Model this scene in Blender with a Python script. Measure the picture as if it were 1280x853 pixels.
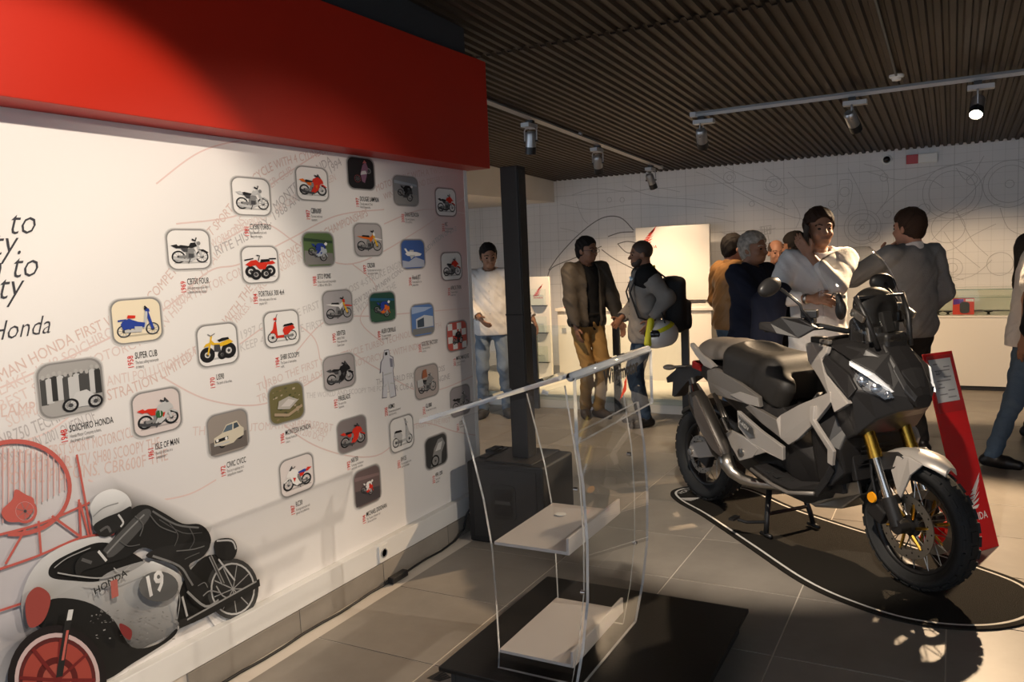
import bpy, bmesh, math, random
import numpy as np
from mathutils import Matrix, Vector
random.seed(7); np.random.seed(7)
PI = math.pi
SC = bpy.context.scene
COL = SC.collection
for o in list(bpy.data.objects): bpy.data.objects.remove(o)

# ------------------------------------------------------------ camera
EYE = np.array([0, 0, 1.605]); FPX = 1024.2
def _rot(yaw, pitch, roll):
    cy, sy = math.cos(yaw), math.sin(yaw)
    f = np.array([cy*math.cos(pitch), sy*math.cos(pitch), -math.sin(pitch)])
    r = np.array([sy, -cy, 0.0]); u = np.cross(r, f)
    return np.array([r*math.cos(roll)+u*math.sin(roll), -(-r*math.sin(roll)+u*math.cos(roll)), f])
RC = _rot(0.4959, 0.10238, -0.0433)
cam_d = bpy.data.cameras.new('camera'); cam = bpy.data.objects.new('camera', cam_d); COL.objects.link(cam)
cam_d.sensor_width = 36; cam_d.lens = FPX/1280*36; cam_d.clip_start = 0.05; cam_d.clip_end = 100
m = Matrix.Identity(4)
for i in range(3):
    m[i][0] = RC[0][i]; m[i][1] = -RC[1][i]; m[i][2] = -RC[2][i]; m[i][3] = EYE[i]
cam.matrix_world = m
SC.camera = cam

# ------------------------------------------------------------ world, exposure, big lights
SC.view_settings.view_transform = 'Standard'; SC.view_settings.look = 'None'
SC.view_settings.exposure = 0.25; SC.view_settings.gamma = 1.0
SC.view_settings.use_curve_mapping = False
W = bpy.data.worlds.new('world'); SC.world = W; W.use_nodes = True
W.node_tree.nodes['Background'].inputs[0].default_value = (0.75, 0.86, 1.0, 1)   # grey evening daylight from the shop front behind the camera
W.node_tree.nodes['Background'].inputs[1].default_value = 1.5
WARM = (1.0, 0.72, 0.45)

def spot_light(name, loc, target, power, size_deg, blend=0.5, color=WARM, radius=0.03, parent=None):
    d = bpy.data.lights.new(name, 'SPOT'); d.energy = power; d.color = color
    d.spot_size = math.radians(size_deg); d.spot_blend = blend; d.shadow_soft_size = radius
    o = bpy.data.objects.new(name, d); COL.objects.link(o)
    v = Vector(target)-Vector(loc)
    o.matrix_world = Matrix.Translation(loc) @ v.to_track_quat('-Z', 'Y').to_matrix().to_4x4()
    return o

# ------------------------------------------------------------ helpers
def tag(o, label=None, cat=None, group=None, kind=None):
    if label: o['label'] = label
    if cat: o['category'] = cat
    if group: o['group'] = group
    if kind: o['kind'] = kind
    return o
def thing(name, label, cat, loc=(0, 0, 0), rotz=0, group=None):
    o = bpy.data.objects.new(name, None); COL.objects.link(o)
    o.location = loc; o.rotation_euler = (0, 0, rotz); o.empty_display_size = 0.1
    return tag(o, label, cat, group)
def copy_tree(o, parent=None):
    c = o.copy(); COL.objects.link(c)
    if parent is not None: c.parent = parent
    for ch in list(o.children): copy_tree(ch, c)
    return c

MATS = {}
def mat(name, color, rough=0.6, metal=0.0, noise=0, nscale=8, bump=0, bscale=60, spec=0.5, emit=0, trans=0, ior=1.45, coat=0, rnd=0, aniso=None):
    if name in MATS: return MATS[name]
    M = bpy.data.materials.new(name); M.use_nodes = True; nt = M.node_tree; b = nt.nodes['Principled BSDF']
    b.inputs['Base Color'].default_value = (*color, 1); b.inputs['Roughness'].default_value = rough; b.inputs['Metallic'].default_value = metal
    b.inputs['Specular IOR Level'].default_value = spec; b.inputs['IOR'].default_value = ior
    if trans: b.inputs['Transmission Weight'].default_value = trans
    if coat: b.inputs['Coat Weight'].default_value = coat
    if emit: b.inputs['Emission Color'].default_value = (*color, 1); b.inputs['Emission Strength'].default_value = emit
    src = None
    if noise or bump or rnd:
        tc = nt.nodes.new('ShaderNodeTexCoord')
    if noise:
        n = nt.nodes.new('ShaderNodeTexNoise'); n.inputs['Scale'].default_value = nscale; n.inputs['Detail'].default_value = 5
        nt.links.new(tc.outputs['Object'], n.inputs['Vector'])
        mp = nt.nodes.new('ShaderNodeMapRange'); mp.inputs[1].default_value = 0.3; mp.inputs[2].default_value = 0.7
        mp.inputs[3].default_value = 1-noise; mp.inputs[4].default_value = 1+noise
        nt.links.new(n.outputs['Fac'], mp.inputs[0]); src = mp.outputs[0]
    if rnd:
        oi = nt.nodes.new('ShaderNodeObjectInfo')
        mr = nt.nodes.new('ShaderNodeMapRange'); mr.inputs[3].default_value = 1-rnd; mr.inputs[4].default_value = 1+rnd
        nt.links.new(oi.outputs['Random'], mr.inputs[0])
        if src:
            mm = nt.nodes.new('ShaderNodeMath'); mm.operation = 'MULTIPLY'; nt.links.new(src, mm.inputs[0]); nt.links.new(mr.outputs[0], mm.inputs[1]); src = mm.outputs[0]
        else: src = mr.outputs[0]
    if src:
        vm = nt.nodes.new('ShaderNodeVectorMath'); vm.operation = 'SCALE'; vm.inputs[0].default_value = color
        nt.links.new(src, vm.inputs['Scale']); nt.links.new(vm.outputs[0], b.inputs['Base Color'])
    if bump:
        n2 = nt.nodes.new('ShaderNodeTexNoise'); n2.inputs['Scale'].default_value = bscale; n2.inputs['Detail'].default_value = 3
        nt.links.new(tc.outputs['Object'], n2.inputs['Vector'])
        bp = nt.nodes.new('ShaderNodeBump'); bp.inputs['Strength'].default_value = bump; bp.inputs['Distance'].default_value = 0.01
        nt.links.new(n2.outputs['Fac'], bp.inputs['Height']); nt.links.new(bp.outputs[0], b.inputs['Normal'])
    MATS[name] = M
    return M
def ink_mat():
    M = bpy.data.materials.new('print_ink'); M.use_nodes = True; nt = M.node_tree; b = nt.nodes['Principled BSDF']
    a = nt.nodes.new('ShaderNodeAttribute'); a.attribute_name = 'Col'
    nt.links.new(a.outputs['Color'], b.inputs['Base Color']); b.inputs['Roughness'].default_value = 0.5
    b.inputs['Specular IOR Level'].default_value = 0.25
    return M
INK = ink_mat()
def clear_mat(name, tint=(0.94, 0.96, 0.97), rough=0.02, refl=1.0):
    # thin clear sheet: light passes straight through, Fresnel reflection on top
    M = bpy.data.materials.new(name); M.use_nodes = True; nt = M.node_tree; nt.nodes.clear()
    out = nt.nodes.new('ShaderNodeOutputMaterial'); mx = nt.nodes.new('ShaderNodeMixShader')
    tr = nt.nodes.new('ShaderNodeBsdfTransparent'); tr.inputs[0].default_value = (*tint, 1)
    gl = nt.nodes.new('ShaderNodeBsdfGlossy'); gl.inputs['Roughness'].default_value = rough; gl.inputs[0].default_value = (1, 1, 1, 1)
    fr = nt.nodes.new('ShaderNodeFresnel'); fr.inputs[0].default_value = 1.45
    mu = nt.nodes.new('ShaderNodeMath'); mu.operation = 'MULTIPLY'; mu.inputs[1].default_value = refl
    ge = nt.nodes.new('ShaderNodeNewGeometry'); fs_ = nt.nodes.new('ShaderNodeMath'); fs_.operation = 'SUBTRACT'; fs_.inputs[0].default_value = 1.0
    nt.links.new(ge.outputs['Backfacing'], fs_.inputs[1]); m2 = nt.nodes.new('ShaderNodeMath'); m2.operation = 'MULTIPLY'     # the sheet reflects on its outer face only
    nt.links.new(fr.outputs[0], mu.inputs[0]); nt.links.new(mu.outputs[0], m2.inputs[0]); nt.links.new(fs_.outputs[0], m2.inputs[1]); nt.links.new(m2.outputs[0], mx.inputs[0])
    nt.links.new(tr.outputs[0], mx.inputs[1]); nt.links.new(gl.outputs[0], mx.inputs[2]); nt.links.new(mx.outputs[0], out.inputs[0])
    return M

class MB:
    """collects faces of one mesh object"""
    def __init__(s): s.v = []; s.f = []; s.mi = []; s.cur = 0
    def add(s, vs, fs):
        n = len(s.v); s.v += [tuple(map(float, v)) for v in vs]; s.f += [tuple(n+i for i in f) for f in fs]; s.mi += [s.cur]*len(fs); return s
    def box(s, c, d, R=None):
        x, y, z = [k/2 for k in d]
        vs = [np.array(p, float) for p in ((-x,-y,-z),(x,-y,-z),(x,y,-z),(-x,y,-z),(-x,-y,z),(x,-y,z),(x,y,z),(-x,y,z))]
        if R is not None: vs = [np.array(R) @ p for p in vs]
        vs = [p+np.array(c, float) for p in vs]
        return s.add(vs, [(3,2,1,0),(4,5,6,7),(0,1,5,4),(1,2,6,5),(2,3,7,6),(3,0,4,7)])
    def b2(s, a, b): return s.box([(a[i]+b[i])/2 for i in range(3)], [abs(b[i]-a[i]) for i in range(3)])
    def tube(s, path, r, n=10, closed=False, cap=True, flat=1.0, up=None):
        P = [np.array(p, float) for p in path]; m = len(P); rs = r if hasattr(r, '__len__') else [r]*m
        rings = []; prev = None
        for i in range(m):
            a = P[(i-1) % m] if (closed or i > 0) else P[i]; b = P[(i+1) % m] if (closed or i < m-1) else P[i]
            t = b-a; t /= (np.linalg.norm(t)+1e-12)
            if prev is None:
                g = np.array(up, float) if up is not None else (np.array([0, 0, 1.0]) if abs(t[2]) < .9 else np.array([1.0, 0, 0]))
            else: g = prev
            u = g-t*(g@t); u /= (np.linalg.norm(u)+1e-12); w = np.cross(t, u); prev = u
            rings.append([P[i]+rs[i]*(u*math.cos(2*PI*k/n)*flat+w*math.sin(2*PI*k/n)) for k in range(n)])
        vs = [p for R in rings for p in R]; fs = []
        for i in range(m if closed else m-1):
            j = (i+1) % m
            for k in range(n): fs.append((i*n+k, i*n+(k+1) % n, j*n+(k+1) % n, j*n+k))
        if cap and not closed: fs.append(tuple(range(n-1, -1, -1))); fs.append(tuple((m-1)*n+k for k in range(n)))
        return s.add(vs, fs)
    def lathe(s, prof, c=(0, 0, 0), ax='z', n=24, close=False, R=None):
        # prof: list of (radius, height)
        vs = []; fs = []; m = len(prof)
        for (r, h) in prof:
            for k in range(n):
                a = 2*PI*k/n; p = (r*math.cos(a), r*math.sin(a), h)
                if ax == 'y': p = (p[0], p[2], p[1])
                elif ax == 'x': p = (p[2], p[0], p[1])
                p = np.array(p)
                if R is not None: p = np.array(R) @ p
                vs.append(p+np.array(c, float))
        for i in range(m if close else m-1):
            j = (i+1) % m
            for k in range(n):
                q = (i*n+k, i*n+(k+1) % n, j*n+(k+1) % n, j*n+k)
                fs.append(q if ax != 'y' else q[::-1])
        if not close:
            if prof[0][0] > 1e-5: fs.append(tuple(range(n-1, -1, -1)) if ax != 'y' else tuple(range(n)))
            if prof[-1][0] > 1e-5: fs.append(tuple((m-1)*n+k for k in range(n)) if ax != 'y' else tuple((m-1)*n+k for k in range(n-1, -1, -1)))
        return s.add(vs, fs)
    def prism(s, poly, t0, t1, fn=None):
        # poly: 2D outline; extruded between t0 and t1; fn(a,b,t)->xyz
        fn = fn or (lambda a, b, t: (a, t, b)); n = len(poly)
        vs = [fn(a, b, t0) for a, b in poly]+[fn(a, b, t1) for a, b in poly]
        fs = [tuple(range(n-1, -1, -1)), tuple(range(n, 2*n))]+[(i, (i+1) % n, n+(i+1) % n, n+i) for i in range(n)]
        return s.add(vs, fs)
    def loft(s, rings, cap=True, closed=True):
        n = len(rings[0]); vs = [p for r in rings for p in r]; fs = []
        for i in range(len(rings)-1):
            for k in range(n if closed else n-1): fs.append((i*n+k, i*n+(k+1) % n, (i+1)*n+(k+1) % n, (i+1)*n+k))
        if cap and closed: fs.append(tuple(range(n-1, -1, -1))); fs.append(tuple((len(rings)-1)*n+k for k in range(n)))
        return s.add(vs, fs)
    def build(s, name, mats, parent=None, smooth=False, bevel=0, sub=0, solid=0, fixn=True, auto=None):
        me = bpy.data.meshes.new(name); me.from_pydata(s.v, [], s.f)
        for mm in (mats if isinstance(mats, (list, tuple)) else [mats]): me.materials.append(mm)
        if s.mi and max(s.mi) > 0: me.polygons.foreach_set('material_index', s.mi)
        if fixn:
            bm = bmesh.new(); bm.from_mesh(me); bmesh.ops.recalc_face_normals(bm, faces=bm.faces); bm.to_mesh(me); bm.free()
        if smooth: me.polygons.foreach_set('use_smooth', [True]*len(me.polygons))
        if auto: me.polygons.foreach_set('use_smooth', [True]*len(me.polygons)); me.set_sharp_from_angle(angle=math.radians(auto))
        o = bpy.data.objects.new(name, me); COL.objects.link(o)
        if solid: md = o.modifiers.new('solid', 'SOLIDIFY'); md.thickness = solid; md.offset = 0
        if bevel: md = o.modifiers.new('bevel', 'BEVEL'); md.width = bevel; md.segments = 2; md.limit_method = 'ANGLE'; md.angle_limit = 0.6
        if sub: md = o.modifiers.new('sub', 'SUBSURF'); md.levels = sub; md.render_levels = sub
        if parent is not None: o.parent = parent
        return o
def struct(o, label=None):
    o['kind'] = 'structure'
    if label: o['label'] = label
    return o

# flat print: coloured polygons lying on a plane, each a hair above the last
class Print:
    def __init__(s, fn, step=0.00012): s.fn = fn; s.v = []; s.f = []; s.c = []; s.h = 0.0004; s.step = step
    def poly(s, pts, col, cols=None):
        n = len(s.v); s.v += [s.fn(a, b, s.h) for a, b in pts]; s.f.append(tuple(range(n, n+len(pts))))
        s.c += [(*c, 1) for c in (cols if cols else [col]*len(pts))]; s.h += s.step
    def tris(s, vs, fs, col, lift=True):
        n = len(s.v); s.v += [s.fn(a, b, s.h) for a, b in vs]
        for f in fs: s.f.append(tuple(n+i for i in f)); s.c += [(*col, 1)]*len(f)
        if lift: s.h += s.step
    def line(s, pts, w, col, closed=False):
        P = [np.array(p, float) for p in pts]; m = len(P); L = []; R = []
        for i in range(m):
            a = P[i-1] if (closed or i > 0) else P[i]; b = P[(i+1) % m] if (closed or i < m-1) else P[i]
            t = b-a; t /= (np.linalg.norm(t)+1e-12); nrm = np.array([-t[1], t[0]])*w/2
            L.append(P[i]+nrm); R.append(P[i]-nrm)
        vs = L+R; fs = [(i, (i+1) % m, m+(i+1) % m, m+i) for i in range(m if closed else m-1)]
        s.tris([tuple(v) for v in vs], fs, col)
    def ell(s, c, rx, ry, col, n=20, ang=0, colc=None):
        ca, sa = math.cos(ang), math.sin(ang)
        pts = [(c[0]+rx*math.cos(2*PI*k/n)*ca-ry*math.sin(2*PI*k/n)*sa, c[1]+rx*math.cos(2*PI*k/n)*sa+ry*math.sin(2*PI*k/n)*ca) for k in range(n)]
        s.poly(pts, col)
    def ring(s, c, r0, r1, col, n=24, sy=1.0):
        vs = [(c[0]+r*math.cos(2*PI*k/n), c[1]+r*sy*math.sin(2*PI*k/n)) for r in (r0, r1) for k in range(n)]
        s.tris(vs, [(k, (k+1) % n, n+(k+1) % n, n+k) for k in range(n)], col)
    def build(s, name, parent=None):
        me = bpy.data.meshes.new(name); me.from_pydata(s.v, [], s.f); me.materials.append(INK)
        at = me.color_attributes.new('Col', 'FLOAT_COLOR', 'CORNER')
        at.data.foreach_set('color', np.array(s.c, np.float32).ravel())
        o = bpy.data.objects.new(name, me); COL.objects.link(o)
        if parent is not None: o.parent = parent
        return o
_tx = {}
def text2d(txt, bold=0.0, shear=0.0):
    """triangles of a line of lettering, cap height about 0.7, starting at x=0"""
    key = (txt, bold, shear)
    if key in _tx: return _tx[key]
    cu = bpy.data.curves.new('lettering', 'FONT'); cu.body = txt; cu.size = 1; cu.resolution_u = 2; cu.offset = bold; cu.shear = shear; cu.fill_mode = 'FRONT'
    ob = bpy.data.objects.new('lettering', cu); COL.objects.link(ob)
    dg = bpy.context.evaluated_depsgraph_get(); me = bpy.data.meshes.new_from_object(ob.evaluated_get(dg))
    vs = [(v.co.x, v.co.y) for v in me.vertices]; fs = [tuple(p.vertices) for p in me.polygons]
    bpy.data.objects.remove(ob); bpy.data.curves.remove(cu); bpy.data.meshes.remove(me)
    w = max([v[0] for v in vs] or [0])
    _tx[key] = (vs, fs, w); return _tx[key]
def ptext(P, txt, org, size, col, sx=0.8, ang=0.0, bold=0.0, shear=0.0, width=None, align='L'):
    vs, fs, w = text2d(txt, bold, shear)
    if width: sx = width/(w*size)
    ox = {'L': 0, 'C': -w*sx*size/2, 'R': -w*sx*size}[align]
    ca, sa = math.cos(ang), math.sin(ang)
    q = [(org[0]+(x*sx*size+ox)*ca-y*size*sa, org[1]+(x*sx*size+ox)*sa+y*size*ca) for x, y in vs]
    P.tris(q, fs, col)
def pcurve_text(P, txt, path, size, col, sx=0.8, bold=0.0):
    """lettering bent along a polyline"""
    vs, fs, w = text2d(txt, bold)
    A = np.array(path, float); seg = np.diff(A, axis=0); L = np.hypot(seg[:, 0], seg[:, 1]); cum = np.concatenate([[0], np.cumsum(L)])
    q = []
    for x, y in vs:
        d = min(max(x*sx*size, 0), cum[-1]-1e-6); i = min(np.searchsorted(cum, d, side='right')-1, len(L)-1)
        t = seg[i]/L[i]; p = A[i]+t*(d-cum[i]); q.append((p[0]-t[1]*y*size, p[1]+t[0]*y*size))
    P.tris(q, fs, col)

# signed distance field -> smooth mesh
class SDF:
    def __init__(s, lo, hi, h):
        s.h = h; s.lo = np.array(lo, float); s.n = np.ceil((np.array(hi)-s.lo)/h).astype(int)+1
        s.F = np.full(tuple(s.n), 0.06, np.float32)
    def _sub(s, lo, hi, pad):
        a = np.maximum(np.floor((np.array(lo)-pad-s.lo)/s.h).astype(int), 0); b = np.minimum(np.ceil((np.array(hi)+pad-s.lo)/s.h).astype(int)+1, s.n)
        if (b <= a).any(): return None
        sl = tuple(slice(a[i], b[i]) for i in range(3))
        g = [(np.arange(a[i], b[i])*s.h+s.lo[i]).astype(np.float32) for i in range(3)]
        return sl, g[0][:, None, None], g[1][None, :, None], g[2][None, None, :]
    def _put(s, sl, d, k, mode):
        A = s.F[sl]
        if mode == 'sub': s.F[sl] = np.maximum(A, -d); return
        if mode == 'and': s.F[sl] = np.maximum(A, d); return
        if k > 0:
            hh = np.maximum(k-np.abs(A-d), 0)/k; s.F[sl] = np.minimum(A, d)-hh*hh*k*0.25
        else: s.F[sl] = np.minimum(A, d)
    def cap(s, a, b, ra, rb=None, k=0.02, mode='add'):
        a = np.array(a, float); b = np.array(b, float); rb = ra if rb is None else rb; r = max(ra, rb)
        q = s._sub(np.minimum(a, b)-r, np.maximum(a, b)+r, k+3*s.h)
        if q is None: return s
        sl, X, Y, Z = q; ab = b-a; L = ab@ab+1e-9
        t = np.clip(((X-a[0])*ab[0]+(Y-a[1])*ab[1]+(Z-a[2])*ab[2])/L, 0, 1)
        d = np.sqrt((X-a[0]-t*ab[0])**2+(Y-a[1]-t*ab[1])**2+(Z-a[2]-t*ab[2])**2)-(ra+(rb-ra)*t)
        s._put(sl, d, k, mode); return s
    def ell(s, c, r, R=None, k=0.02, mode='add'):
        c = np.array(c, float); r = np.array(r, float); m = r.max()
        q = s._sub(c-m, c+m, k+3*s.h)
        if q is None: return s
        sl, X, Y, Z = q; X = X-c[0]; Y = Y-c[1]; Z = Z-c[2]
        if R is not None:
            R = np.array(R); X, Y, Z = (R[0, 0]*X+R[1, 0]*Y+R[2, 0]*Z, R[0, 1]*X+R[1, 1]*Y+R[2, 1]*Z, R[0, 2]*X+R[1, 2]*Y+R[2, 2]*Z)
        k0 = np.sqrt((X/r[0])**2+(Y/r[1])**2+(Z/r[2])**2); k1 = np.sqrt((X/r[0]**2)**2+(Y/r[1]**2)**2+(Z/r[2]**2)**2)+1e-6
        s._put(sl, k0*(k0-1)/k1, k, mode); return s
    def box(s, c, hd, R=None, rd=0.0, k=0.0, mode='add'):
        c = np.array(c, float); hd = np.array(hd, float); m = np.linalg.norm(hd)
        q = s._sub(c-m, c+m, k+3*s.h)
        if q is None: return s
        sl, X, Y, Z = q; X = X-c[0]; Y = Y-c[1]; Z = Z-c[2]
        if R is not None:
            R = np.array(R); X, Y, Z = (R[0, 0]*X+R[1, 0]*Y+R[2, 0]*Z, R[0, 1]*X+R[1, 1]*Y+R[2, 1]*Z, R[0, 2]*X+R[1, 2]*Y+R[2, 2]*Z)
        a, b, e = np.abs(X)-hd[0]+rd, np.abs(Y)-hd[1]+rd, np.abs(Z)-hd[2]+rd
        d = np.sqrt(np.maximum(a, 0)**2+np.maximum(b, 0)**2+np.maximum(e, 0)**2)+np.minimum(np.maximum(a, np.maximum(b, e)), 0)-rd
        s._put(sl, d, k, mode); return s
    def cut(s, p, n):
        """removes the side the normal points to"""
        p = np.array(p, float); n = np.array(n, float); n /= np.linalg.norm(n)
        g = [(np.arange(s.n[i])*s.h+s.lo[i]-p[i]).astype(np.float32) for i in range(3)]
        s.F = np.maximum(s.F, g[0][:, None, None]*n[0]+g[1][None, :, None]*n[1]+g[2][None, None, :]*n[2]); return s
    def fold(s, amp, fx, fy, fz, ph=0):
        g = [(np.arange(s.n[i])*s.h+s.lo[i]).astype(np.float32) for i in range(3)]
        X, Y, Z = g[0][:, None, None], g[1][None, :, None], g[2][None, None, :]
        s.F = s.F+(amp*np.sin(X*fx+Y*fy*0.7+Z*fz+ph+1.3*np.sin(Z*fz*0.43+Y*fy))*np.sin(Y*fy+Z*fz*0.31-X*fx*0.5)).astype(np.float32); return s
    def mesh(s):
        F = s.F; S = F < 0; n = s.n; cd = n-1
        ids = []; pos = []; quads = []; flips = []
        for ax in range(3):
            A = [slice(None)]*3; B = [slice(None)]*3; A[ax] = slice(0, -1); B[ax] = slice(1, None)
            cr = S[tuple(A)] != S[tuple(B)]
            e = np.argwhere(cr)
            if len(e) == 0: continue
            o1, o2 = (ax+1) % 3, (ax+2) % 3
            e = e[(e[:, o1] > 0) & (e[:, o2] > 0) & (e[:, o1] < n[o1]-1) & (e[:, o2] < n[o2]-1)]
            e2 = e.copy(); e2[:, ax] += 1
            fa = F[e[:, 0], e[:, 1], e[:, 2]]; fb = F[e2[:, 0], e2[:, 1], e2[:, 2]]
            p = e.astype(float); p[:, ax] += fa/(fa-fb)
            cs = []
            for (d1, d2) in ((1, 1), (0, 1), (0, 0), (1, 0)):
                c = e.copy(); c[:, o1] -= d1; c[:, o2] -= d2
                cid = (c[:, 0]*cd[1]+c[:, 1])*cd[2]+c[:, 2]; cs.append(cid); ids.append(cid); pos.append(p)
            q = np.stack(cs, 1); fl = fa > 0; q[fl] = q[fl][:, ::-1]; quads.append(q)
        if not ids: return np.zeros((0, 3)), np.zeros((0, 4), int)
        ids = np.concatenate(ids); pos = np.concatenate(pos); quads = np.concatenate(quads)
        u, inv = np.unique(ids, return_inverse=True); cnt = np.bincount(inv)
        V = np.stack([np.bincount(inv, pos[:, i])/cnt for i in range(3)], 1)*s.h+s.lo
        return V, np.searchsorted(u, quads)
    def build(s, name, material, parent=None):
        V, Q = s.mesh(); me = bpy.data.meshes.new(name)
        me.vertices.add(len(V)); me.vertices.foreach_set('co', V.astype(np.float32).ravel())
        me.loops.add(len(Q)*4); me.loops.foreach_set('vertex_index', Q.astype(np.int32).ravel())
        me.polygons.add(len(Q)); me.polygons.foreach_set('loop_start', np.arange(0, len(Q)*4, 4, dtype=np.int32))
        me.update(calc_edges=True); me.validate(); me.polygons.foreach_set('use_smooth', [True]*len(me.polygons))
        me.materials.append(material); o = bpy.data.objects.new(name, me); COL.objects.link(o)
        if parent is not None: o.parent = parent
        return o
def rotz(a): c, s = math.cos(a), math.sin(a); return np.array([[c, -s, 0], [s, c, 0], [0, 0, 1.0]])
def roty(a): c, s = math.cos(a), math.sin(a); return np.array([[c, 0, s], [0, 1.0, 0], [-s, 0, c]])
def rotx(a): c, s = math.cos(a), math.sin(a); return np.array([[1.0, 0, 0], [0, c, -s], [0, s, c]])
def rrect(w, h, r, n=5):
    out = []
    for cx, cy, a0 in ((w/2-r, h/2-r, 0), (-w/2+r, h/2-r, PI/2), (-w/2+r, -h/2+r, PI), (w/2-r, -h/2+r, 1.5*PI)):
        for k in range(n+1): a = a0+PI/2*k/n; out.append((cx+r*math.cos(a), cy+r*math.sin(a)))
    return out
# ------------------------------------------------------------ the setting
XB = 10.35                                   # back wall
def zc(x): return 2.62+0.043*(XB-x)          # sloping corrugated roof
YP = 2.545                                   # face of the printed wall panel
def plane_y(px, py, Y):                      # point on a wall Y=const from a photo measurement
    d = RC.T @ np.array([(px-640)/FPX, (py-426.5)/FPX, 1]); return EYE+d*(Y/d[1])
def plane_x(px, py, X):
    d = RC.T @ np.array([(px-640)/FPX, (py-426.5)/FPX, 1]); return EYE+d*(X/d[0])

white_wall = mat('white_wall_paint', (0.72, 0.71, 0.69), 0.7, noise=0.03, nscale=3)
grey_wall = mat('warm_white_plaster', (0.62, 0.59, 0.55), 0.8, noise=0.04, nscale=2)
grout = mat('pale_grout', (0.62, 0.56, 0.49), 0.9)
# tile material: cloudy grey-brown porcelain
def tile_mat():
    M = bpy.data.materials.new('porcelain_tile'); M.use_nodes = True; nt = M.node_tree; b = nt.nodes['Principled BSDF']
    ge = nt.nodes.new('ShaderNodeNewGeometry'); oi = nt.nodes.new('ShaderNodeObjectInfo')
    n1 = nt.nodes.new('ShaderNodeTexNoise'); n1.inputs['Scale'].default_value = 2.2; n1.inputs['Detail'].default_value = 7; n1.inputs['Roughness'].default_value = 0.6
    va = nt.nodes.new('ShaderNodeVectorMath'); va.operation = 'SCALE'; va.inputs['Scale'].default_value = 40; va.inputs[0].default_value = (1, 1, 1)
    ad = nt.nodes.new('ShaderNodeVectorMath'); ad.operation = 'ADD'
    cx = nt.nodes.new('ShaderNodeCombineXYZ'); nt.links.new(oi.outputs['Random'], cx.inputs[0]); nt.links.new(oi.outputs['Random'], cx.inputs[1])
    nt.links.new(cx.outputs[0], va.inputs[0]); nt.links.new(ge.outputs['Position'], ad.inputs[0]); nt.links.new(va.outputs[0], ad.inputs[1])
    nt.links.new(ad.outputs[0], n1.inputs['Vector'])
    cr = nt.nodes.new('ShaderNodeValToRGB'); cr.color_ramp.elements[0].position = 0.25; cr.color_ramp.elements[1].position = 0.75
    cr.color_ramp.elements[0].color = (0.21, 0.188, 0.162, 1); cr.color_ramp.elements[1].color = (0.33, 0.295, 0.255, 1)
    nt.links.new(n1.outputs['Fac'], cr.inputs[0])
    mr = nt.nodes.new('ShaderNodeMapRange'); mr.inputs[3].default_value = 0.94; mr.inputs[4].default_value = 1.06; nt.links.new(oi.outputs['Random'], mr.inputs[0])
    sc = nt.nodes.new('ShaderNodeVectorMath'); sc.operation = 'SCALE'; nt.links.new(cr.outputs[0], sc.inputs[0]); nt.links.new(mr.outputs[0], sc.inputs['Scale'])
    nt.links.new(sc.outputs[0], b.inputs['Base Color']); b.inputs['Roughness'].default_value = 0.42; b.inputs['Specular IOR Level'].default_value = 0.35
    return M
TILE = tile_mat()
mb = MB(); mb.b2((-4, -6, -0.12), (XB+0.2, 7, -0.0025)); floor = struct(mb.build('floor', grout), 'grey porcelain tiled showroom floor')
mb = MB(); mb.box((0, 0, -0.005), (0.5945, 0.5945, 0.010)); tile0 = mb.build('tile', TILE, floor, bevel=0.0015)
first = True
for i in range(-2, 13):
    for j in range(-3, 9):
        x = 2.868+0.6*i; y = 0.31+0.6*j
        if x > XB-0.3 or x < 1.6 or (x < 4.2 and y > 2.3) or y < -0.02*x-0.9 or y > 5.0: continue
        o = tile0 if first else tile0.copy()
        if not first: COL.objects.link(o)
        first = False; o.location = (x, y, 0)

# corrugated ceiling, two rows of sheets meeting in a lapped seam
ceil_m = mat('dark_brown_corrugated_metal', (0.042, 0.029, 0.0195), 0.6, metal=0.25, noise=0.25, nscale=1.5)
mb = MB(); mb.b2((-4, -6, 3.45), (XB+0.2, 7, 3.5)); ceiling = struct(mb.build('ceiling', ceil_m), 'dark brown corrugated metal ceiling')
def corr_sheet(x0, x1, y0, y1, dz):
    mb = MB(); prof = []; y = y0; pitch = 0.075
    while y < y1:
        for dy, dzz in ((0, 0), (0.030, 0), (0.040, 0.022), (0.065, 0.022)): prof.append((y+dy, dzz))
        y += pitch
    n = len(prof); vs = [(x0, a, zc(x0)+b+dz) for a, b in prof]+[(x1, a, zc(x1)+b+dz) for a, b in prof]
    vs += [(x0, a, zc(x0)+b+dz+0.004) for a, b in prof]+[(x1, a, zc(x1)+b+dz+0.004) for a, b in prof]
    fs = [(i, i+1, n+i+1, n+i) for i in range(n-1)]+[(2*n+i, 3*n+i, 3*n+i+1, 2*n+i+1) for i in range(n-1)]+[(i, 2*n+i, 2*n+i+1, i+1) for i in range(n-1)]+[(n+i, n+i+1, 3*n+i+1, 3*n+i) for i in range(n-1)]
    mb.add(vs, fs); return mb
corr_sheet(-4, 4.72, -6, 7, 0.0).build('corrugated_sheet', ceil_m, ceiling, fixn=False)
corr_sheet(4.60, XB+0.1, -6, 7, -0.012).build('corrugated_sheet', ceil_m, ceiling, fixn=False)

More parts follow.
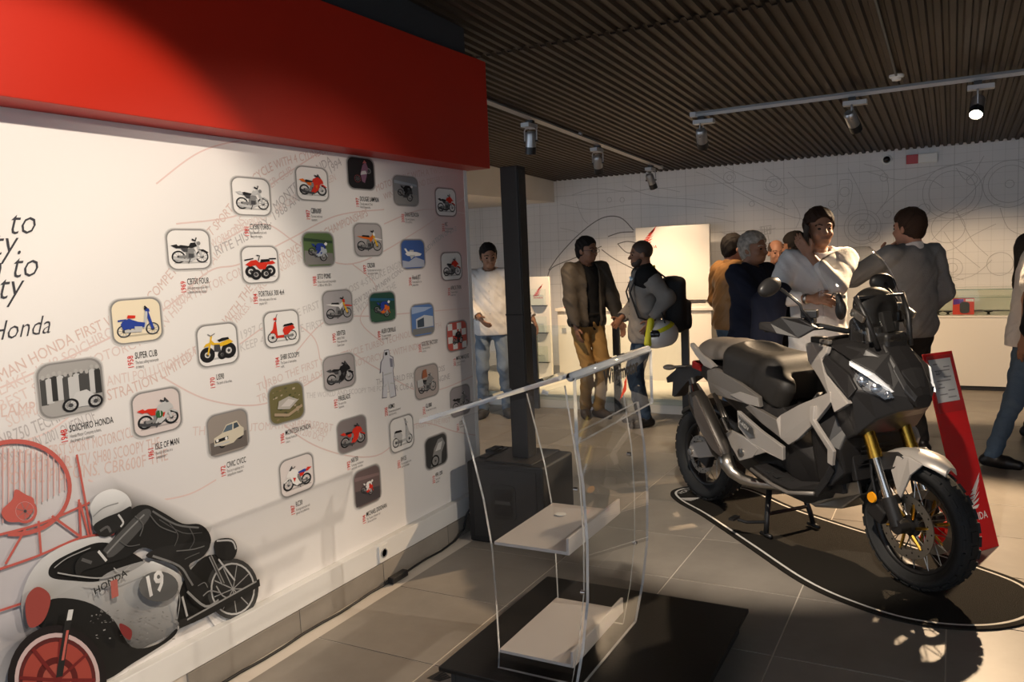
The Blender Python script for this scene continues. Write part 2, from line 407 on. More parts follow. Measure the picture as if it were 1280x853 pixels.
# back wall with the printed drafting mural
def mural_mat():
    M = bpy.data.materials.new('mural_paper'); M.use_nodes = True; nt = M.node_tree; b = nt.nodes['Principled BSDF']
    tc = nt.nodes.new('ShaderNodeTexCoord'); sp = nt.nodes.new('ShaderNodeSeparateXYZ'); nt.links.new(tc.outputs['Object'], sp.inputs[0])
    def grid(sock, per, w):
        a = nt.nodes.new('ShaderNodeMath'); a.operation = 'PINGPONG'; a.inputs[1].default_value = per/2; nt.links.new(sock, a.inputs[0])
        c = nt.nodes.new('ShaderNodeMath'); c.operation = 'LESS_THAN'; c.inputs[1].default_value = w; nt.links.new(a.outputs[0], c.inputs[0]); return c.outputs[0]
    tot = None
    for sock, per, w, k in ((sp.outputs[1], 0.12, 0.0035, 0.10), (sp.outputs[2], 0.12, 0.0035, 0.10), (sp.outputs[1], 0.6, 0.005, 0.12), (sp.outputs[2], 0.6, 0.005, 0.12)):
        m_ = nt.nodes.new('ShaderNodeMath'); m_.operation = 'MULTIPLY'; m_.inputs[1].default_value = k; nt.links.new(grid(sock, per, w), m_.inputs[0])
        if tot is None: tot = m_.outputs[0]
        else:
            a = nt.nodes.new('ShaderNodeMath'); a.operation = 'ADD'; nt.links.new(tot, a.inputs[0]); nt.links.new(m_.outputs[0], a.inputs[1]); tot = a.outputs[0]
    n = nt.nodes.new('ShaderNodeTexNoise'); n.inputs['Scale'].default_value = 1.2; nt.links.new(tc.outputs['Object'], n.inputs['Vector'])
    mr = nt.nodes.new('ShaderNodeMapRange'); mr.inputs[1].default_value = 0.3; mr.inputs[2].default_value = 0.7; mr.inputs[3].default_value = 0.94; mr.inputs[4].default_value = 1.05; nt.links.new(n.outputs['Fac'], mr.inputs[0])
    s = nt.nodes.new('ShaderNodeMath'); s.operation = 'SUBTRACT'; nt.links.new(mr.outputs[0], s.inputs[0]); nt.links.new(tot, s.inputs[1])
    v = nt.nodes.new('ShaderNodeVectorMath'); v.operation = 'SCALE'; v.inputs[0].default_value = (0.70, 0.69, 0.69); nt.links.new(s.outputs[0], v.inputs['Scale'])
    nt.links.new(v.outputs[0], b.inputs['Base Color']); b.inputs['Roughness'].default_value = 0.75
    return M
MURAL = mural_mat()
mb = MB(); mb.b2((XB, -6, -0.05), (XB+0.15, 7, 2.9)); wall_back = struct(mb.build('wall_back', MURAL), 'back wall with pale technical drawing mural of motorcycles')
def bw(px, py): p = plane_x(px, py, XB); return (p[1], p[2])
PM = Print(lambda a, b, h: (XB-h, a, b))
LN = (0.24, 0.235, 0.235); LN2 = (0.44, 0.43, 0.43)
def bpath(pts, w=0.006, c=LN2, n=6):
    P = [np.array(bw(*p)) for p in pts]; out = []
    for i in range(len(P)-1):       # catmull-rom
        p0 = P[max(i-1, 0)]; p1 = P[i]; p2 = P[i+1]; p3 = P[min(i+2, len(P)-1)]
        for k in range(n):
            t = k/n; out.append(0.5*((2*p1)+(-p0+p2)*t+(2*p0-5*p1+4*p2-p3)*t*t+(-p0+3*p1-3*p2+p3)*t**3))
    out.append(P[-1]); PM.line(out, w, c)
def bcirc(px, py, rpx, w=0.006, c=LN2):
    cc = bw(px, py); r = rpx*10.6/FPX; PM.ring(cc, r-w/2, r+w/2, c, 32)
for a in [[(686, 338), (700, 318), (725, 292), (752, 273), (775, 272), (792, 288)], [(684, 350), (690, 335), (720, 322), (752, 308)], [(752, 312), (770, 325), (800, 340), (830, 352)],
          [(760, 296), (775, 291), (792, 290)], [(772, 305), (785, 302), (800, 306), (800, 315), (784, 316), (772, 305)]]: bpath(a, 0.013, (0.17, 0.165, 0.165))
for a in [[(700, 255), (740, 262), (790, 256), (850, 258), (905, 262)], [(715, 244), (745, 236), (790, 240), (820, 235), (850, 240)], [(720, 252), (728, 272), (735, 280)], [(780, 232), (815, 245), (870, 250), (910, 258)],
          [(870, 215), (900, 228), (960, 260), (1010, 275), (1040, 265), (1055, 250)], [(885, 212), (930, 240), (985, 262)], [(905, 208), (935, 222), (965, 228)], [(955, 210), (975, 225), (985, 240), (970, 244), (955, 236)],
          [(1050, 225), (1048, 260), (1060, 265), (1065, 228), (1050, 225)], [(1060, 210), (1075, 240), (1085, 270), (1070, 290)], [(1080, 205), (1105, 215), (1110, 245), (1095, 268)], [(1100, 260), (1130, 235), (1160, 225), (1180, 235)],
          [(1085, 215), (1130, 225), (1180, 210), (1215, 200)], [(1130, 300), (1160, 330), (1185, 345), (1205, 350)], [(1150, 320), (1190, 312), (1215, 295), (1245, 280)], [(1165, 300), (1190, 275), (1220, 262), (1250, 255)],
          [(1170, 355), (1215, 345), (1240, 325)], [(1180, 290), (1195, 310), (1225, 335)], [(1195, 262), (1215, 300), (1235, 320)], [(1140, 280), (1175, 270), (1210, 245), (1235, 215)], [(1150, 340), (1175, 330), (1190, 345), (1178, 355), (1160, 350)],
          [(1195, 210), (1210, 225), (1230, 195)], [(1250, 260), (1260, 285), (1280, 295)], [(900, 290), (930, 296), (970, 285)], [(880, 270), (920, 278)], [(985, 215), (1010, 235), (1040, 230)],
          [(700, 285), (720, 290), (735, 300)], [(600, 260), (602, 330)], [(675, 255), (676, 345)], [(990, 250), (1000, 270), (995, 285)]]: bpath(a)
for c in [(1078, 284, 19), (1078, 284, 15), (1078, 284, 8), (1078, 284, 2), (1262, 230, 24), (1262, 230, 19), (1262, 230, 4), (1190, 335, 10), (1190, 335, 5), (967, 230, 9), (967, 230, 4), (912, 222, 7), (912, 222, 3), (1109, 268, 4), (1093, 297, 6),
          (1190, 240, 28), (1190, 240, 22), (1056, 240, 5), (940, 255, 3), (975, 256, 3), (1105, 222, 4), (1185, 285, 16), (1250, 330, 12), (762, 250, 3), (778, 250, 3), (1155, 262, 6), (1040, 255, 4), (1215, 225, 5)]: bcirc(*c)
PM.line([bw(950, 284), bw(964, 282), bw(964, 292), bw(952, 294)], 0.008, LN2, True)
for k in range(4): PM.line([bw(952+3.4*k, 284), bw(953+3.2*k, 293)], 0.008, LN2)
PM.line([bw(953, 288), bw(964, 286.5)], 0.008, LN2); PM.line([bw(960, 294), bw(962, 304), bw(956, 305)], 0.008, LN2)
PM.build('mural_line_art', wall_back)

mb = MB(); mb.b2((-4, -6.15, -0.05), (XB+0.15, -6, 3.4)); struct(mb.build('wall_right', grey_wall), 'plain pale side wall')
mb = MB(); mb.b2((4.5, 7, -0.05), (XB+0.15, 7.15, 3.3)); struct(mb.build('wall_recess', grey_wall), 'plain pale wall closing the recess')
mb = MB(); mb.b2((4.6, 4.84, 2.325), (XB, 7, 2.9)); struct(mb.build('trim_1', grey_wall, bevel=0.004), 'pale dropped bulkhead along the ceiling')
# partition behind the timeline print
mb = MB(); mb.b2((-4, YP+0.02, -0.05), (4.19, YP+0.20, 2.90)); wall_left = struct(mb.build('wall_left', white_wall), 'white partition wall carrying the timeline print')
# fascia and dark box above
red_paint = mat('red_fascia_paint', (0.45, 0.017, 0.005), 0.5, noise=0.04, nscale=2)
mb = MB(); mb.b2((-4, 2.40, 2.125), (4.26, YP+0.018, 2.735)); mb.cur = 0
tag(mb.build('red_fascia', red_paint, bevel=0.003), 'long red fascia box projecting above the white timeline wall', 'fascia')
mb = MB(); mb.b2((-4, 2.44, 2.737), (4.10, YP+0.018, 2.96)); struct(mb.build('trim_2', mat('charcoal_paint', (0.035, 0.037, 0.042), 0.7)), 'dark grey boxing between red fascia and ceiling')
# plinth + tiled skirting under the panel
mb = MB(); mb.b2((-4, 2.505, 0.108), (4.22, YP+0.03, 0.212)); plinth = struct(mb.build('trim_3', white_wall, bevel=0.003), 'white ledge under the timeline print')
mb = MB(); mb.b2((-4, 2.512, -0.02), (4.20, YP+0.02, 0.106)); skirt = struct(mb.build('baseboard_left', grout), 'grey tiled skirting')
mb = MB(); mb.box((0, 0, 0), (0.596, 0.010, 0.105)); sk0 = mb.build('tile', TILE, skirt, bevel=0.0015)
for i in range(-1, 4):
    o = sk0 if i == -1 else sk0.copy()
    if i != -1: COL.objects.link(o)
    o.location = (2.868+0.6*i-0.0, 2.508, 0.053)
    if i == 3:
        me = sk0.data.copy(); o.data = me
        for v in me.vertices:
            v.co.x = v.co.x*0.2
        o.location.x = 4.145-0.02

# wall socket on the ledge
so = thing('wall_socket', 'small white wall socket on the white ledge under the timeline', 'socket', (plane_y(478, 688, 2.505)[0], 2.505, 0.158))
plastic_w = mat('white_plastic', (0.75, 0.74, 0.71), 0.35)
mb = MB(); mb.prism(rrect(0.075, 0.085, 0.006), -0.010, 0.0, lambda a, b, t: (a, t, b)); mb.build('plate', plastic_w, so, bevel=0.0015)
mb = MB(); mb.lathe([(0.024, 0), (0.024, -0.004), (0.020, -0.004), (0.019, 0.0)], (0, -0.010, 0), 'y', 20); mb.build('socket_ring', mat('grey_plastic', (0.35, 0.34, 0.33), 0.4), so)
# power cable lying along the skirting, up to the loudspeaker
blackp = mat('black_rubber', (0.012, 0.012, 0.013), 0.55)
cab = thing('power_cable', 'black power cable lying along the skirting towards the subwoofer', 'cable', (2.2, 2.48, 0))
pts = [(-0.9, 0.0, 0.006)]+[(-0.6+0.12*k, 0.006*math.sin(k*1.7), 0.006) for k in range(17)]+[(1.45, -0.005, 0.006), (1.60, 0.0, 0.012), (1.70, 0.0, 0.05), (1.735, 0.0, 0.12), (1.74, -0.02, 0.155), (1.75, -0.05, 0.15)]
mb = MB(); mb.tube(pts, 0.006, 8); mb.build('cord', blackp, cab, smooth=True)
mb = MB(); mb.box((1.03, -0.018, 0.018), (0.13, 0.035, 0.032)); mb.build('plug_block', blackp, cab, bevel=0.004)
# ------------------------------------------------------------ the printed timeline panel
panel = thing('timeline_panel', 'large white printed timeline panel with motorcycle pictures under the red fascia', 'wall panel', (0, YP, 0))
def pw(px, py): p = plane_y(px, py, YP); return (p[0], p[2])
mb = MB(); mb.b2((-2.2, 0.0, 0.213), (4.19, 0.018, 2.124)); mb.build('board', white_wall, panel)
mb = MB(); mb.b2((4.19, -0.002, 0.213), (4.228, 0.018, 2.124)); mb.build('edge_strip', mat('white_profile', (0.80, 0.80, 0.79), 0.4), panel, bevel=0.002)
ON = lambda a, b, h: (a, -h, b)
# background tint of the print
BG = Print(ON)
xs = np.linspace(-2.2, 4.19, 34); zs = np.linspace(0.213, 2.124, 14)
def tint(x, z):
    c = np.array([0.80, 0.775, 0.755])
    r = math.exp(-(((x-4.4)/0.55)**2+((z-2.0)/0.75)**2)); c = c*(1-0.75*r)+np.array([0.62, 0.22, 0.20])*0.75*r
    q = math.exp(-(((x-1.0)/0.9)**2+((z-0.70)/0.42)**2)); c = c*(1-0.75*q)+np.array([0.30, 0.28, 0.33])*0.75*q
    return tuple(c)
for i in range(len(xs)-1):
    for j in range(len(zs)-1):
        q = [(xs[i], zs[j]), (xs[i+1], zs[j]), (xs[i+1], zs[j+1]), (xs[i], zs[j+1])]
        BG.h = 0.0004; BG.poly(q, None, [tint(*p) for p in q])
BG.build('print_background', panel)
# swirls of lettering and thin curves
SW = Print(ON, 0.00001); SW.h = 0.0010
def smooth(pts, n=8):
    P = [np.array(p, float) for p in pts]; out = []
    for i in range(len(P)-1):
        p0 = P[max(i-1, 0)]; p1 = P[i]; p2 = P[i+1]; p3 = P[min(i+2, len(P)-1)]
        for k in range(n):
            t = k/n; out.append(0.5*((2*p1)+(-p0+p2)*t+(2*p0-5*p1+4*p2-p3)*t*t+(-p0+3*p1-3*p2+p3)*t**3))
    return out+[P[-1]]
RED1 = (0.66, 0.50, 0.46); RED2 = (0.70, 0.58, 0.55); GR1 = (0.47, 0.44, 0.44); GR2 = (0.60, 0.57, 0.56)
for pts in [[(195, 230), (250, 190), (310, 175), (360, 180)], [(0, 485), (100, 440), (200, 390), (260, 340), (300, 330), (360, 300), (420, 270), (480, 262)], [(280, 300), (330, 280), (380, 310), (440, 330), (520, 290), (590, 240)],
            [(370, 440), (410, 400), (470, 395), (530, 390), (590, 385)], [(200, 470), (260, 500), (330, 505), (400, 470), (430, 440), (470, 460), (530, 490), (592, 470)], [(330, 470), (345, 520), (400, 560), (470, 570), (520, 530), (570, 540), (598, 545)],
            [(110, 600), (170, 625), (230, 620), (270, 600)], [(300, 430), (350, 400), (390, 420), (400, 450)], [(440, 330), (470, 360), (450, 400), (480, 430)], [(0, 560), (60, 540), (110, 500)], [(480, 280), (530, 262), (588, 268)], [(220, 280), (300, 268), (340, 230), (400, 190)]]:
    SW.line([pw(*p) for p in smooth(pts)], 0.006, (0.72, 0.56, 0.53))
for txt, pts, sz, c in [
    ('MAN HONDA FIRST WIN IN A COMPETITION. FIRST SPORT MOTORCYCLE WITH 4 CYLINDERS AND DISC BRAKES', [(0, 478), (90, 430), (180, 385), (230, 330), (270, 290), (330, 220), (400, 195), (470, 170)], 0.052, RED1),
    ('LAKE. 1948 SOICHIRO HONDA HONDA MOTOR COMPANY', [(0, 495), (80, 455), (170, 405), (250, 370), (330, 330)], 0.052, RED2),
    ('BEST SELLING MOTORCYCLE IN HISTORY. OVAL PISTONS. 1958 SUPER CUB', [(0, 515), (110, 460), (200, 415), (290, 300), (340, 235), (420, 190), (470, 185)], 0.050, RED2),
    ('MONTESA HONDA', [(345, 265), (380, 230), (435, 190)], 0.055, GR1), ('RITE HISTORY. 1988 AND 125 CC. 1994', [(270, 320), (310, 300), (370, 255), (440, 195)], 0.055, GR1),
    ('WORLD CHAMPIONSHIP. 1981 CX500 TURBO HAS BEEN', [(265, 310), (320, 280), (350, 265), (380, 245), (420, 225)], 0.045, RED2),
    ('LAMPKIN DEMONSTRATION LIMITED EDITION WITH THE FIRST 4-STROKE ENGINE CHAMPIONSHIPS', [(0, 522), (90, 510), (170, 490), (240, 450), (290, 400), (330, 345), (400, 300), (460, 270)], 0.055, RED1),
    ('SUPPLYING DIRECT ANTI POLLUTION MEASURES THE TRIKES. 4-STROKE ENGINE IN MEASURE', [(10, 535), (110, 490), (190, 470), (250, 440), (300, 400), (345, 345), (410, 310)], 0.05, RED2),
    ('NR750 TECHNOLOGY', [(0, 560), (60, 535), (120, 500)], 0.06, GR1), ('NATION IN 2001 QUEEN OF', [(0, 578), (70, 550), (120, 525)], 0.055, GR1),
    ('CB750 FOUR FIRST SPORT MOTORCYCLE', [(0, 582), (60, 572), (120, 560), (170, 545)], 0.055, RED1), ('MOST POPULAR ATV SH80 SCOOPY THE', [(0, 596), (70, 588), (140, 575), (200, 560)], 0.06, RED1), ('OVAL PISTONS. CBR600F THE', [(10, 607), (80, 600), (160, 588), (210, 575)], 0.062, RED1),
    ('1997 CR250R THE FIRST MOTOCROSS 4-STROKE ENGINE', [(300, 425), (350, 405), (410, 380), (470, 350), (530, 320), (590, 300)], 0.05, GR2), ('KEEP 4X4 500 THE FIRST SUPERBIKE WORLD OF THE', [(300, 440), (360, 420), (430, 400), (480, 370), (540, 330), (590, 312)], 0.05, GR2),
    ('TURBO THE FIRST MOTORCYCLE TURBO TECHNOLOGY FOURTH', [(322, 490), (380, 465), (440, 445), (500, 425), (560, 408), (596, 400)], 0.05, RED2), ('TRAFFIC FIREBLADE RACING MOTORCYCLE WITH INDUSTRY', [(322, 505), (380, 480), (440, 460), (510, 440), (570, 425), (596, 418)], 0.05, RED2),
    ('HAPPY THE WORLD AND SCOOPY THE POPULAR', [(360, 500), (420, 495), (480, 488), (540, 478), (590, 470)], 0.036, GR2), ('THE WORLD FIRST MOTOCROSS', [(470, 482), (530, 470), (597, 452)], 0.045, GR1), ('SUPER CUB A 4-STROKE ENGINE', [(480, 492), (540, 480), (597, 462)], 0.045, GR1),
    ('MOTORCYCLE WITH A TWO STROKE', [(470, 240), (520, 222), (585, 212)], 0.05, RED1), ('WIN IN 125 CC AND DESSERT QUEEN', [(480, 250), (530, 232), (585, 222)], 0.045, RED1), ('THE INNOVATION OF 2012', [(520, 330), (550, 300), (588, 280)], 0.04, GR1), ('NEW 2012 NM NEW CONCEPT OF MODELS', [(440, 385), (490, 350), (540, 310), (588, 288)], 0.04, GR1),
    ('THE MOST AUTOMATIC SUPERSPORT', [(240, 545), (310, 540), (380, 535), (440, 545)], 0.05, RED2), ('REGULAR ATV, ABM', [(340, 530), (380, 536), (425, 552)], 0.042, RED2), ('VFR1200 DCT', [(360, 540), (390, 548), (425, 562)], 0.042, RED2), ('THE INTEREST OF THE FIRST', [(500, 540), (550, 530), (598, 522)], 0.04, RED2)]:
    pth = [pw(*p) for p in smooth(pts)]; L = sum(np.hypot(pth[i+1][0]-pth[i][0], pth[i+1][1]-pth[i][1]) for i in range(len(pth)-1))
    w = text2d(txt)[2]; sx = min(L/(w*sz), 0.95); pcurve_text(SW, txt, pth, sz, c, sx)
SW_o = SW.build('swirl_lettering', panel)
def trim(o, planes):
    bm = bmesh.new(); bm.from_mesh(o.data)
    for co, no in planes: bmesh.ops.bisect_plane(bm, geom=bm.verts[:]+bm.edges[:]+bm.faces[:], plane_co=co, plane_no=no, clear_outer=True)
    bm.to_mesh(o.data); bm.free()
trim(SW_o, [((0, 0, 2.12), (0, 0, 1)), ((4.185, 0, 0), (1, 0, 0)), ((-2.19, 0, 0), (-1, 0, 0))])
# handwritten quote running in from the left
QT = Print(ON); QT.h = 0.0018
for txt, p, s in [('am to', (46, 292), 0.115), ('lity.', (26, 318), 0.115), ('am to', (49, 345), 0.115), ('lity', (33, 371), 0.115), ('iro Honda', (64, 416), 0.085)]:
    ptext(QT, txt, pw(*p), s, (0.045, 0.045, 0.055), sx=0.85, ang=0.04, shear=0.45, bold=-0.008, align='R')
QT.build('handwritten_quote', panel)

K = (0.012, 0.012, 0.014); DG = (0.06, 0.06, 0.065); MG = (0.22, 0.22, 0.22); LG = (0.5, 0.5, 0.5); WH = (0.80, 0.78, 0.76)
RD = (0.62, 0.03, 0.015); BL = (0.02, 0.05, 0.30); YL = (0.75, 0.45, 0.02); OR = (0.7, 0.14, 0.01); GN = (0.03, 0.12, 0.04)
def wheel(P, T, c, r, t=0.07, spokes=9, rim=LG, col=K):
    n = 22
    def rg(r0, r1, cc):
        vs = [T(c[0]+q*math.cos(2*PI*k/n), c[1]+q*math.sin(2*PI*k/n)) for q in (r0, r1) for k in range(n)]
        P.tris(vs, [(k, (k+1) % n, n+(k+1) % n, n+k) for k in range(n)], cc)
    rg(r-t, r, col); rg(r-t-0.025, r-t, rim)
    for k in range(spokes):
        a = 2*PI*k/spokes+0.2; P.line([T(*c), T(c[0]+(r-t)*math.cos(a), c[1]+(r-t)*math.sin(a))], 0.0012, MG)
    P.poly([T(c[0]+0.08*math.cos(2*PI*k/8), c[1]+0.08*math.sin(2*PI*k/8)) for k in range(8)], DG)
def bike2d(P, T0, kind='std', body=RD, body2=None, seat=K, flip=False, eng=MG, rider=None):
    T = (lambda a, b: T0(-a, b)) if flip else T0
    body2 = body2 or body
    def pg(pts, c): P.poly([T(*p) for p in pts], c)
    def ln(pts, w, c): P.line([T(*p) for p in pts], w*T.__code__.co_argcount*0.5*SCALE[0], c)
    if kind in ('cub', 'scooter'):
        wheel(P, T, (-0.55, -0.42), 0.28, 0.05); wheel(P, T, (0.58, -0.42), 0.28, 0.05)
        if kind == 'cub':
            ln([(0.35, 0.55), (0.58, -0.42)], 0.08, body2); pg([(0.18, -0.35), (0.30, 0.35), (0.42, 0.42), (0.36, -0.1), (0.25, -0.40)], LG)
            pg([(-0.6, 0.02), (-0.35, 0.12), (0.0, -0.05), (0.28, -0.12), (0.24, -0.32), (-0.1, -0.32), (-0.6, -0.35), (-0.68, -0.1)], body); pg([(-0.15, -0.52), (0.12, -0.50), (0.16, -0.28), (-0.15, -0.24)], LG)
            pg([(-0.42, 0.14), (-0.10, 0.12), (-0.08, 0.24), (-0.38, 0.28)], seat); pg([(-0.78, 0.02), (-0.45, 0.06), (-0.45, 0.12), (-0.78, 0.10)], body); ln([(0.30, 0.62), (0.42, 0.50), (0.28, 0.5)], 0.05, K); pg([(0.38, 0.38), (0.50, 0.36), (0.48, 0.50), (0.38, 0.52)], body2)
            ln([(-0.55, -0.42), (0.1, -0.46)], 0.06, LG)
        else:
            pg([(0.30, -0.36), (0.34, 0.40), (0.44, 0.44), (0.56, 0.0), (0.70, -0.12), (0.62, -0.18), (0.46, -0.20), (0.40, -0.40)], body); pg([(-0.15, -0.48), (0.40, -0.48), (0.40, -0.34), (-0.12, -0.34)], body)
            pg([(-0.72, -0.05), (-0.62, 0.14), (-0.10, 0.08), (0.0, -0.1), (-0.1, -0.42), (-0.35, -0.30), (-0.55, -0.12)], body2); pg([(-0.68, 0.14), (-0.55, 0.26), (-0.10, 0.22), (-0.02, 0.10)], seat)
            ln([(0.36, 0.40), (0.33, 0.66)], 0.05, K); pg([(0.30, 0.52), (0.48, 0.50), (0.48, 0.62), (0.32, 0.66)], body); ln([(0.34, 0.66), (0.26, 0.82)], 0.03, K); ln([(-0.55, -0.42), (-0.05, -0.42)], 0.09, MG); ln([(-0.1, -0.45), (-0.22, -0.68)], 0.04, K)
        return
    if kind == 'trike':
        wheel(P, T, (0.55, -0.42), 0.36, 0.22, 5); wheel(P, T, (-0.50, -0.34), 0.38, 0.22, 5); wheel(P, T, (-0.15, -0.50), 0.22, 0.14, 4)
        pg([(-0.75, 0.05), (-0.55, 0.20), (-0.10, 0.08), (0.2, 0.1), (0.34, 0.26), (0.36, 0.05), (0.0, -0.12), (-0.4, -0.05)], body); pg([(-0.55, 0.20), (-0.05, 0.12), (0.05, 0.22), (-0.2, 0.30), (-0.5, 0.30)], seat)
        pg([(-0.1, -0.35), (0.25, -0.30), (0.22, 0.02), (-0.05, 0.0)], DG); ln([(0.32, 0.45), (0.55, -0.42)], 0.08, body); ln([(0.15, 0.55), (0.35, 0.45), (0.5, 0.55)], 0.04, MG); pg([(0.35, 0.18), (0.62, 0.10), (0.75, -0.05), (0.4, 0.02)], body); return
    if kind == 'atv':
        for c, r in (((-0.52, -0.35), 0.30), ((0.55, -0.35), 0.30), ((-0.25, -0.50), 0.28), ((0.30, -0.52), 0.28)): wheel(P, T, c, r, 0.15, 5)
        pg([(-0.80, 0.05), (-0.65, 0.20), (-0.3, 0.12), (0.1, 0.12), (0.25, 0.26), (0.55, 0.22), (0.85, 0.02), (0.60, -0.08), (0.30, -0.02), (0.1, -0.25), (-0.2, -0.25), (-0.35, 0.0), (-0.6, 0.0)], body)
        pg([(-0.5, 0.16), (0.05, 0.10), (0.0, 0.28), (-0.45, 0.28)], seat); ln([(-0.85, 0.30), (-0.45, 0.30)], 0.05, K); ln([(0.40, 0.34), (0.88, 0.26)], 0.05, K); ln([(0.15, 0.20), (0.05, 0.48), (0.22, 0.5)], 0.05, K); return
    rw, fw = (-0.52, -0.36), (0.56, -0.36); r = 0.31
    if kind == 'dirt': r = 0.30; fw = (0.60, -0.38)
    wheel(P, T, rw, r, 0.07 if kind != 'sport' else 0.09); wheel(P, T, fw, r, 0.06 if kind != 'sport' else 0.09)
    hd = (0.30, 0.38)
    ln([hd, fw], 0.07, LG if kind != 'dirt' else YL); ln([(-0.05, -0.35), rw], 0.07, MG)
    pg([(-0.15, -0.50), (0.20, -0.50), (0.28, -0.15), (0.20, 0.05), (-0.12, 0.05), (-0.2, -0.2)], eng); pg([(-0.10, -0.42), (0.15, -0.42), (0.16, -0.22), (-0.08, -0.20)], DG)
    ln([(0.22, -0.1), (0.26, -0.42), (0.0, -0.54), (-0.45, -0.50), (-0.78, -0.40)], 0.07, LG if kind == 'std' else DG)
    if kind == 'dirt':
        pg([(-0.85, 0.22), (-0.2, 0.20), (0.05, 0.14), (0.3, 0.30), (0.30, 0.08), (0.12, -0.16), (0.0, 0.02), (-0.4, 0.08)], body); pg([(-0.5, 0.20), (0.05, 0.14), (0.02, 0.26), (-0.45, 0.28)], seat); pg([(0.36, 0.06), (0.50, 0.12), (0.95, 0.02), (0.92, -0.03), (0.5, 0.02)], body2)
        pg([(0.30, 0.26), (0.46, 0.24), (0.42, 0.44), (0.30, 0.46)], body2); ln([(0.15, 0.52), (0.30, 0.46), (0.36, 0.58)], 0.04, K)
    else:
        pg([(-0.08, 0.10), (0.05, 0.32), (0.26, 0.34), (0.34, 0.16), (0.1, 0.06)], body); pg([(-0.62, 0.14), (-0.40, 0.22), (-0.02, 0.16), (-0.08, 0.06), (-0.5, 0.06)], seat); pg([(-0.85, 0.20), (-0.60, 0.26), (-0.45, 0.08), (-0.62, 0.06)], body2)
        pg([(-0.42, 0.06), (-0.10, 0.08), (-0.12, -0.12), (-0.3, -0.1)], body2 if kind == 'sport' else DG)
        if kind == 'sport':
            pg([(0.16, 0.34), (0.36, 0.52), (0.62, 0.20), (0.66, 0.05), (0.44, 0.0), (0.34, -0.32), (0.10, -0.52), (-0.15, -0.48), (0.05, -0.10), (0.02, 0.08)], body); pg([(0.28, 0.46), (0.34, 0.58), (0.50, 0.36), (0.40, 0.34)], DG); pg([(0.12, -0.1), (0.30, -0.05), (0.22, -0.30)], body2)
        elif kind == 'adv':
            pg([(0.10, 0.25), (0.30, 0.45), (0.48, 0.30), (0.70, 0.10), (0.50, 0.08), (0.35, -0.1), (0.15, 0.0)], body); pg([(0.30, 0.45), (0.30, 0.68), (0.46, 0.36)], LG)
        else: P.poly([T(0.42+0.09*math.cos(2*PI*k/10), 0.30+0.10*math.sin(2*PI*k/10)) for k in range(10)], MG)
        ln([(0.12, 0.50), (0.28, 0.42), (0.33, 0.58)], 0.04, K); pg([(0.36, -0.02), (0.62, 0.0), (0.86, -0.16), (0.80, -0.20), (0.56, -0.06)], body)
    ln([(-0.02, -0.45), (-0.12, -0.68)], 0.03, DG)
    if rider:
        pg([(-0.45, 0.20), (-0.35, 0.45), (0.0, 0.62), (0.25, 0.60), (0.42, 0.30), (0.30, 0.30), (0.15, 0.42), (-0.05, 0.35), (0.1, 0.05), (0.0, -0.3), (-0.15, -0.35), (-0.15, 0.0), (-0.35, 0.1)], rider); pg([(0.15, 0.62), (0.22, 0.82), (0.40, 0.80), (0.42, 0.62), (0.30, 0.55)], WH)
SCALE = [1.0]
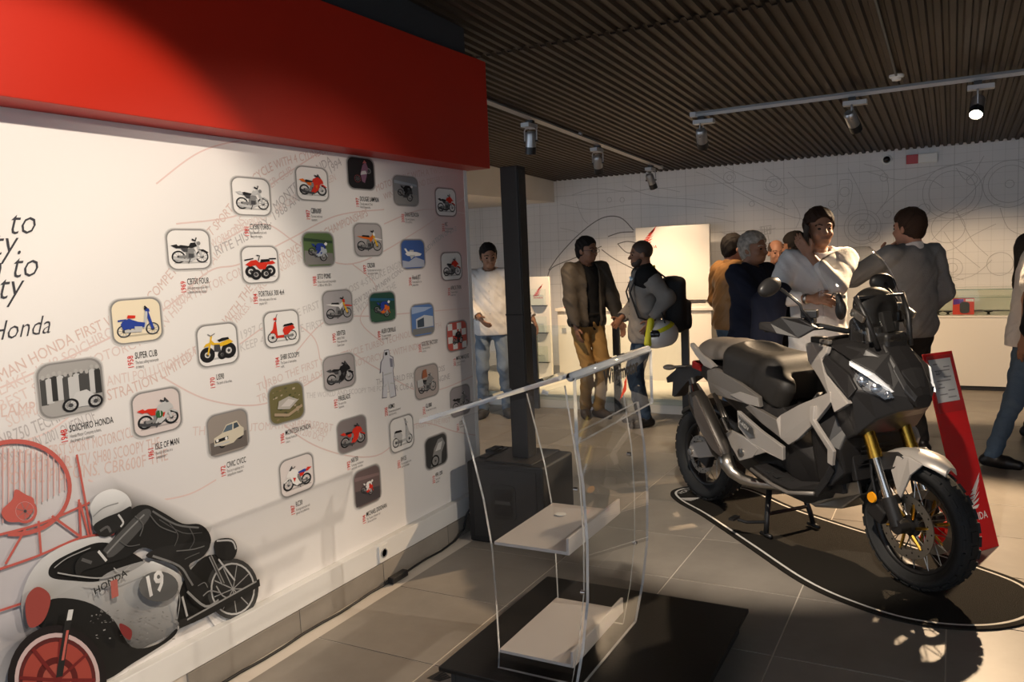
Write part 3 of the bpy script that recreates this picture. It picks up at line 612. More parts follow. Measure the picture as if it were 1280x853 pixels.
PIC = [  # centre px, size px, motif, background, title, year, caption
 ((89, 485), (80, 66), 'group', (0.35, 0.34, 0.33), 'SOICHIRO HONDA', '1948', ['Honda Motor Company is born,', 'the dream of a visionary.'], 'printed black and white picture of a crowd around a racing motorcycle'),
 ((171, 401), (62, 54), ('cub', dict(body=BL, seat=RD)), (0.80, 0.70, 0.52), 'SUPER CUB', '1958', ['The best selling motorcycle', 'in history.'], 'printed picture of small blue step-through with red seat'),
 ((236, 312), (53, 49), ('std', dict(body=K)), WH, 'CB750 FOUR', '1969', ['First sport motorcycle with 4', 'cylinders and disc brakes.'], 'printed picture of dark classic motorcycle'),
 ((314, 246), (47, 46), ('std', dict(body=LG, body2=LG)), WH, 'CX500 TURBO', '1981', ['Has been motorcycle with', 'being turbo engine.'], 'printed picture of pale grey motorcycle with small fairing'),
 ((390, 230), (39, 41), ('sport', dict(body=RD, body2=OR)), WH, 'CBR600F', '1987', ['The most emblematic', 'supersport.'], 'printed picture of red sport motorcycle'),
 ((451, 217), (33, 39), 'night', K, 'DOUGIE LAMPKIN', '1997', ['The only winner of 12 Trial', 'World Championships.'], 'printed dark picture of trial rider'),
 ((507, 239), (30, 36), 'race2', (0.25, 0.26, 0.27), 'DANI PEDROSA', '2003', ['Triple world champion in', '125 cc and 250 cc.'], 'printed picture of racer leaning on track'),
 ((557, 253), (25, 34), ('adv', dict(body=RD, body2=K)), WH, 'NC', '2012', ['New concept of models', 'for the urban use.'], 'printed picture of dark red motorcycle'),
 ((196, 515), (60, 54), ('sport', dict(body=LG, body2=RD, seat=RD)), (0.66, 0.58, 0.56), 'ISLE OF MAN', '1961', ["Honda's first win in a", 'competition.'], 'printed picture of silver and red vintage racer with green number disc'),
 ((272, 431), (50, 51), ('trike', dict(body=YL, flip=True)), WH, 'US90', '1970', ['The birth of the trikes.'], 'printed picture of yellow three-wheeler'),
 ((325, 331), (45, 45), ('atv', dict(body=RD, flip=True)), WH, 'FORTRAX 300 4x4', '1984', ['With wide seats of the most', 'popular ATV.'], 'printed picture of red quad bike'),
 ((398, 312), (38, 42), 'race1', (0.10, 0.16, 0.06), 'SITO PONS', '1988', ['Winner of the world championships', 'in 1988 and 1989 in 250 cc.'], 'printed picture of blue and white racer on grass verge'),
 ((460, 300), (34, 40), ('dirt', dict(body=OR, body2=WH)), (0.42, 0.39, 0.39), 'CR250R', '1997', ['The first motocross motorcycle', 'with aluminium chassis.'], 'printed picture of orange and white motocross bike'),
 ((516, 318), (29, 36), 'plane', (0.05, 0.11, 0.33), 'Honda JET', '2006', ['Commercialization of our', 'greatest dreams.'], 'printed picture of white jet in blue sky'),
 ((564, 333), (25, 34), ('adv', dict(body=RD, body2=WH)), WH, 'AFRICA TWIN', '2016', ['The only motorcycle', 'made to travel.'], 'printed picture of red adventure motorcycle'),
 ((285, 541), (50, 51), 'car', (0.30, 0.26, 0.23), 'CIVIC CVCC', '1972', ['First car in applying strict', 'anti-pollution measures'], 'printed picture of cream small car'),
 ((352, 411), (43, 44), ('scooter', dict(body=RD, flip=True)), WH, 'SH80 SCOOPY', '1984', ['The Queen of metropolitan', 'traffic.'], 'printed picture of red scooter'),
 ((422, 384), (36, 41), ('dirt', dict(body=WH, body2=RD)), (0.40, 0.38, 0.39), 'XRV750', '1990', ['AFRICA TWIN', 'Thirst version of the', 'Desert Queen.'], 'printed picture of white and red desert motorcycle'),
 ((478, 384), (32, 37), 'race3', (0.02, 0.07, 0.05), 'ALEX CRIVILLE', '1999', ['The Spanish champion', '500 cc World.'], 'printed picture of orange racer on dark green'),
 ((528, 400), (28, 39), 'building', (0.10, 0.20, 0.46), 'GOLTEC FACTORY', '2009', ['A new model of Asia in', 'the Honda.'], 'printed picture of pale factory under blue sky'),
 ((571, 420), (25, 36), 'flags', (0.55, 0.10, 0.08), 'MARC MARQUEZ', '2013', ['Youngest World Champion', 'ever MotoGP'], 'printed picture of rider before red and white flags'),
 ((358, 504), (43, 47), 'aerial', (0.16, 0.14, 0.06), 'MONTESA HONDA', '1986', ['Montesa Honda S.A.', 'is born.'], 'printed aerial picture of a factory'),
 ((424, 465), (39, 42), ('sport', dict(body=K, body2=DG)), (0.38, 0.35, 0.35), 'FIREBLADE', '1992', ['The start of the', 'Superbikes.'], 'printed picture of black sport motorcycle'),
 ((484, 468), (18, 60), 'robot', None, 'ASIMO', '2000', ['The most advanced humanoid', 'robot in the world.'], 'printed cut-out picture of white walking robot'),
 ((533, 477), (29, 40), 'tourer', (0.42, 0.36, 0.34), 'GL1800', '2001', ['The best tourer for traveling.'], 'printed picture of laden touring motorcycle'),
 ((575, 501), (24, 36), ('adv', dict(body=MG, body2=K)), (0.34, 0.31, 0.32), 'L125', '2011', ['The first compact'], 'printed picture of grey motorcycle'),
 ((440, 543), (36, 41), ('sport', dict(body=RD, body2=RD)), (0.20, 0.17, 0.17), 'NR750', '1992', ['Technology: 8 valve/piston', 'oval cylinder with valves.'], 'printed picture of red superbike on grey'),
 ((502, 542), (29, 42), ('scooter', dict(body=LG, body2=LG)), WH, 'SH125', '2001', ['The most popular scooter', 'with 4-stroke engine.'], 'printed picture of pale scooter'),
 ((545, 564), (27, 39), 'close', (0.05, 0.05, 0.05), 'VFR 1200', '2010', ['The first auto', 'superbike.'], 'printed dark close picture of motorcycle fairing'),
 ((371, 594), (42, 46), ('sport', dict(body=WH, body2=RD, seat=BL, flip=True)), (0.72, 0.66, 0.64), 'RC30', '1987', ['A racing motorcycle with', 'general use prebusiness.'], 'printed picture of white, red and blue racer'),
 ((459, 608), (33, 46), 'race4', (0.14, 0.10, 0.10), 'MICHAEL DOOHAN', '1994', ['The "Thunder of Brisbane" and', 'a 500 cup world titles.'], 'printed picture of racer cornering on dark track')]
for (c, s, motif, bg, title, year, capt, lab) in PIC:
    x0, z0 = pw(*c); w = pw(c[0]+s[0]/2, c[1])[0]-pw(c[0]-s[0]/2, c[1])[0]; h = pw(c[0], c[1]-s[1]/2)[1]-pw(c[0], c[1]+s[1]/2)[1]
    P = Print(ON); P.h = 0.0022; SCALE[0] = w*0.5
    T = lambda a, b, x0=x0, z0=z0, w=w, h=h: (x0+a*w*0.5, z0+b*h*0.5)
    def pg(pts, col): P.poly([T(*p) for p in pts], col)
    def ln(pts, lw, col): P.line([T(*p) for p in pts], lw*w*0.5, col)
    if motif != 'robot':
        for k, g in ((1.10, 0.80), (1.065, 0.55), (1.03, 0.30)):     # soft printed border
            P.poly([T(a*k, b*k) for a, b in rrect(2, 2, 0.42)], tuple(np.array(tint(x0, z0))*g))
        P.poly([T(a, b) for a, b in rrect(1.94, 1.94, 0.40)], bg if bg else WH)
    if isinstance(motif, tuple):
        if max(bg) > 0.5: pg([(-0.75, -0.72), (0.85, -0.72), (0.75, -0.64), (-0.7, -0.62)], tuple(np.array(bg)*0.6))
        bike2d(P, lambda a, b, T=T: T(a*1.02, b*1.04+0.0), motif[0], **motif[1])
        if title == 'ISLE OF MAN': P.poly([T(0.05+0.16*math.cos(2*PI*k/12), -0.12+0.18*math.sin(2*PI*k/12)) for k in range(12)], GN); ptext(P, '1', T(0.02, -0.2), 0.03, WH)
    elif motif == 'group':
        rr = random.Random(3)
        pg([(-0.95, 0.5), (0.95, 0.6), (0.95, 0.0), (-0.95, -0.2)], (0.10, 0.10, 0.10))
        for k in range(11):
            a = -0.85+k*0.17; b = 0.35+0.25*rr.random(); cc = rr.choice([0.03, 0.06, 0.3, 0.5]); pg([(a-0.11, b-0.9), (a+0.11, b-0.9), (a+0.10, b), (a, b+0.05), (a-0.10, b)], (cc,)*3); P.poly([T(a+0.06*math.cos(q*PI/5), b+0.13+0.09*math.sin(q*PI/5)) for q in range(10)], (0.40, 0.39, 0.38))
        pg([(-0.2, -0.75), (0.1, -0.2), (0.45, -0.15), (0.75, -0.45), (0.8, -0.8)], (0.55,)*3); wheel(P, T, (-0.1, -0.65), 0.26, 0.08); wheel(P, T, (0.7, -0.65), 0.25, 0.08)
    elif motif == 'night':
        wheel(P, T, (-0.30, -0.35), 0.30, 0.06, rim=(0.25, 0.02, 0.02)); wheel(P, T, (0.55, 0.2), 0.22, 0.05)
        pg([(-0.1, 0.0), (0.1, 0.55), (0.35, 0.75), (0.5, 0.4), (0.35, -0.2), (0.2, -0.6), (0.0, -0.5)], (0.20, 0.10, 0.16)); pg([(0.1, 0.65), (0.25, 0.88), (0.42, 0.7)], (0.4, 0.1, 0.1)); pg([(-0.1, -0.1), (0.4, 0.0), (0.3, 0.2), (0.0, 0.15)], LG)
    elif motif in ('race1', 'race2', 'race3', 'race4'):
        base = {'race1': (0.22, 0.21, 0.20), 'race2': (0.30, 0.29, 0.28), 'race3': (0.04, 0.10, 0.06), 'race4': (0.07, 0.06, 0.065)}[motif]
        pg([(-0.93, -0.9), (0.93, -0.9), (0.93, -0.25), (-0.93, -0.05)], base); pg([(-0.93, 0.5), (0.93, 0.35), (0.93, 0.5), (-0.93, 0.7)], {'race1': (0.03, 0.06, 0.03), 'race2': (0.35, 0.40, 0.45), 'race3': (0.02, 0.10, 0.18), 'race4': (0.22, 0.15, 0.15)}[motif])
        bc, rc = {'race1': ((0.45, 0.5, 0.55), BL), 'race2': (DG, K), 'race3': (OR, BL), 'race4': (RD, WH)}[motif]
        ca, sa = math.cos(-0.45), math.sin(-0.45); k = 0.75 if motif != 'race4' else 0.55
        bike2d(P, lambda a, b: T((a*ca-b*sa)*k, (a*sa+b*ca)*k-0.05), 'sport', body=bc, body2=rc, rider=rc)
    elif motif == 'plane':
        pg([(-0.93, -0.9), (0.93, -0.9), (0.93, -0.45), (0.2, -0.2), (-0.4, -0.5), (-0.93, -0.4)], (0.42, 0.45, 0.55)); pg([(-0.7, 0.05), (-0.4, 0.2), (0.3, 0.15), (0.75, 0.02), (0.6, -0.12), (0.1, -0.15), (-0.5, -0.1)], WH); pg([(-0.75, 0.4), (-0.55, 0.1), (-0.4, 0.12), (-0.6, 0.42)], WH); pg([(-0.3, -0.05), (0.2, -0.05), (-0.2, -0.35)], LG); pg([(-0.3, 0.3), (0.05, 0.3), (0.05, 0.18), (-0.3, 0.18)], LG)
    elif motif == 'car':
        pg([(-0.93, -0.9), (0.93, -0.9), (0.93, -0.1), (-0.93, -0.3)], (0.14, 0.12, 0.11)); wheel(P, T, (-0.35, -0.52), 0.16, 0.08, 4); wheel(P, T, (0.55, -0.3), 0.16, 0.08, 4)
        pg([(-0.75, -0.45), (-0.75, -0.1), (-0.35, 0.05), (-0.1, 0.42), (0.45, 0.5), (0.62, 0.2), (0.78, 0.05), (0.75, -0.3), (0.4, -0.4), (0.2, -0.55), (-0.3, -0.58)], (0.62, 0.56, 0.44)); pg([(-0.3, 0.08), (-0.08, 0.37), (0.22, 0.40), (0.18, 0.1)], (0.10, 0.14, 0.18)); pg([(0.25, 0.12), (0.28, 0.40), (0.45, 0.42), (0.55, 0.18)], (0.05, 0.07, 0.09))
        pg([(-0.72, -0.2), (-0.05, -0.15), (-0.05, -0.3), (-0.7, -0.36)], K); pg([(-0.78, -0.42), (-0.0, -0.40), (0.0, -0.48), (-0.76, -0.5)], LG)
        for a in (-0.6, -0.15): P.poly([T(a+0.07*math.cos(q*PI/4), -0.24+0.08*math.sin(q*PI/4)) for q in range(8)], WH)
    elif motif == 'building':
        pg([(-0.93, -0.9), (0.93, -0.9), (0.93, -0.55), (-0.93, -0.5)], (0.2, 0.2, 0.2)); pg([(-0.6, -0.5), (-0.6, 0.1), (0.15, 0.3), (0.93, 0.15), (0.93, -0.5)], (0.55, 0.57, 0.6)); pg([(-0.5, -0.45), (-0.5, 0.0), (0.1, 0.15), (0.1, -0.45)], (0.05, 0.07, 0.10)); pg([(-0.93, 0.45), (0.2, 0.55), (0.93, 0.75), (-0.93, 0.9)], (0.35, 0.45, 0.65))
    elif motif == 'flags':
        for i in range(4):
            for j in range(4):
                if (i+j) % 2: pg([(-0.9+0.45*i, -0.9+0.45*j), (-0.45+0.45*i, -0.9+0.45*j), (-0.45+0.45*i, -0.45+0.45*j), (-0.9+0.45*i, -0.45+0.45*j)], WH)
        bike2d(P, lambda a, b: T(a*0.6, b*0.7-0.1), 'sport', body=K, body2=RD, rider=K)
    elif motif == 'aerial':
        rr = random.Random(5)
        for k in range(40): a, b = rr.uniform(-0.85, 0.75), rr.uniform(-0.85, 0.75); q = rr.uniform(0.05, 0.16); pg([(a, b), (a+q, b+0.03), (a+q, b+q*0.8), (a, b+q*0.7)], rr.choice([(0.05, 0.07, 0.02), (0.25, 0.18, 0.10), (0.42, 0.35, 0.25), (0.10, 0.09, 0.05)]))
        pg([(-0.6, -0.2), (0.1, -0.35), (0.65, 0.05), (0.1, 0.35), (-0.5, 0.2)], (0.45, 0.42, 0.38)); pg([(-0.4, -0.1), (0.1, -0.2), (0.45, 0.05), (0.05, 0.22)], (0.62, 0.58, 0.55)); ln([(-0.8, -0.45), (0.0, -0.65), (0.85, -0.3)], 0.12, (0.40, 0.30, 0.2))
    elif motif == 'tourer':
        bike2d(P, lambda a, b: T(a*0.9, b*0.95-0.05), 'adv', body=MG, body2=MG); pg([(-0.85, -0.25), (-0.85, 0.2), (-0.4, 0.25), (-0.35, -0.2)], LG); pg([(-0.45, 0.25), (-0.35, 0.75), (-0.05, 0.8), (0.02, 0.3)], (0.35, 0.12, 0.06))
    elif motif == 'close':
        pg([(-0.6, -0.9), (-0.2, 0.2), (0.2, 0.7), (0.6, 0.75), (0.85, 0.3), (0.5, -0.2), (0.4, -0.9)], (0.25,)*3); pg([(-0.1, 0.0), (0.2, 0.45), (0.6, 0.5), (0.4, 0.0)], (0.55,)*3); wheel(P, T, (-0.15, -0.6), 0.38, 0.12)
    elif motif == 'robot':
        wc = (0.62, 0.62, 0.66); ol = (0.16, 0.15, 0.19); T = lambda a, b, x0=x0, z0=z0, w=w, h=h: (x0+a*w*0.5, z0+b*h*0.5)
        sil = [(-0.25, 1.0), (0.35, 1.0), (0.45, 0.75), (0.85, 0.65), (0.9, 0.3), (0.75, 0.1), (0.85, -0.5), (0.95, -0.98), (0.2, -1.0), (0.0, -0.3), (-0.25, -0.95), (-0.85, -0.92), (-0.6, -0.3), (-0.6, 0.15), (-0.95, 0.1), (-0.75, 0.55), (-0.4, 0.7)]
        P.poly([T(a*1.12, b*1.03) for a, b in sil], ol); P.poly([T(a, b) for a, b in sil], wc); pg([(-0.2, 0.93), (0.15, 0.93), (0.1, 0.8), (-0.2, 0.8)], K); pg([(0.4, 0.65), (0.8, 0.6), (0.8, 0.25), (0.45, 0.28)], (0.22, 0.22, 0.28)); ln([(-0.5, 0.0), (0.6, 0.02)], 0.12, LG); ln([(-0.3, -0.4), (-0.55, -0.5)], 0.1, LG); ln([(0.3, -0.4), (0.75, -0.45)], 0.1, LG)
    po = P.build('picture', panel); po['label'] = lab
    # caption
    Q = Print(ON); Q.h = 0.0022; tw = 0.145; sz = 0.033; tx, tz = x0-0.022, z0-h/2-0.058
    if motif == 'robot': tx = x0-0.01
    ptext(Q, title, (tx, tz), sz, (0.03, 0.03, 0.03), bold=0.004, sx=0.56)
    for i, l in enumerate(capt): ptext(Q, l, (tx, tz-0.019-0.0155*i), 0.0165, (0.16, 0.15, 0.15), sx=0.52)
    ptext(Q, year, (tx-0.008, tz-0.032), 0.033, (0.66, 0.05, 0.04), sx=0.70, ang=PI/2, bold=0.006)
    Q.build('caption', po)

# the large black and white racer printed across the lower left
RP = Print(ON, 0.0002); RP.h = 0.0030
def rc(x, y): return pw(x/2.4176, 500+y/2.4176)
def closed_smooth(P, n=5):
    P = [np.array(p, float) for p in P]; N = len(P); out = []
    for i in range(N):
        p0, p1, p2, p3 = P[i-1], P[i], P[(i+1) % N], P[(i+2) % N]
        for k in range(n):
            t = k/n; out.append(0.5*((2*p1)+(-p0+p2)*t+(2*p0-5*p1+4*p2-p3)*t*t+(-p0+3*p1-3*p2+p3)*t**3))
    return out
def rp(pts, c, cols=None, n=5):
    if cols: cols = [tuple(np.array(cols[i])*(1-k/n)+np.array(cols[(i+1) % len(cols)])*k/n) for i in range(len(cols)) for k in range(n)]
    RP.poly([rc(*p) for p in closed_smooth(pts, n)], (c,)*3 if not isinstance(c, tuple) else c, cols)
def rl(pts, w, c): RP.line([rc(*p) for p in smooth(pts, 4)], w/2.4176*0.0021, (c,)*3 if not isinstance(c, tuple) else c)
def fade(pts, inner, c):     # dark haze fading to the paper tone
    P0 = [rc(*p) for p in pts]; cx, cy = rc(*inner)
    for i in range(len(P0)):
        a, b = P0[i], P0[(i+1) % len(P0)]; RP.poly([(cx, cy), a, b], None, [(c,)*3, tint(*a), tint(*b)])
fade([(235, 330), (250, 260), (330, 225), (430, 270), (560, 330), (650, 380), (700, 420), (560, 480), (330, 480), (240, 420)], (420, 350), 0.05)
fade([(640, 380), (760, 440), (800, 520), (790, 600), (650, 690), (560, 560)], (690, 520), 0.12)
fade([(-60, 700), (60, 640), (200, 640), (330, 700), (420, 760), (330, 900), (-60, 900)], (150, 760), 0.02)
CR = (0.50, 0.11, 0.09)
for k in range(14): rl([(-30+17*k, 140+2*k), (-30+17*k, 390-9*k)], 5, (0.60, 0.36, 0.34))
RP.line([rc(40+165*math.cos(t), 265+140*math.sin(t)) for t in np.linspace(-2.2, 1.7, 30)], 0.014, CR)
for pts in [[(-20, 410), (120, 372), (265, 310)], [(-20, 515), (110, 470), (240, 415), (340, 405)], [(110, 365), (118, 470)], [(232, 300), (238, 415)], [(10, 495), (70, 390)], [(150, 350), (240, 415)], [(235, 310), (262, 412)], [(225, 165), (250, 300), (270, 410)], [(-20, 640), (150, 585), (250, 560)]]: rl(pts, 9, CR)
rp([(0, 330), (30, 300), (40, 270), (70, 285), (95, 300), (90, 340), (60, 365), (20, 368), (0, 350)], CR); wheel(RP, lambda a, b: rc(68+a*60, 335-b*60), (0, 0), 0.62, 0.14, 7, rim=(0.6, 0.3, 0.3), col=CR)
rp([(55, 610), (80, 530), (130, 470), (220, 425), (310, 410), (345, 430), (430, 490), (455, 487), (525, 520), (542, 548), (530, 620), (525, 690), (450, 735), (390, 750), (330, 660), (250, 610), (150, 600), (100, 650), (70, 690)], None,
   [(0.42,)*3, (0.55,)*3, (0.6,)*3, (0.62,)*3, (0.62,)*3, (0.5,)*3, (0.55,)*3, (0.7,)*3, (0.66,)*3, (0.55,)*3, (0.45,)*3, (0.2,)*3, (0.12,)*3, (0.10,)*3, (0.25,)*3, (0.38,)*3, (0.35,)*3, (0.25,)*3, (0.2,)*3])
rp([(150, 600), (250, 608), (330, 657), (390, 745), (470, 735), (525, 690), (510, 720), (400, 790), (300, 845), (260, 760), (200, 700), (120, 690), (100, 650)], 0.014)
rp([(138, 515), (160, 485), (230, 450), (290, 430), (345, 440), (425, 485), (380, 515), (290, 547), (210, 545), (150, 537)], 0.012); rp([(290, 545), (330, 515), (430, 485), (400, 510), (340, 535)], 0.30)
rp([(540, 560), (600, 480), (660, 470), (720, 520), (740, 560), (600, 640), (530, 670)], 0.015)
for q, cc in ((1.0, 0.05), (0.86, 0.5), (0.80, 0.03)): RP.poly([rc(695+78*q*math.cos(t), 570+92*q*math.sin(t)) for t in np.linspace(0, 2*PI, 28)[:-1]], (cc,)*3)
for k in range(9): rl([(695, 570), (695+60*math.cos(k*0.7), 570+72*math.sin(k*0.7))], 5, 0.35)
rp([(640, 425), (690, 418), (707, 450), (690, 482), (645, 470)], 0.02); rl([(645, 425), (690, 425), (703, 450)], 8, 0.5); rl([(625, 470), (665, 555)], 17, 0.30); rl([(625, 470), (665, 555)], 8, 0.06); rl([(650, 480), (700, 545)], 8, 0.5)
rp([(350, 385), (385, 330), (430, 316), (480, 338), (540, 372), (590, 374), (618, 395), (627, 430), (600, 455), (520, 475), (470, 462), (420, 445), (370, 475), (300, 492), (290, 460), (330, 420)], 0.016)
rp([(300, 455), (350, 400), (420, 332), (446, 342), (405, 400), (330, 472)], 0.075); rl([(312, 462), (360, 410), (425, 345)], 7, 0.22); rl([(450, 335), (520, 375), (590, 385)], 8, 0.13); rl([(470, 360), (540, 400), (600, 400)], 4, 0.08)
rp([(470, 445), (560, 430), (622, 430), (605, 470), (560, 500), (600, 545), (620, 560), (570, 605), (555, 570), (535, 520), (500, 492), (430, 472)], 0.022); rl([(450, 470), (530, 500), (560, 540), (575, 565)], 9, 0.20); rp([(556, 572), (612, 545), (624, 576), (578, 618)], 0.02)
rp([(215, 500), (240, 465), (290, 452), (312, 470), (300, 495), (240, 515), (225, 540)], 0.02); rl([(285, 455), (310, 485)], 10, 0.6); rl([(235, 480), (265, 490)], 12, 0.10)
rp([(266, 352), (260, 322), (283, 285), (328, 268), (370, 285), (385, 320), (350, 337), (300, 357), (270, 380)], None, [(0.4,)*3, (0.6,)*3, (0.75,)*3, (0.8,)*3, (0.72,)*3, (0.5,)*3, (0.35,)*3, (0.4,)*3, (0.35,)*3])
rp([(270, 380), (300, 357), (350, 337), (384, 321), (378, 362), (350, 388), (312, 412), (284, 405)], 0.02); rl([(290, 395), (312, 382), (322, 398)], 10, 0.10); rl([(345, 345), (360, 368), (352, 382)], 8, 0.5); rl([(268, 352), (300, 325), (345, 310)], 5, 0.25)
for pts, w_, g_ in [([(440, 345), (470, 380), (520, 400)], 5, 0.10), ([(395, 350), (420, 375), (410, 410)], 5, 0.11), ([(500, 372), (525, 405), (515, 440)], 4, 0.09), ([(560, 385), (575, 420), (560, 450)], 4, 0.10), ([(350, 425), (375, 440), (410, 435)], 4, 0.10), ([(520, 455), (570, 450), (605, 440)], 5, 0.16), ([(545, 480), (565, 470), (590, 460)], 4, 0.12), ([(585, 560), (605, 550), (615, 565)], 4, 0.2), ([(160, 520), (220, 530), (300, 535), (380, 508)], 5, 0.35), ([(150, 505), (190, 475), (260, 445)], 4, 0.3), ([(330, 505), (350, 520), (380, 500)], 4, 0.4), ([(240, 560), (330, 560), (430, 520)], 4, 0.42), ([(520, 560), (530, 600), (522, 660)], 5, 0.30), ([(640, 560), (660, 590), (690, 600)], 6, 0.35), ([(600, 590), (620, 575), (650, 580)], 6, 0.25)]: rl(pts, w_, g_)
for k_ in range(60):       # grime speckle on the old photograph
    a_, b_ = random.uniform(250, 520), random.uniform(620, 720); rl([(a_, b_), (a_+random.uniform(3, 9), b_+random.uniform(-3, 3))], random.uniform(2, 5), random.uniform(0.08, 0.3))
rl([(520, 675), (620, 630), (765, 548)], 36, 0.02); rl([(545, 660), (640, 608), (755, 545)], 8, 0.30); rl([(545, 575), (600, 620), (640, 600)], 10, 0.28); rl([(530, 590), (545, 650)], 10, 0.4)
RP.poly([rc(458+60*math.cos(t), 560+46*math.sin(t)) for t in np.linspace(0, 2*PI, 24)[:-1]], (0.12,)*3)
ptext(RP, '19', rc(420, 595), 0.105, (0.75, 0.74, 0.73), sx=0.8, ang=0.10, bold=0.03)
ptext(RP, 'HONDA', rc(264, 585), 0.034, (0.03, 0.03, 0.03), sx=1.0, ang=0.17, bold=0.015)
rl([(322, 540), (326, 592)], 30, (0.42, 0.12, 0.10)); rp([(55, 600), (90, 560), (130, 590), (110, 660), (65, 680)], (0.30, 0.06, 0.05)); rp([(340, 670), (375, 690), (370, 720), (345, 700)], (0.2, 0.03, 0.03))
for q, cc in ((1.0, (0.015, 0.012, 0.013)), (0.86, (0.55, 0.42, 0.42)), (0.78, (0.10, 0.02, 0.02)), (0.70, (0.34, 0.06, 0.045)), (0.42, (0.10, 0.015, 0.015)), (0.30, (0.36, 0.08, 0.06))): RP.poly([rc(150+150*q*math.cos(t), 840+165*q*math.sin(t)) for t in np.linspace(0, 2*PI, 40)[:-1]], cc)
for k in range(8): rl([(150, 840), (150+115*math.cos(k*0.8), 840+125*math.sin(k*0.8))], 12, (0.16, 0.02, 0.02))
rl([(188, 630), (172, 720), (155, 830)], 26, 0.02); rl([(180, 690), (165, 780)], 10, (0.5, 0.12, 0.10)); rl([(190, 628), (184, 660)], 20, 0.62)
RP_o = RP.build('racer_picture', panel); RP_o['label'] = 'large printed black and white picture of crouching racer number 19'
# trim what falls below the board
trim(RP_o, [((0, 0, 0.2135), (0, 0, -1))])
# ------------------------------------------------------------ podium and acrylic lectern
pod_m = mat('black_stage_board', (0.007, 0.0065, 0.0065), 0.38, noise=0.2, nscale=6, bump=0.05, bscale=90)
pod = thing('podium', 'low square black podium under the clear lectern', 'podium', (2.872, 1.205, 0))
mb = MB(); mb.box((0, 0, 0.091), (0.935, 0.935, 0.018)); mb.build('deck', pod_m, pod, bevel=0.003)
mb = MB()
for a, b, sx, sy in ((0, -0.425, 0.87, 0.018), (0, 0.425, 0.87, 0.018), (-0.425, 0, 0.018, 0.83), (0.425, 0, 0.018, 0.83)): mb.box((a, b, 0.041), (sx, sy, 0.082))
mb.build('base_frame', mat('dark_grey_board', (0.030, 0.029, 0.029), 0.5), pod)
ACR = clear_mat('clear_acrylic', (0.955, 0.962, 0.965), 0.02, 1.15)
EDGE = mat('acrylic_polished_edge', (0.80, 0.83, 0.86), 0.08, trans=0.55, ior=1.25, spec=0.8)
FROST = mat('milky_acrylic', (0.62, 0.58, 0.56), 0.35, trans=0.25, ior=1.2)
def sheet(name, outline, t, fn, parent, edge_bevel=0):
    """flat or bent acrylic sheet: clear faces, bright polished edges"""
    mb = MB(); n = len(outline); mb.cur = 0
    vs = [fn(a, b, 0) for a, b in outline]+[fn(a, b, t) for a, b in outline]
    mb.add(vs, [tuple(range(n-1, -1, -1)), tuple(range(n, 2*n))]); mb.cur = 1
    k = len(mb.v)-2*n; mb.f += [(i, (i+1) % n, n+(i+1) % n, n+i) for i in range(n)]; mb.mi += [1]*n
    return mb.build(name, [ACR, EDGE], parent)
lec = thing('lectern', 'clear acrylic lectern with two milky shelves on the black podium', 'lectern', (2.735, 1.30, 0.10))
XN, XF = -0.255, 0.255
back = [(1.562, 1.036), (1.527, 0.895), (1.490, 0.736), (1.464, 0.56), (1.456, 0.335), (1.454, 0.17), (1.460, 0.103)]
front = [(1.150, 1.165), (1.130, 1.015), (1.108, 0.845), (1.100, 0.647), (1.106, 0.45), (1.130, 0.27), (1.165, 0.103)]
prof = [(y-1.30, z-0.10) for y, z in (back+front[::-1])]
for X in (XN, XF):
    sheet('side_panel', prof, 0.012, lambda a, b, t, X=X: (X+t, a, b), lec)
fp = [(y-0.032-1.30, z-0.10) for y, z in front[1:]]
# curved front panel, bent along its height
mb = MB(); XL, XR = -0.305, 0.305; n = len(fp)
vs = []; 
for (y, z) in fp: vs += [(XL, y, z), (XR, y, z), (XR, y-0.010, z), (XL, y-0.010, z)]
for i in range(n-1):
    a = 4*i; b = a+4
    mb.cur = 0
    if i == 0: mb.add(vs, [])
    for q, ci in (((a, a+1, b+1, b), 0), ((a+3, b+3, b+2, a+2), 0), ((a, b, b+3, a+3), 1), ((a+1, a+2, b+2, b+1), 1)): mb.f.append(q); mb.mi.append(ci)
mb.f += [(0, 3, 2, 1), (4*n-4, 4*n-3, 4*n-2, 4*n-1)]; mb.mi += [1, 1]
mb.build('front_panel', [ACR, EDGE], lec, auto=40)
# sloping top with rounded front edge
ty0, tz0, ty1, tz1 = 1.665-1.30, 1.030-0.10, 1.075-1.30, 1.213-0.10
sheet('sloping_top', [(-0.375, 0), (0.375, 0), (0.375, 1), (-0.375, 1)], 0.016, lambda a, b, t: (a, ty0+(ty1-ty0)*b, tz0+(tz1-tz0)*b+t), lec)
mb = MB(); mb.tube([(-0.375, ty1-0.004, tz1+0.002), (0.375, ty1-0.004, tz1+0.002)], 0.015, 12); mb.build('top_front_edge', EDGE, lec, smooth=True)
sign_pl = sheet('name_plate', [(-0.375, 1.0-0.10), (0.372, 1.0-0.10), (0.372, 1.213-0.10), (-0.375, 1.213-0.10)], 0.012, lambda a, b, t: (a, ty1-0.012-t*1.0, b), lec)
NP = Print(lambda a, b, h: (a, ty1-0.0245-h, b))
ptext(NP, 'Wingmotor', (-0.145, 1.153-0.10), 0.070, (0.006, 0.006, 0.008), width=0.350, bold=0.035)
NP.build('lettering', sign_pl)['label'] = 'black name lettering on clear plate'
NF = Print(lambda a, b, h: (a-0.078, ty1-0.0245-h, b+0.037))
for k in range(5): NF.poly([(0.085+0.012*k, 1.045-0.10+0.004*k), (0.100+0.010*k, 1.045-0.10+0.004*k), (0.150-0.004*k, 1.105-0.10-0.004*k+0.012), (0.142-0.004*k, 1.100-0.10)], (0.75, 0.06, 0.02))
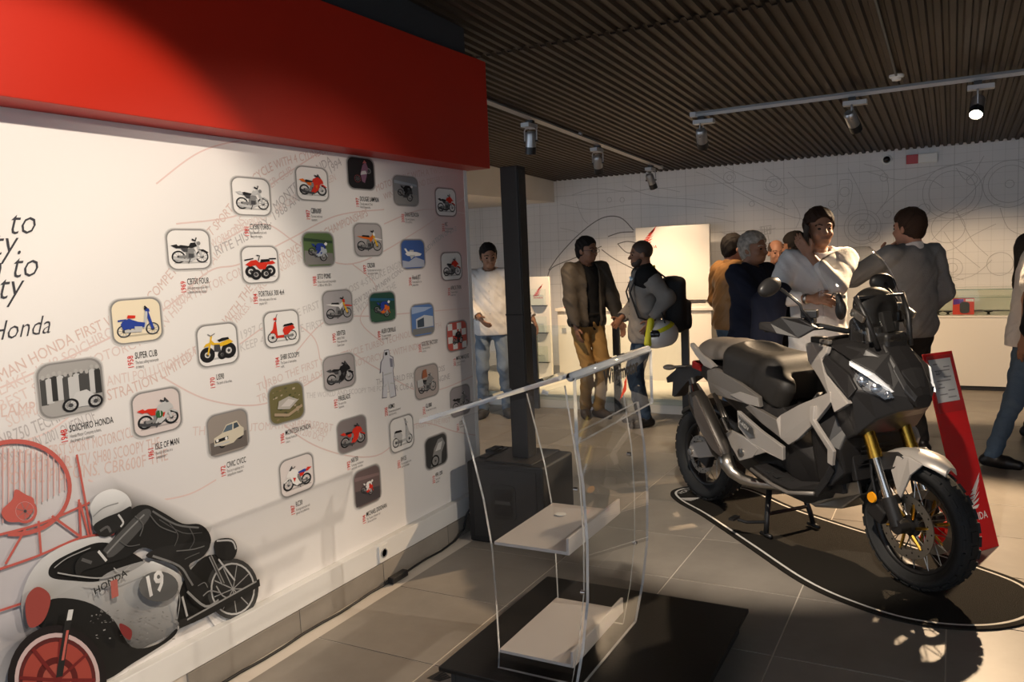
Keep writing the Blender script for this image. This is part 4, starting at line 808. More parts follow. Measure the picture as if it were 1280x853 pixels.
NF.poly([(0.075, 1.04-0.10), (0.145, 1.065-0.10), (0.155, 1.115-0.10), (0.125, 1.085-0.10), (0.11, 1.06-0.10)], (0.75, 0.06, 0.02)); NF.build('wing_emblem', sign_pl)['label'] = 'small red wing emblem'
for z in (0.17, 0.58):
    yb = 1.458-1.30; yf = 1.170-1.30
    mb = MB(); mb.b2((XN+0.012, yf, z-0.10-0.012), (XF, yb, z-0.10)); mb.b2((XN+0.012, yf-0.010, z-0.10-0.012), (XF, yf, z-0.10+0.048)); mb.build('shelf', FROST, lec, bevel=0.0015)
mb = MB(); mb.lathe([(0.022, 0), (0.022, 0.002), (0.0, 0.003)], (0.12, 0.06, 0.482), 'z', 18); mb.build('sticker', plastic_w, lec)
fx = mat('polished_fixing', (0.7, 0.7, 0.7), 0.2, metal=1)
for X in (XN, XF+0.012):
    for (y, z) in ((-0.192, 0.71), (-0.205, 0.35)):
        mb = MB(); mb.lathe([(0.008, 0), (0.008, 0.016), (0.0, 0.017)], (X, y+0.004, z), 'y', 12); mb.build('fixing_screw', fx, lec)
mb = MB(); mb.tube([(-0.02, 0.05, 1.00), (-0.01, 0.03, 0.99)], 0.008, 8); mb.build('bumper', plastic_w, lec)
# small black wing emblem stuck on the tiles in front of the podium
em = thing('floor_emblem', 'small dark wing sticker on the tiles beside the podium', 'sticker', (2.47, 1.775, 0))
for k in range(5):
    mb = MB(); mb.prism([(0.0+0.012*k, 0.0), (0.012+0.012*k, 0.0), (0.030+0.014*k, 0.075-0.008*k), (0.018+0.014*k, 0.078-0.008*k)], 0.0, 0.0008, lambda a, b, t: (b, -a, t)); mb.build('feather', blackp, em)

# ------------------------------------------------------------ column loudspeaker
spk_m = mat('black_painted_wood', (0.016, 0.015, 0.015), 0.55, noise=0.25, nscale=3, bump=0.15, bscale=240)
grille = mat('black_grille', (0.022, 0.020, 0.019), 0.5, bump=0.3, bscale=500)
spk = thing('column_loudspeaker', 'black column loudspeaker standing on its subwoofer box beside the timeline', 'loudspeaker', (4.072, 2.185, 0))
mb = MB(); mb.prism([(-0.205, 0.0), (0.195, 0.0), (0.195, 0.465), (-0.205, 0.465)], -0.245, 0.235, lambda a, b, t: (a, t, b)); mb.build('subwoofer_box', spk_m, spk, bevel=0.012)
mb = MB(); mb.box((-0.207, -0.005, 0.235), (0.006, 0.40, 0.40)); mb.build('grille', grille, spk, bevel=0.004)
hd = MB(); hd.prism(rrect(0.155, 0.20, 0.03), -0.216, -0.209, lambda a, b, t: (t, a+0.0, b+0.25)); ho = hd.build('handle_plate', spk_m, spk, bevel=0.003)
for dz in (0.045, -0.045):
    mb = MB(); mb.prism(rrect(0.115, 0.06, 0.018), -0.2175, -0.2165, lambda a, b, t, dz=dz: (t, a, b+0.25+dz)); mb.build('handle_recess', mat('deep_black', (0.004, 0.004, 0.004), 0.7), ho)
mb = MB(); mb.prism(rrect(0.10, 0.018, 0.008), -0.224, -0.217, lambda a, b, t: (t, a, b+0.25)); mb.build('handle_grip', mat('dark_grey_plastic', (0.05, 0.05, 0.05), 0.35), ho)
mb = MB(); mb.box((0.0, 0.17, 0.470), (0.26, 0.05, 0.012)); mb.box((0.06, 0.20, 0.474), (0.12, 0.06, 0.02)); mb.build('top_handle', spk_m, spk, bevel=0.004)
mb = MB(); mb.box((0.0, -0.02, 0.469), (0.36, 0.30, 0.008)); mb.build('top_plate', mat('dark_grey_paint', (0.030, 0.027, 0.025), 0.45), spk, bevel=0.003)
mb = MB(); mb.box((-0.02, -0.042, 1.285), (0.105, 0.105, 1.625)); co = mb.build('column', spk_m, spk, bevel=0.006)
mb = MB(); mb.box((-0.02, -0.096, 1.45), (0.085, 0.006, 1.25)); mb.build('column_grille', grille, co, bevel=0.002)
mb = MB(); mb.box((-0.02, -0.042, 1.285), (0.108, 0.108, 0.008)); mb.build('column_joint', mat('deep_black', (0.004, 0.004, 0.004), 0.7), co)

# ------------------------------------------------------------ motorcycle mat and red price stand
BR0 = np.array([5.09, 1.36, 0.0]); BANG = math.atan2(-1.23, -1.02)
CA, SA = math.cos(BANG), math.sin(BANG)
def bike_pt(u, s, z=0): return (BR0[0]+CA*u+SA*s, BR0[1]+SA*u-CA*s, z)      # u forward, s to the right of the machine
ctl = [(-0.30, 0.0), (-0.24, 0.14), (-0.05, 0.21), (0.25, 0.24), (0.8, 0.335), (1.30, 0.42), (1.62, 0.40), (1.86, 0.31), (2.02, 0.12), (2.06, -0.10), (1.99, -0.32), (1.80, -0.45), (1.55, -0.46), (1.2, -0.42), (0.8, -0.36), (0.4, -0.33), (0.05, -0.36), (-0.12, -0.33), (-0.24, -0.20)]
def closed_smooth(P, n=6):
    P = [np.array(p, float) for p in P]; N = len(P); out = []
    for i in range(N):
        p0, p1, p2, p3 = P[i-1], P[i], P[(i+1) % N], P[(i+2) % N]
        for k in range(n):
            t = k/n; out.append(0.5*((2*p1)+(-p0+p2)*t+(2*p0-5*p1+4*p2-p3)*t*t+(-p0+3*p1-3*p2+p3)*t**3))
    return out
outl = closed_smooth(ctl); cen = np.mean(outl, 0)
carpet = mat('black_carpet', (0.021, 0.018, 0.014), 0.9, noise=0.35, nscale=350, bump=0.6, bscale=450, spec=0.2)
carpet_in = mat('speckled_charcoal_carpet', (0.060, 0.050, 0.038), 0.9, noise=0.5, nscale=380, bump=0.6, bscale=450, spec=0.2)
bm_mat = thing('display_mat', 'black carpet mat with white outline under the silver scooter', 'mat', tuple(BR0), BANG)
def inset(d):
    out = []; N = len(outl)
    for i in range(N):
        t = outl[(i+1) % N]-outl[i-1]; t = t/np.linalg.norm(t); nn = np.array([-t[1], t[0]])
        if nn @ (cen-outl[i]) < 0: nn = -nn
        out.append(outl[i]+nn*d)
    return out
mb = MB(); mb.prism([(p[0], -p[1]) for p in outl], 0.0, 0.008, lambda a, b, t: (a, b, t)); mb.build('carpet', carpet, bm_mat)
i0, i1 = inset(0.028), inset(0.042); N = len(outl)
mb = MB(); mb.add([(p[0], -p[1], 0.0088) for p in i0]+[(p[0], -p[1], 0.0088) for p in i1], [(i, (i+1) % N, N+(i+1) % N, N+i) for i in range(N)]); mb.build('white_outline', mat('white_carpet_line', (0.70, 0.68, 0.64), 0.8), bm_mat)
MP = Print(lambda a, b, h: (a, b, 0.0086+h))
ptext(MP, 'HONDA', (-0.17, -0.10), 0.055, (0.6, 0.58, 0.55), sx=0.9, ang=PI/2+0.4, bold=0.01)
for k in range(5): MP.poly([(-0.10+0.012*k, -0.16), (-0.09+0.012*k, -0.16), (-0.03+0.006*k, -0.05-0.02*k), (-0.045+0.006*k, -0.05-0.02*k)], (0.6, 0.58, 0.55))
MP.build('wing_logo', bm_mat)

red_gl = mat('red_gloss_acrylic', (0.55, 0.010, 0.012), 0.18, coat=0.5)
sx_, sy_ = 0.811, -0.585; sg = thing('price_stand', 'leaning red price stand with white wing logo beside front wheel', 'sign stand', (4.805-0.117*sx_, -0.226-0.117*sy_, 0), math.atan2(sy_, sx_))
lean = math.atan2(0.28, 1.0); cl, sl_ = math.cos(lean), math.sin(lean)
SG = lambda a, b, t: (a, b*sl_-t*cl, b*cl+t*sl_)          # a across, b up the board, t out of its face
mb = MB(); mb.prism([(-0.117, 0.006), (0.117, 0.006), (0.117, 1.04), (-0.117, 1.04)], -0.006, 0.0, SG); board = mb.build('board', red_gl, sg, bevel=0.002)
mb = MB(); mb.b2((-0.117, 0.0, 0.0), (0.117, 0.30, 0.006)); mb.build('foot_plate', red_gl, sg, bevel=0.002)
mb = MB(); mb.prism([(0.30, 0.006), (0.285, 0.006), (0.12, 0.42), (0.128, 0.44)], -0.10, 0.10, lambda a, b, t: (t, a, b)); mb.build('back_strut', red_gl, sg)
paper = mat('white_paper', (0.66, 0.67, 0.68), 0.6)
mb = MB(); mb.prism([(-0.085, 0.775), (0.085, 0.775), (0.085, 1.005), (-0.085, 1.005)], 0.001, 0.0025, SG); ps = mb.build('price_sheet', paper, sg)
SP = Print(lambda a, b, h: SG(a, b, 0.0024+h))
for k, (a, w) in enumerate([(-0.06, 0.035), (0.015, 0.05), (-0.06, 0.12), (-0.055, 0.03), (0.0, 0.06), (-0.06, 0.11), (-0.05, 0.025), (-0.06, 0.05), (0.01, 0.055), (-0.06, 0.06), (0.0, 0.065)]): SP.poly([(a, 0.975-0.018*k), (a+w, 0.975-0.018*k), (a+w, 0.981-0.018*k), (a, 0.981-0.018*k)], (0.25, 0.25, 0.27))
ptext(SP, 'X-ADV', (-0.055, 0.925), 0.026, (0.12, 0.12, 0.13), sx=0.6); SP.build('print', ps)
mb = MB(); mb.prism([(-0.105, 0.72), (0.105, 0.72), (0.105, 1.025), (-0.105, 1.025)], 0.006, 0.0085, SG); mb.build('clear_pocket', clear_mat('clear_pocket', (0.93, 0.93, 0.93), 0.06, 1.2), sg)
WHT = (0.75, 0.72, 0.72)
def wing(P, x, y, s, col, mirror=False):
    """five stacked feathers sweeping up"""
    f = -1 if mirror else 1
    for k in range(6):
        xl, yl = -0.46+0.085*k, 0.02+0.105*k; xr, yr = 0.16+0.062*k, 0.16+0.165*k
        P.poly([(x+f*s*a, y+s*b) for a, b in ((xl, yl), (xl+0.22, yl+0.005), (xr-0.10, yr-0.085), (xr, yr), (xl+0.30, yl+0.105), (xl+0.08, yl+0.055))], col)
SP = Print(lambda a, b, h: SG(a, b, 0.0004+h)); wing(SP, 0.012, 0.20, 0.19, WHT); ptext(SP, 'HONDA', (-0.082, 0.155), 0.052, WHT, width=0.165, bold=0.012); SP.build('wing_logo', board)['label'] = 'white wing logo and lettering'

# ------------------------------------------------------------ ceiling tracks, spotlights and small fittings
trk_m = mat('grey_white_track', (0.42, 0.42, 0.43), 0.4)
def track(label, a, b):
    a = np.array(a); b = np.array(b); c = (a+b)/2; t = thing('light_track', label, 'light track', tuple(c)); d = b-a; L = np.linalg.norm(d)
    mb = MB(); mb.tube([a-c, b-c], 0.022, 4, up=(0, 0, 1)); mb.build('rail', trk_m, t)
    for e in (a-c, b-c): mb = MB(); mb.box(e, (0.05, 0.05, 0.04)); mb.build('end_cap', trk_m, t, bevel=0.003)
    mb = MB(); mb.box((0, 0, 0.028), (0.03, 0.03, 0.03)); mb.build('hanger', trk_m, t)
track('white light track running from the back wall along the ceiling ribs', (4.9, 3.12, zc(4.9)-0.045), (9.72, 3.12, zc(9.72)-0.045))
track('white light track crossing the ceiling ribs over the scooter', (6.93, 1.93, zc(6.93)-0.045), (6.66, -5.2, zc(6.66)-0.045))
sil = mat('brushed_silver', (0.40, 0.40, 0.41), 0.35, metal=0.8); blk = mat('satin_black', (0.012, 0.012, 0.013), 0.4)
lens_off = mat('dark_lens', (0.05, 0.05, 0.055), 0.1); lens_on = mat('lit_lamp_lens', (1.0, 0.93, 0.80), 0.3, emit=14)
lens_dim = mat('lit_lamp_edge', (1.0, 0.72, 0.40), 0.3, emit=3)
def track_spot(label, x, y, aim, lens=None, power=0, cone=60, along=0, drop=0.045, blend=0.5, color=WARM, off=''):
    z = zc(x)-drop-0.024
    s = thing('track_spotlight', label, 'spotlight', (x, y, z), along, 'spotlights on the ceiling tracks')
    mb = MB(); mb.box((0, 0, -0.014), (0.05, 0.06, 0.028)); mb.build('adapter', blk, s)
    mb = MB(); mb.box((-0.02, 0, -0.045), (0.17, 0.075, 0.035)); mb.build('driver_box', trk_m, s, bevel=0.003)
    A = Vector(aim)-Vector((x, y, z-0.16)); A.normalize(); R = A.to_track_quat('-Z', 'Y').to_matrix(); Rl = np.array((Matrix.Rotation(-along, 3, 'Z') @ R))
    c = np.array((0, 0, -0.17))
    mb = MB(); mb.lathe([(0.0, 0.085), (0.030, 0.083), (0.042, 0.070), (0.045, 0.06), (0.045, -0.045)], c, 'z', 24, R=Rl); mb.build('lamp_body', sil, s, auto=35)
    mb = MB(); mb.lathe([(0.046, -0.045), (0.046, -0.105), (0.041, -0.105), (0.041, -0.09)], c, 'z', 24, R=Rl); mb.build('snoot', blk, s, auto=35)
    mb = MB(); mb.lathe([(0.0, -0.094), (0.041, -0.094)], c, 'z', 24, R=Rl); mb.build('lens'+off, lens or lens_off, s)
    mb = MB(); mb.tube([(0, -0.056, -0.17), (0, -0.056, -0.08), (0, -0.045, -0.062), (0, 0.045, -0.062), (0, 0.056, -0.08), (0, 0.056, -0.17)], 0.006, 6); mb.build('yoke', sil, s)
    mb = MB(); mb.tube([(0, -0.064, -0.17), (0, 0.064, -0.17)], 0.008, 8); mb.build('pivot', blk, s)
    if power:
        p = Vector((x, y, z-0.17))+A*0.115; l = spot_light('spot_lamp'+off, p, Vector(aim), power, cone, blend, color); l.parent = s; l.matrix_parent_inverse = (Matrix.Translation((x, y, z)) @ Matrix.Rotation(along, 4, 'Z')).inverted()
    return s
HP = PI/2
NEUT = (1.0, 0.86, 0.70)
track_spot('silver track spotlight above the column loudspeaker, first on its rail', 6.25, 3.12, (6.7, 3.5, 0), lens_dim, 120, 80)
track_spot('silver track spotlight with dark snoot, middle one on the rail near the loudspeaker', 7.72, 3.12, (9.2, 3.5, 0.5), lens_on, 260, 85)
track_spot('silver track spotlight at the back wall end of its rail', 9.35, 3.12, (10.0, 2.9, 1.2), lens_on, 30, 75)
track_spot('silver track spotlight at the free end of the rail over the scooter', 6.92, 1.86, (9.2, 2.2, 0.4), lens_on, 90, 80, along=HP)
track_spot('silver track spotlight tilted towards the back wall over the scooter', 6.88, 0.69, (9.7, -0.1, 0.2), lens_on, 340, 62, along=HP)
track_spot('glowing track spotlight shining down on the scooter', 6.84, -0.14, (4.5, 0.2, 0.2), lens_on, 640, 70, along=HP)
track('white light track crossing the ribs between scooter and shop front', (3.45, -0.9, zc(3.45)-0.045), (3.40, -4.5, zc(3.40)-0.045))
track_spot('glowing track spotlight aimed past the lectern at the timeline', 3.42, -1.65, (2.55, 2.5, 0.75), lens_on, 190, 44, along=HP, color=NEUT, off='_offscreen')
track('white light track parallel to the timeline near the shop front', (-1.2, 0.6, zc(-1.2)-0.045), (2.6, 0.6, zc(2.6)-0.045))
track_spot('glowing track spotlight washing the left end of the timeline', 1.05, 0.6, (1.62, 2.5, 1.45), lens_on, 165, 56, color=NEUT, blend=0.35, off='_offscreen')
track_spot('glowing track spotlight by the shop front aimed at the scooter side', 2.15, 0.6, (4.6, 0.95, 0.45), lens_on, 340, 44, color=NEUT, off='_offscreen')

sd = thing('smoke_detector', 'round white smoke detector on the ceiling above the lit rail', 'smoke detector', (6.58, 0.368, zc(6.58)-0.012))
mb = MB(); mb.lathe([(0.05, 0), (0.05, -0.014), (0.042, -0.022)], (0, 0, 0), 'z', 24); mb.build('base', plastic_w, sd, auto=40)
mb = MB(); mb.lathe([(0.034, -0.022), (0.030, -0.038), (0.0, -0.044)], (0, 0, 0), 'z', 20); mb.build('sensor_cap', plastic_w, sd, auto=40)
cd_ = thing('ceiling_conduit', 'thin dark conduit running along a ceiling rib to the smoke detector', 'conduit', (4.6, 0.368, 0))
mb = MB(); mb.tube([(-3.2, 0, zc(1.4)-0.012), (1.95, 0, zc(6.55)-0.022)], 0.009, 8); mb.build('pipe', blk, cd_, smooth=True)
cv = thing('security_camera', 'small dark dome camera high on the mural wall', 'camera', (XB, 0.675, 2.515))
mb = MB(); mb.lathe([(0.055, 0.0), (0.055, -0.012), (0.048, -0.02)], (0, 0, 0), 'x', 24); mb.build('mount_ring', plastic_w, cv, auto=40)
mb = MB(); mb.lathe([(0.040, -0.02), (0.034, -0.042), (0.018, -0.055), (0.0, -0.058)], (0, 0, 0), 'x', 24); mb.build('dome', mat('smoked_dome', (0.01, 0.01, 0.012), 0.1), cv, smooth=True)
al = thing('alarm_beacon', 'small red and white alarm beacon high on the mural wall', 'alarm', (XB, 0.34, 2.495))
mb = MB(); mb.box((-0.02, 0.075, 0), (0.04, 0.12, 0.10)); mb.build('red_cover', mat('red_plastic', (0.45, 0.03, 0.04), 0.3), al, bevel=0.006)
mb = MB(); mb.box((-0.02, -0.08, 0), (0.04, 0.19, 0.10)); mb.build('white_body', plastic_w, al, bevel=0.006)

# ------------------------------------------------------------ furniture along the back
lam = mat('white_laminate', (0.74, 0.70, 0.64), 0.4); GLS = clear_mat('shop_glass', (0.93, 0.955, 0.93), 0.01, 1.0); gedge = mat('green_glass_edge', (0.16, 0.26, 0.20), 0.15, spec=0.8)
def glass_panel(name, a, b, parent, axis):
    mb = MB(); a = np.array(a, float); b = np.array(b, float); mb.b2(a, b); mb.mi = [1]*6
    k = {'x': (3, 5), 'y': (2, 4), 'z': (0, 1)}[axis]
    for i in k: mb.mi[i] = 0
    return mb.build(name, [GLS, gedge], parent)
pl = thing('display_platform', 'low white display platform behind the glass balustrade', 'platform', (8.5, 3.6, 0))
mb = MB(); mb.b2((-0.80, -1.45, 0.0), (1.25, 1.9, 0.13)); mb.build('plinth', lam, pl)
mb = MB(); mb.b2((-0.81, -1.46, 0.13), (1.25, 1.9, 0.15)); mb.build('deck', lam, pl, bevel=0.003)
post_m = mat('dark_grey_steel', (0.05, 0.05, 0.052), 0.35, metal=0.6)
bal = thing('glass_balustrade', 'greenish glass balustrade with dark posts in front of the white counter', 'balustrade', (7.64, 3.6, 0))
for y in (4.53, 3.87, 2.95, 2.25): mb = MB(); mb.b2((-0.02, y-3.6-0.035, 0), (0.02, y-3.6+0.035, 0.90)); mb.build('post', post_m, bal, bevel=0.002)
for y0, y1 in ((4.49, 3.91), (3.83, 2.99), (2.91, 2.29)): glass_panel('glass_pane', (-0.005, y1-3.6, 0.10), (0.005, y0-3.6, 0.88), bal, 'x')
ct = thing('reception_counter', 'white counter with small grey squares behind the men talking', 'counter', (9.05, 3.35, 0.15))
mb = MB(); mb.b2((-0.25, -1.05, 0), (0.3, 0.78, 0.79)); mb.build('body', lam, ct)
mb = MB(); mb.b2((-0.28, -1.08, 0.79), (0.33, 0.80, 0.825)); mb.build('top', lam, ct, bevel=0.004)
for y in (0.70, 0.38, -0.2, -0.75): mb = MB(); mb.box((-0.253, y, 0.56), (0.008, 0.055, 0.06)); mb.build('square_inset', mat('grey_laminate', (0.30, 0.29, 0.28), 0.4), ct)
br = thing('brochure_stand', 'narrow white brochure stand with red wing logo beside the counter', 'stand', (8.62, 4.28, 0.15))
mb = MB(); mb.b2((-0.02, -0.145, 0), (0.02, 0.145, 1.21)); bo = mb.build('board', lam, br, bevel=0.003)
mb = MB(); mb.b2((-0.12, -0.14, 0), (0.12, 0.14, 0.02)); mb.build('foot', lam, br, bevel=0.002)
for z in (0.87, 0.55, 0.20):
    mb = MB(); mb.b2((-0.07, -0.12, z), (-0.02, 0.12, z+0.008)); mb.build('ledge', post_m, br)
    glass_panel('clear_front', (-0.07, -0.12, z+0.008), (-0.066, 0.12, z+0.20), br, 'x')
BP = Print(lambda a, b, h: (-0.0205-h, -a, b)); wing(BP, 0.0, 0.98, 0.15, (0.60, 0.06, 0.04)); ptext(BP, 'HONDA', (-0.06, 0.955), 0.03, (0.60, 0.06, 0.04), width=0.125, bold=0.01); BP.build('wing_logo', bo)['label'] = 'red wing logo'
wb = thing('display_board', 'big white board with red wing logo behind the man with the backpack', 'board', (10.0, 3.08, 0.0))
mb = MB(); mb.b2((-0.03, -0.47, 0.98), (0.03, 0.47, 1.90)); bo = mb.build('panel', lam, wb, bevel=0.004)
for y in (-0.42, 0.42): mb = MB(); mb.b2((0.03, y-0.03, 0.0), (0.07, y+0.03, 1.8)); mb.build('leg', lam, wb)
BP = Print(lambda a, b, h: (-0.0305-h, -a, b)); wing(BP, -0.30, 1.68, 0.24, (0.60, 0.05, 0.035)); ptext(BP, 'HONDA', (-0.40, 1.635), 0.055, (0.60, 0.05, 0.035), width=0.21, bold=0.012); BP.build('wing_logo', bo)['label'] = 'red wing logo'
gc = thing('glass_display_cabinet', 'glass display cabinet with pale shelves beside the white board', 'cabinet', (10.05, 1.96, 0))
mb = MB(); mb.b2((-0.2, -0.62, 0), (0.22, 0.62, 0.22)); mb.build('base', lam, gc, bevel=0.004)
mb = MB(); mb.b2((0.20, -0.62, 0.22), (0.22, 0.62, 0.95)); mb.build('back_panel', lam, gc)
for z in (0.48, 0.72): mb = MB(); mb.b2((-0.18, -0.60, z), (0.20, 0.60, z+0.012)); mb.build('shelf', lam, gc)
mb = MB(); mb.b2((-0.21, -0.63, 0.95), (0.23, 0.63, 0.985)); mb.build('top', mat('grey_laminate', (0.30, 0.29, 0.28), 0.4), gc, bevel=0.003)
glass_panel('glass_front', (-0.205, -0.62, 0.22), (-0.199, 0.62, 0.95), gc, 'x')
# long white cabinet with glass case on the right
wc = thing('white_cabinet', 'long plain white cabinet below the mural carrying a glass case', 'cabinet', (10.03, -1.45, 0))
mb = MB(); mb.b2((-0.28, -1.75, 0.05), (0.28, 1.67, 0.77)); mb.build('body', lam, wc)
mb = MB(); mb.b2((-0.25, -1.72, 0.0), (0.28, 1.64, 0.05)); mb.build('plinth', post_m, wc)
mb = MB(); mb.b2((-0.29, -1.76, 0.77), (0.29, 1.68, 0.79)); mb.build('top', lam, wc, bevel=0.003)
bbd = thing('back_board', 'white board on the wall behind the glass case', 'board', (10.335, -1.49, 0.80))
mb = MB(); mb.b2((-0.010, -1.72, 0.0), (0.012, 1.72, 0.262)); mb.build('board', lam, bbd)
mb = MB(); mb.b2((-0.014, -1.72, 0.254), (-0.010, 1.72, 0.262)); mb.build('trim', lam, bbd)
gc2 = thing('glass_case', 'low glass case on the long white cabinet below the mural', 'glass case', (10.03, -1.45, 0.79))
glass_panel('glass_front', (-0.245, -1.70, 0.0), (-0.239, 1.66, 0.265), gc2, 'x'); glass_panel('glass_top', (-0.245, -1.70, 0.265), (0.285, 1.66, 0.273), gc2, 'z'); glass_panel('glass_side', (-0.239, 1.654, 0.0), (0.285, 1.66, 0.265), gc2, 'y')
glass_panel('glass_shelf', (-0.03, -1.69, 0.17), (0.285, 1.65, 0.175), gc2, 'z')
bx = thing('product_box', 'red and purple product box standing in the glass case', 'box', (9.93, -0.10, 0.79))
mb = MB(); mb.b2((-0.04, -0.10, 0), (0.04, 0.10, 0.17)); bo = mb.build('carton', mat('red_card', (0.60, 0.05, 0.03), 0.5), bx, bevel=0.002)
mb = MB(); mb.prism(rrect(0.09, 0.12, 0.03), -0.052, -0.040, lambda a, b, t: (t, a-0.01, b+0.075)); mb.build('device', mat('dark_grey_plastic', (0.05, 0.05, 0.05), 0.35), bx, bevel=0.003)
BP = Print(lambda a, b, h: (-0.0405-h, -a, b)); BP.poly([(-0.095, 0.165), (0.0, 0.165), (0.0, 0.12), (-0.095, 0.105)], (0.10, 0.04, 0.30)); BP.poly([(0.02, 0.165), (0.095, 0.165), (0.095, 0.135), (0.02, 0.14)], (0.65, 0.6, 0.6)); BP.build('print', bo)
for y, lab in ((0.13, 'small black dish stand in the glass case behind the grey sweater'), (0.005+0.07, 'small black dish stand in the glass case next to the product box'), (-0.36, 'small black dish stand in the glass case behind the white T-shirt')):
    y2 = {0.13: 0.11, 0.075: 0.045, -0.36: -0.33}[round(y, 3)] if round(y, 3) in (0.13, 0.075, -0.36) else y
    ds = thing('dish_stand', lab, 'stand', (9.90, y2+(0.03 if y2 > 0.1 else 0), 0.79))
    mb = MB(); mb.lathe([(0.025, 0), (0.012, 0.008), (0.012, 0.02)], (0, 0, 0), 'z', 16); mb.build('foot', blk, ds, smooth=True)
    mb = MB(); mb.lathe([(0.012, 0.02), (0.045, 0.032), (0.047, 0.038), (0.0, 0.034)], (0, 0, 0), 'z', 20); mb.build('dish', blk, ds, smooth=True)
rb = thing('display_item', 'dark red rounded item on a red tray on the white counter', 'display item', (9.0, 3.95, 0.975))
S = SDF((-0.16, -0.14, -0.02), (0.16, 0.14, 0.2), 0.008); S.ell((0, 0, 0.09), (0.14, 0.11, 0.11)); S.cut((0, 0, 0.0), (0, 0, -1)); S.build('shell', mat('dark_red_gloss', (0.10, 0.008, 0.008), 0.25), rb)
mb = MB(); mb.box((0, 0, 0.004), (0.30, 0.24, 0.008)); mb.build('tray', mat('red_plastic', (0.45, 0.03, 0.04), 0.3), rb, bevel=0.003)
# ------------------------------------------------------------ the silver adventure scooter
sc = thing('adventure_scooter', 'silver and black adventure scooter parked on the black mat', 'motor scooter', (BR0[0], BR0[1], 0.012), BANG)
silver = mat('silver_body_paint', (0.44, 0.405, 0.37), 0.36, metal=0.35, coat=0.2)
pewter = mat('pewter_body_paint', (0.21, 0.19, 0.17), 0.38, metal=0.35, coat=0.2)
matt = mat('matt_black_plastic', (0.013, 0.012, 0.012), 0.45, bump=0.05, bscale=300)
gun = mat('gunmetal_plastic', (0.020, 0.019, 0.019), 0.40)
leather = mat('black_vinyl_seat', (0.018, 0.016, 0.014), 0.56, bump=0.12, bscale=260)
leather2 = mat('brown_grey_vinyl', (0.13, 0.112, 0.095), 0.55, bump=0.12, bscale=260)
chrome = mat('polished_steel', (0.62, 0.60, 0.57), 0.16, metal=1.0); steel = mat('brushed_steel', (0.38, 0.36, 0.33), 0.35, metal=1.0); gold = mat('gold_anodised', (0.70, 0.42, 0.07), 0.24, metal=1.0)
rubber = mat('tyre_rubber', (0.014, 0.014, 0.014), 0.75, bump=0.1, bscale=120)
amber = mat('amber_reflector', (0.85, 0.33, 0.01), 0.25); redp = mat('red_caliper', (0.65, 0.05, 0.03), 0.35)
def V(u, s, z): return (u, -s, z)
def panel_mesh(name, m, pts, thick=0.014, parent=None, mirror=True, tri=None, bevel=0.004, both=True):
    """faceted body panel: a polygon of (u,s,z) points given some thickness, on the right and mirrored on the left"""
    out = []
    for sg in ((1, -1) if mirror else (1,)):
        mb = MB(); n = len(pts); c = np.mean(np.array(pts), 0)
        outer = [V(p[0], sg*p[1], p[2]) for p in pts]; inner = [V(c[0]+(p[0]-c[0])*0.97, sg*(p[1]-thick), c[2]+(p[2]-c[2])*0.97) for p in pts]
        mb.add(outer+inner, [])
        fs = [tuple(range(n))] if tri is None else tri
        mb.f += [tuple(f) for f in fs]+[tuple(n+i for i in reversed(f)) for f in fs]+[(i, (i+1) % n, n+(i+1) % n, n+i) for i in range(n)]; mb.mi = [0]*len(mb.f)
        out.append(mb.build(name, m, parent or sc, bevel=bevel))
    return out
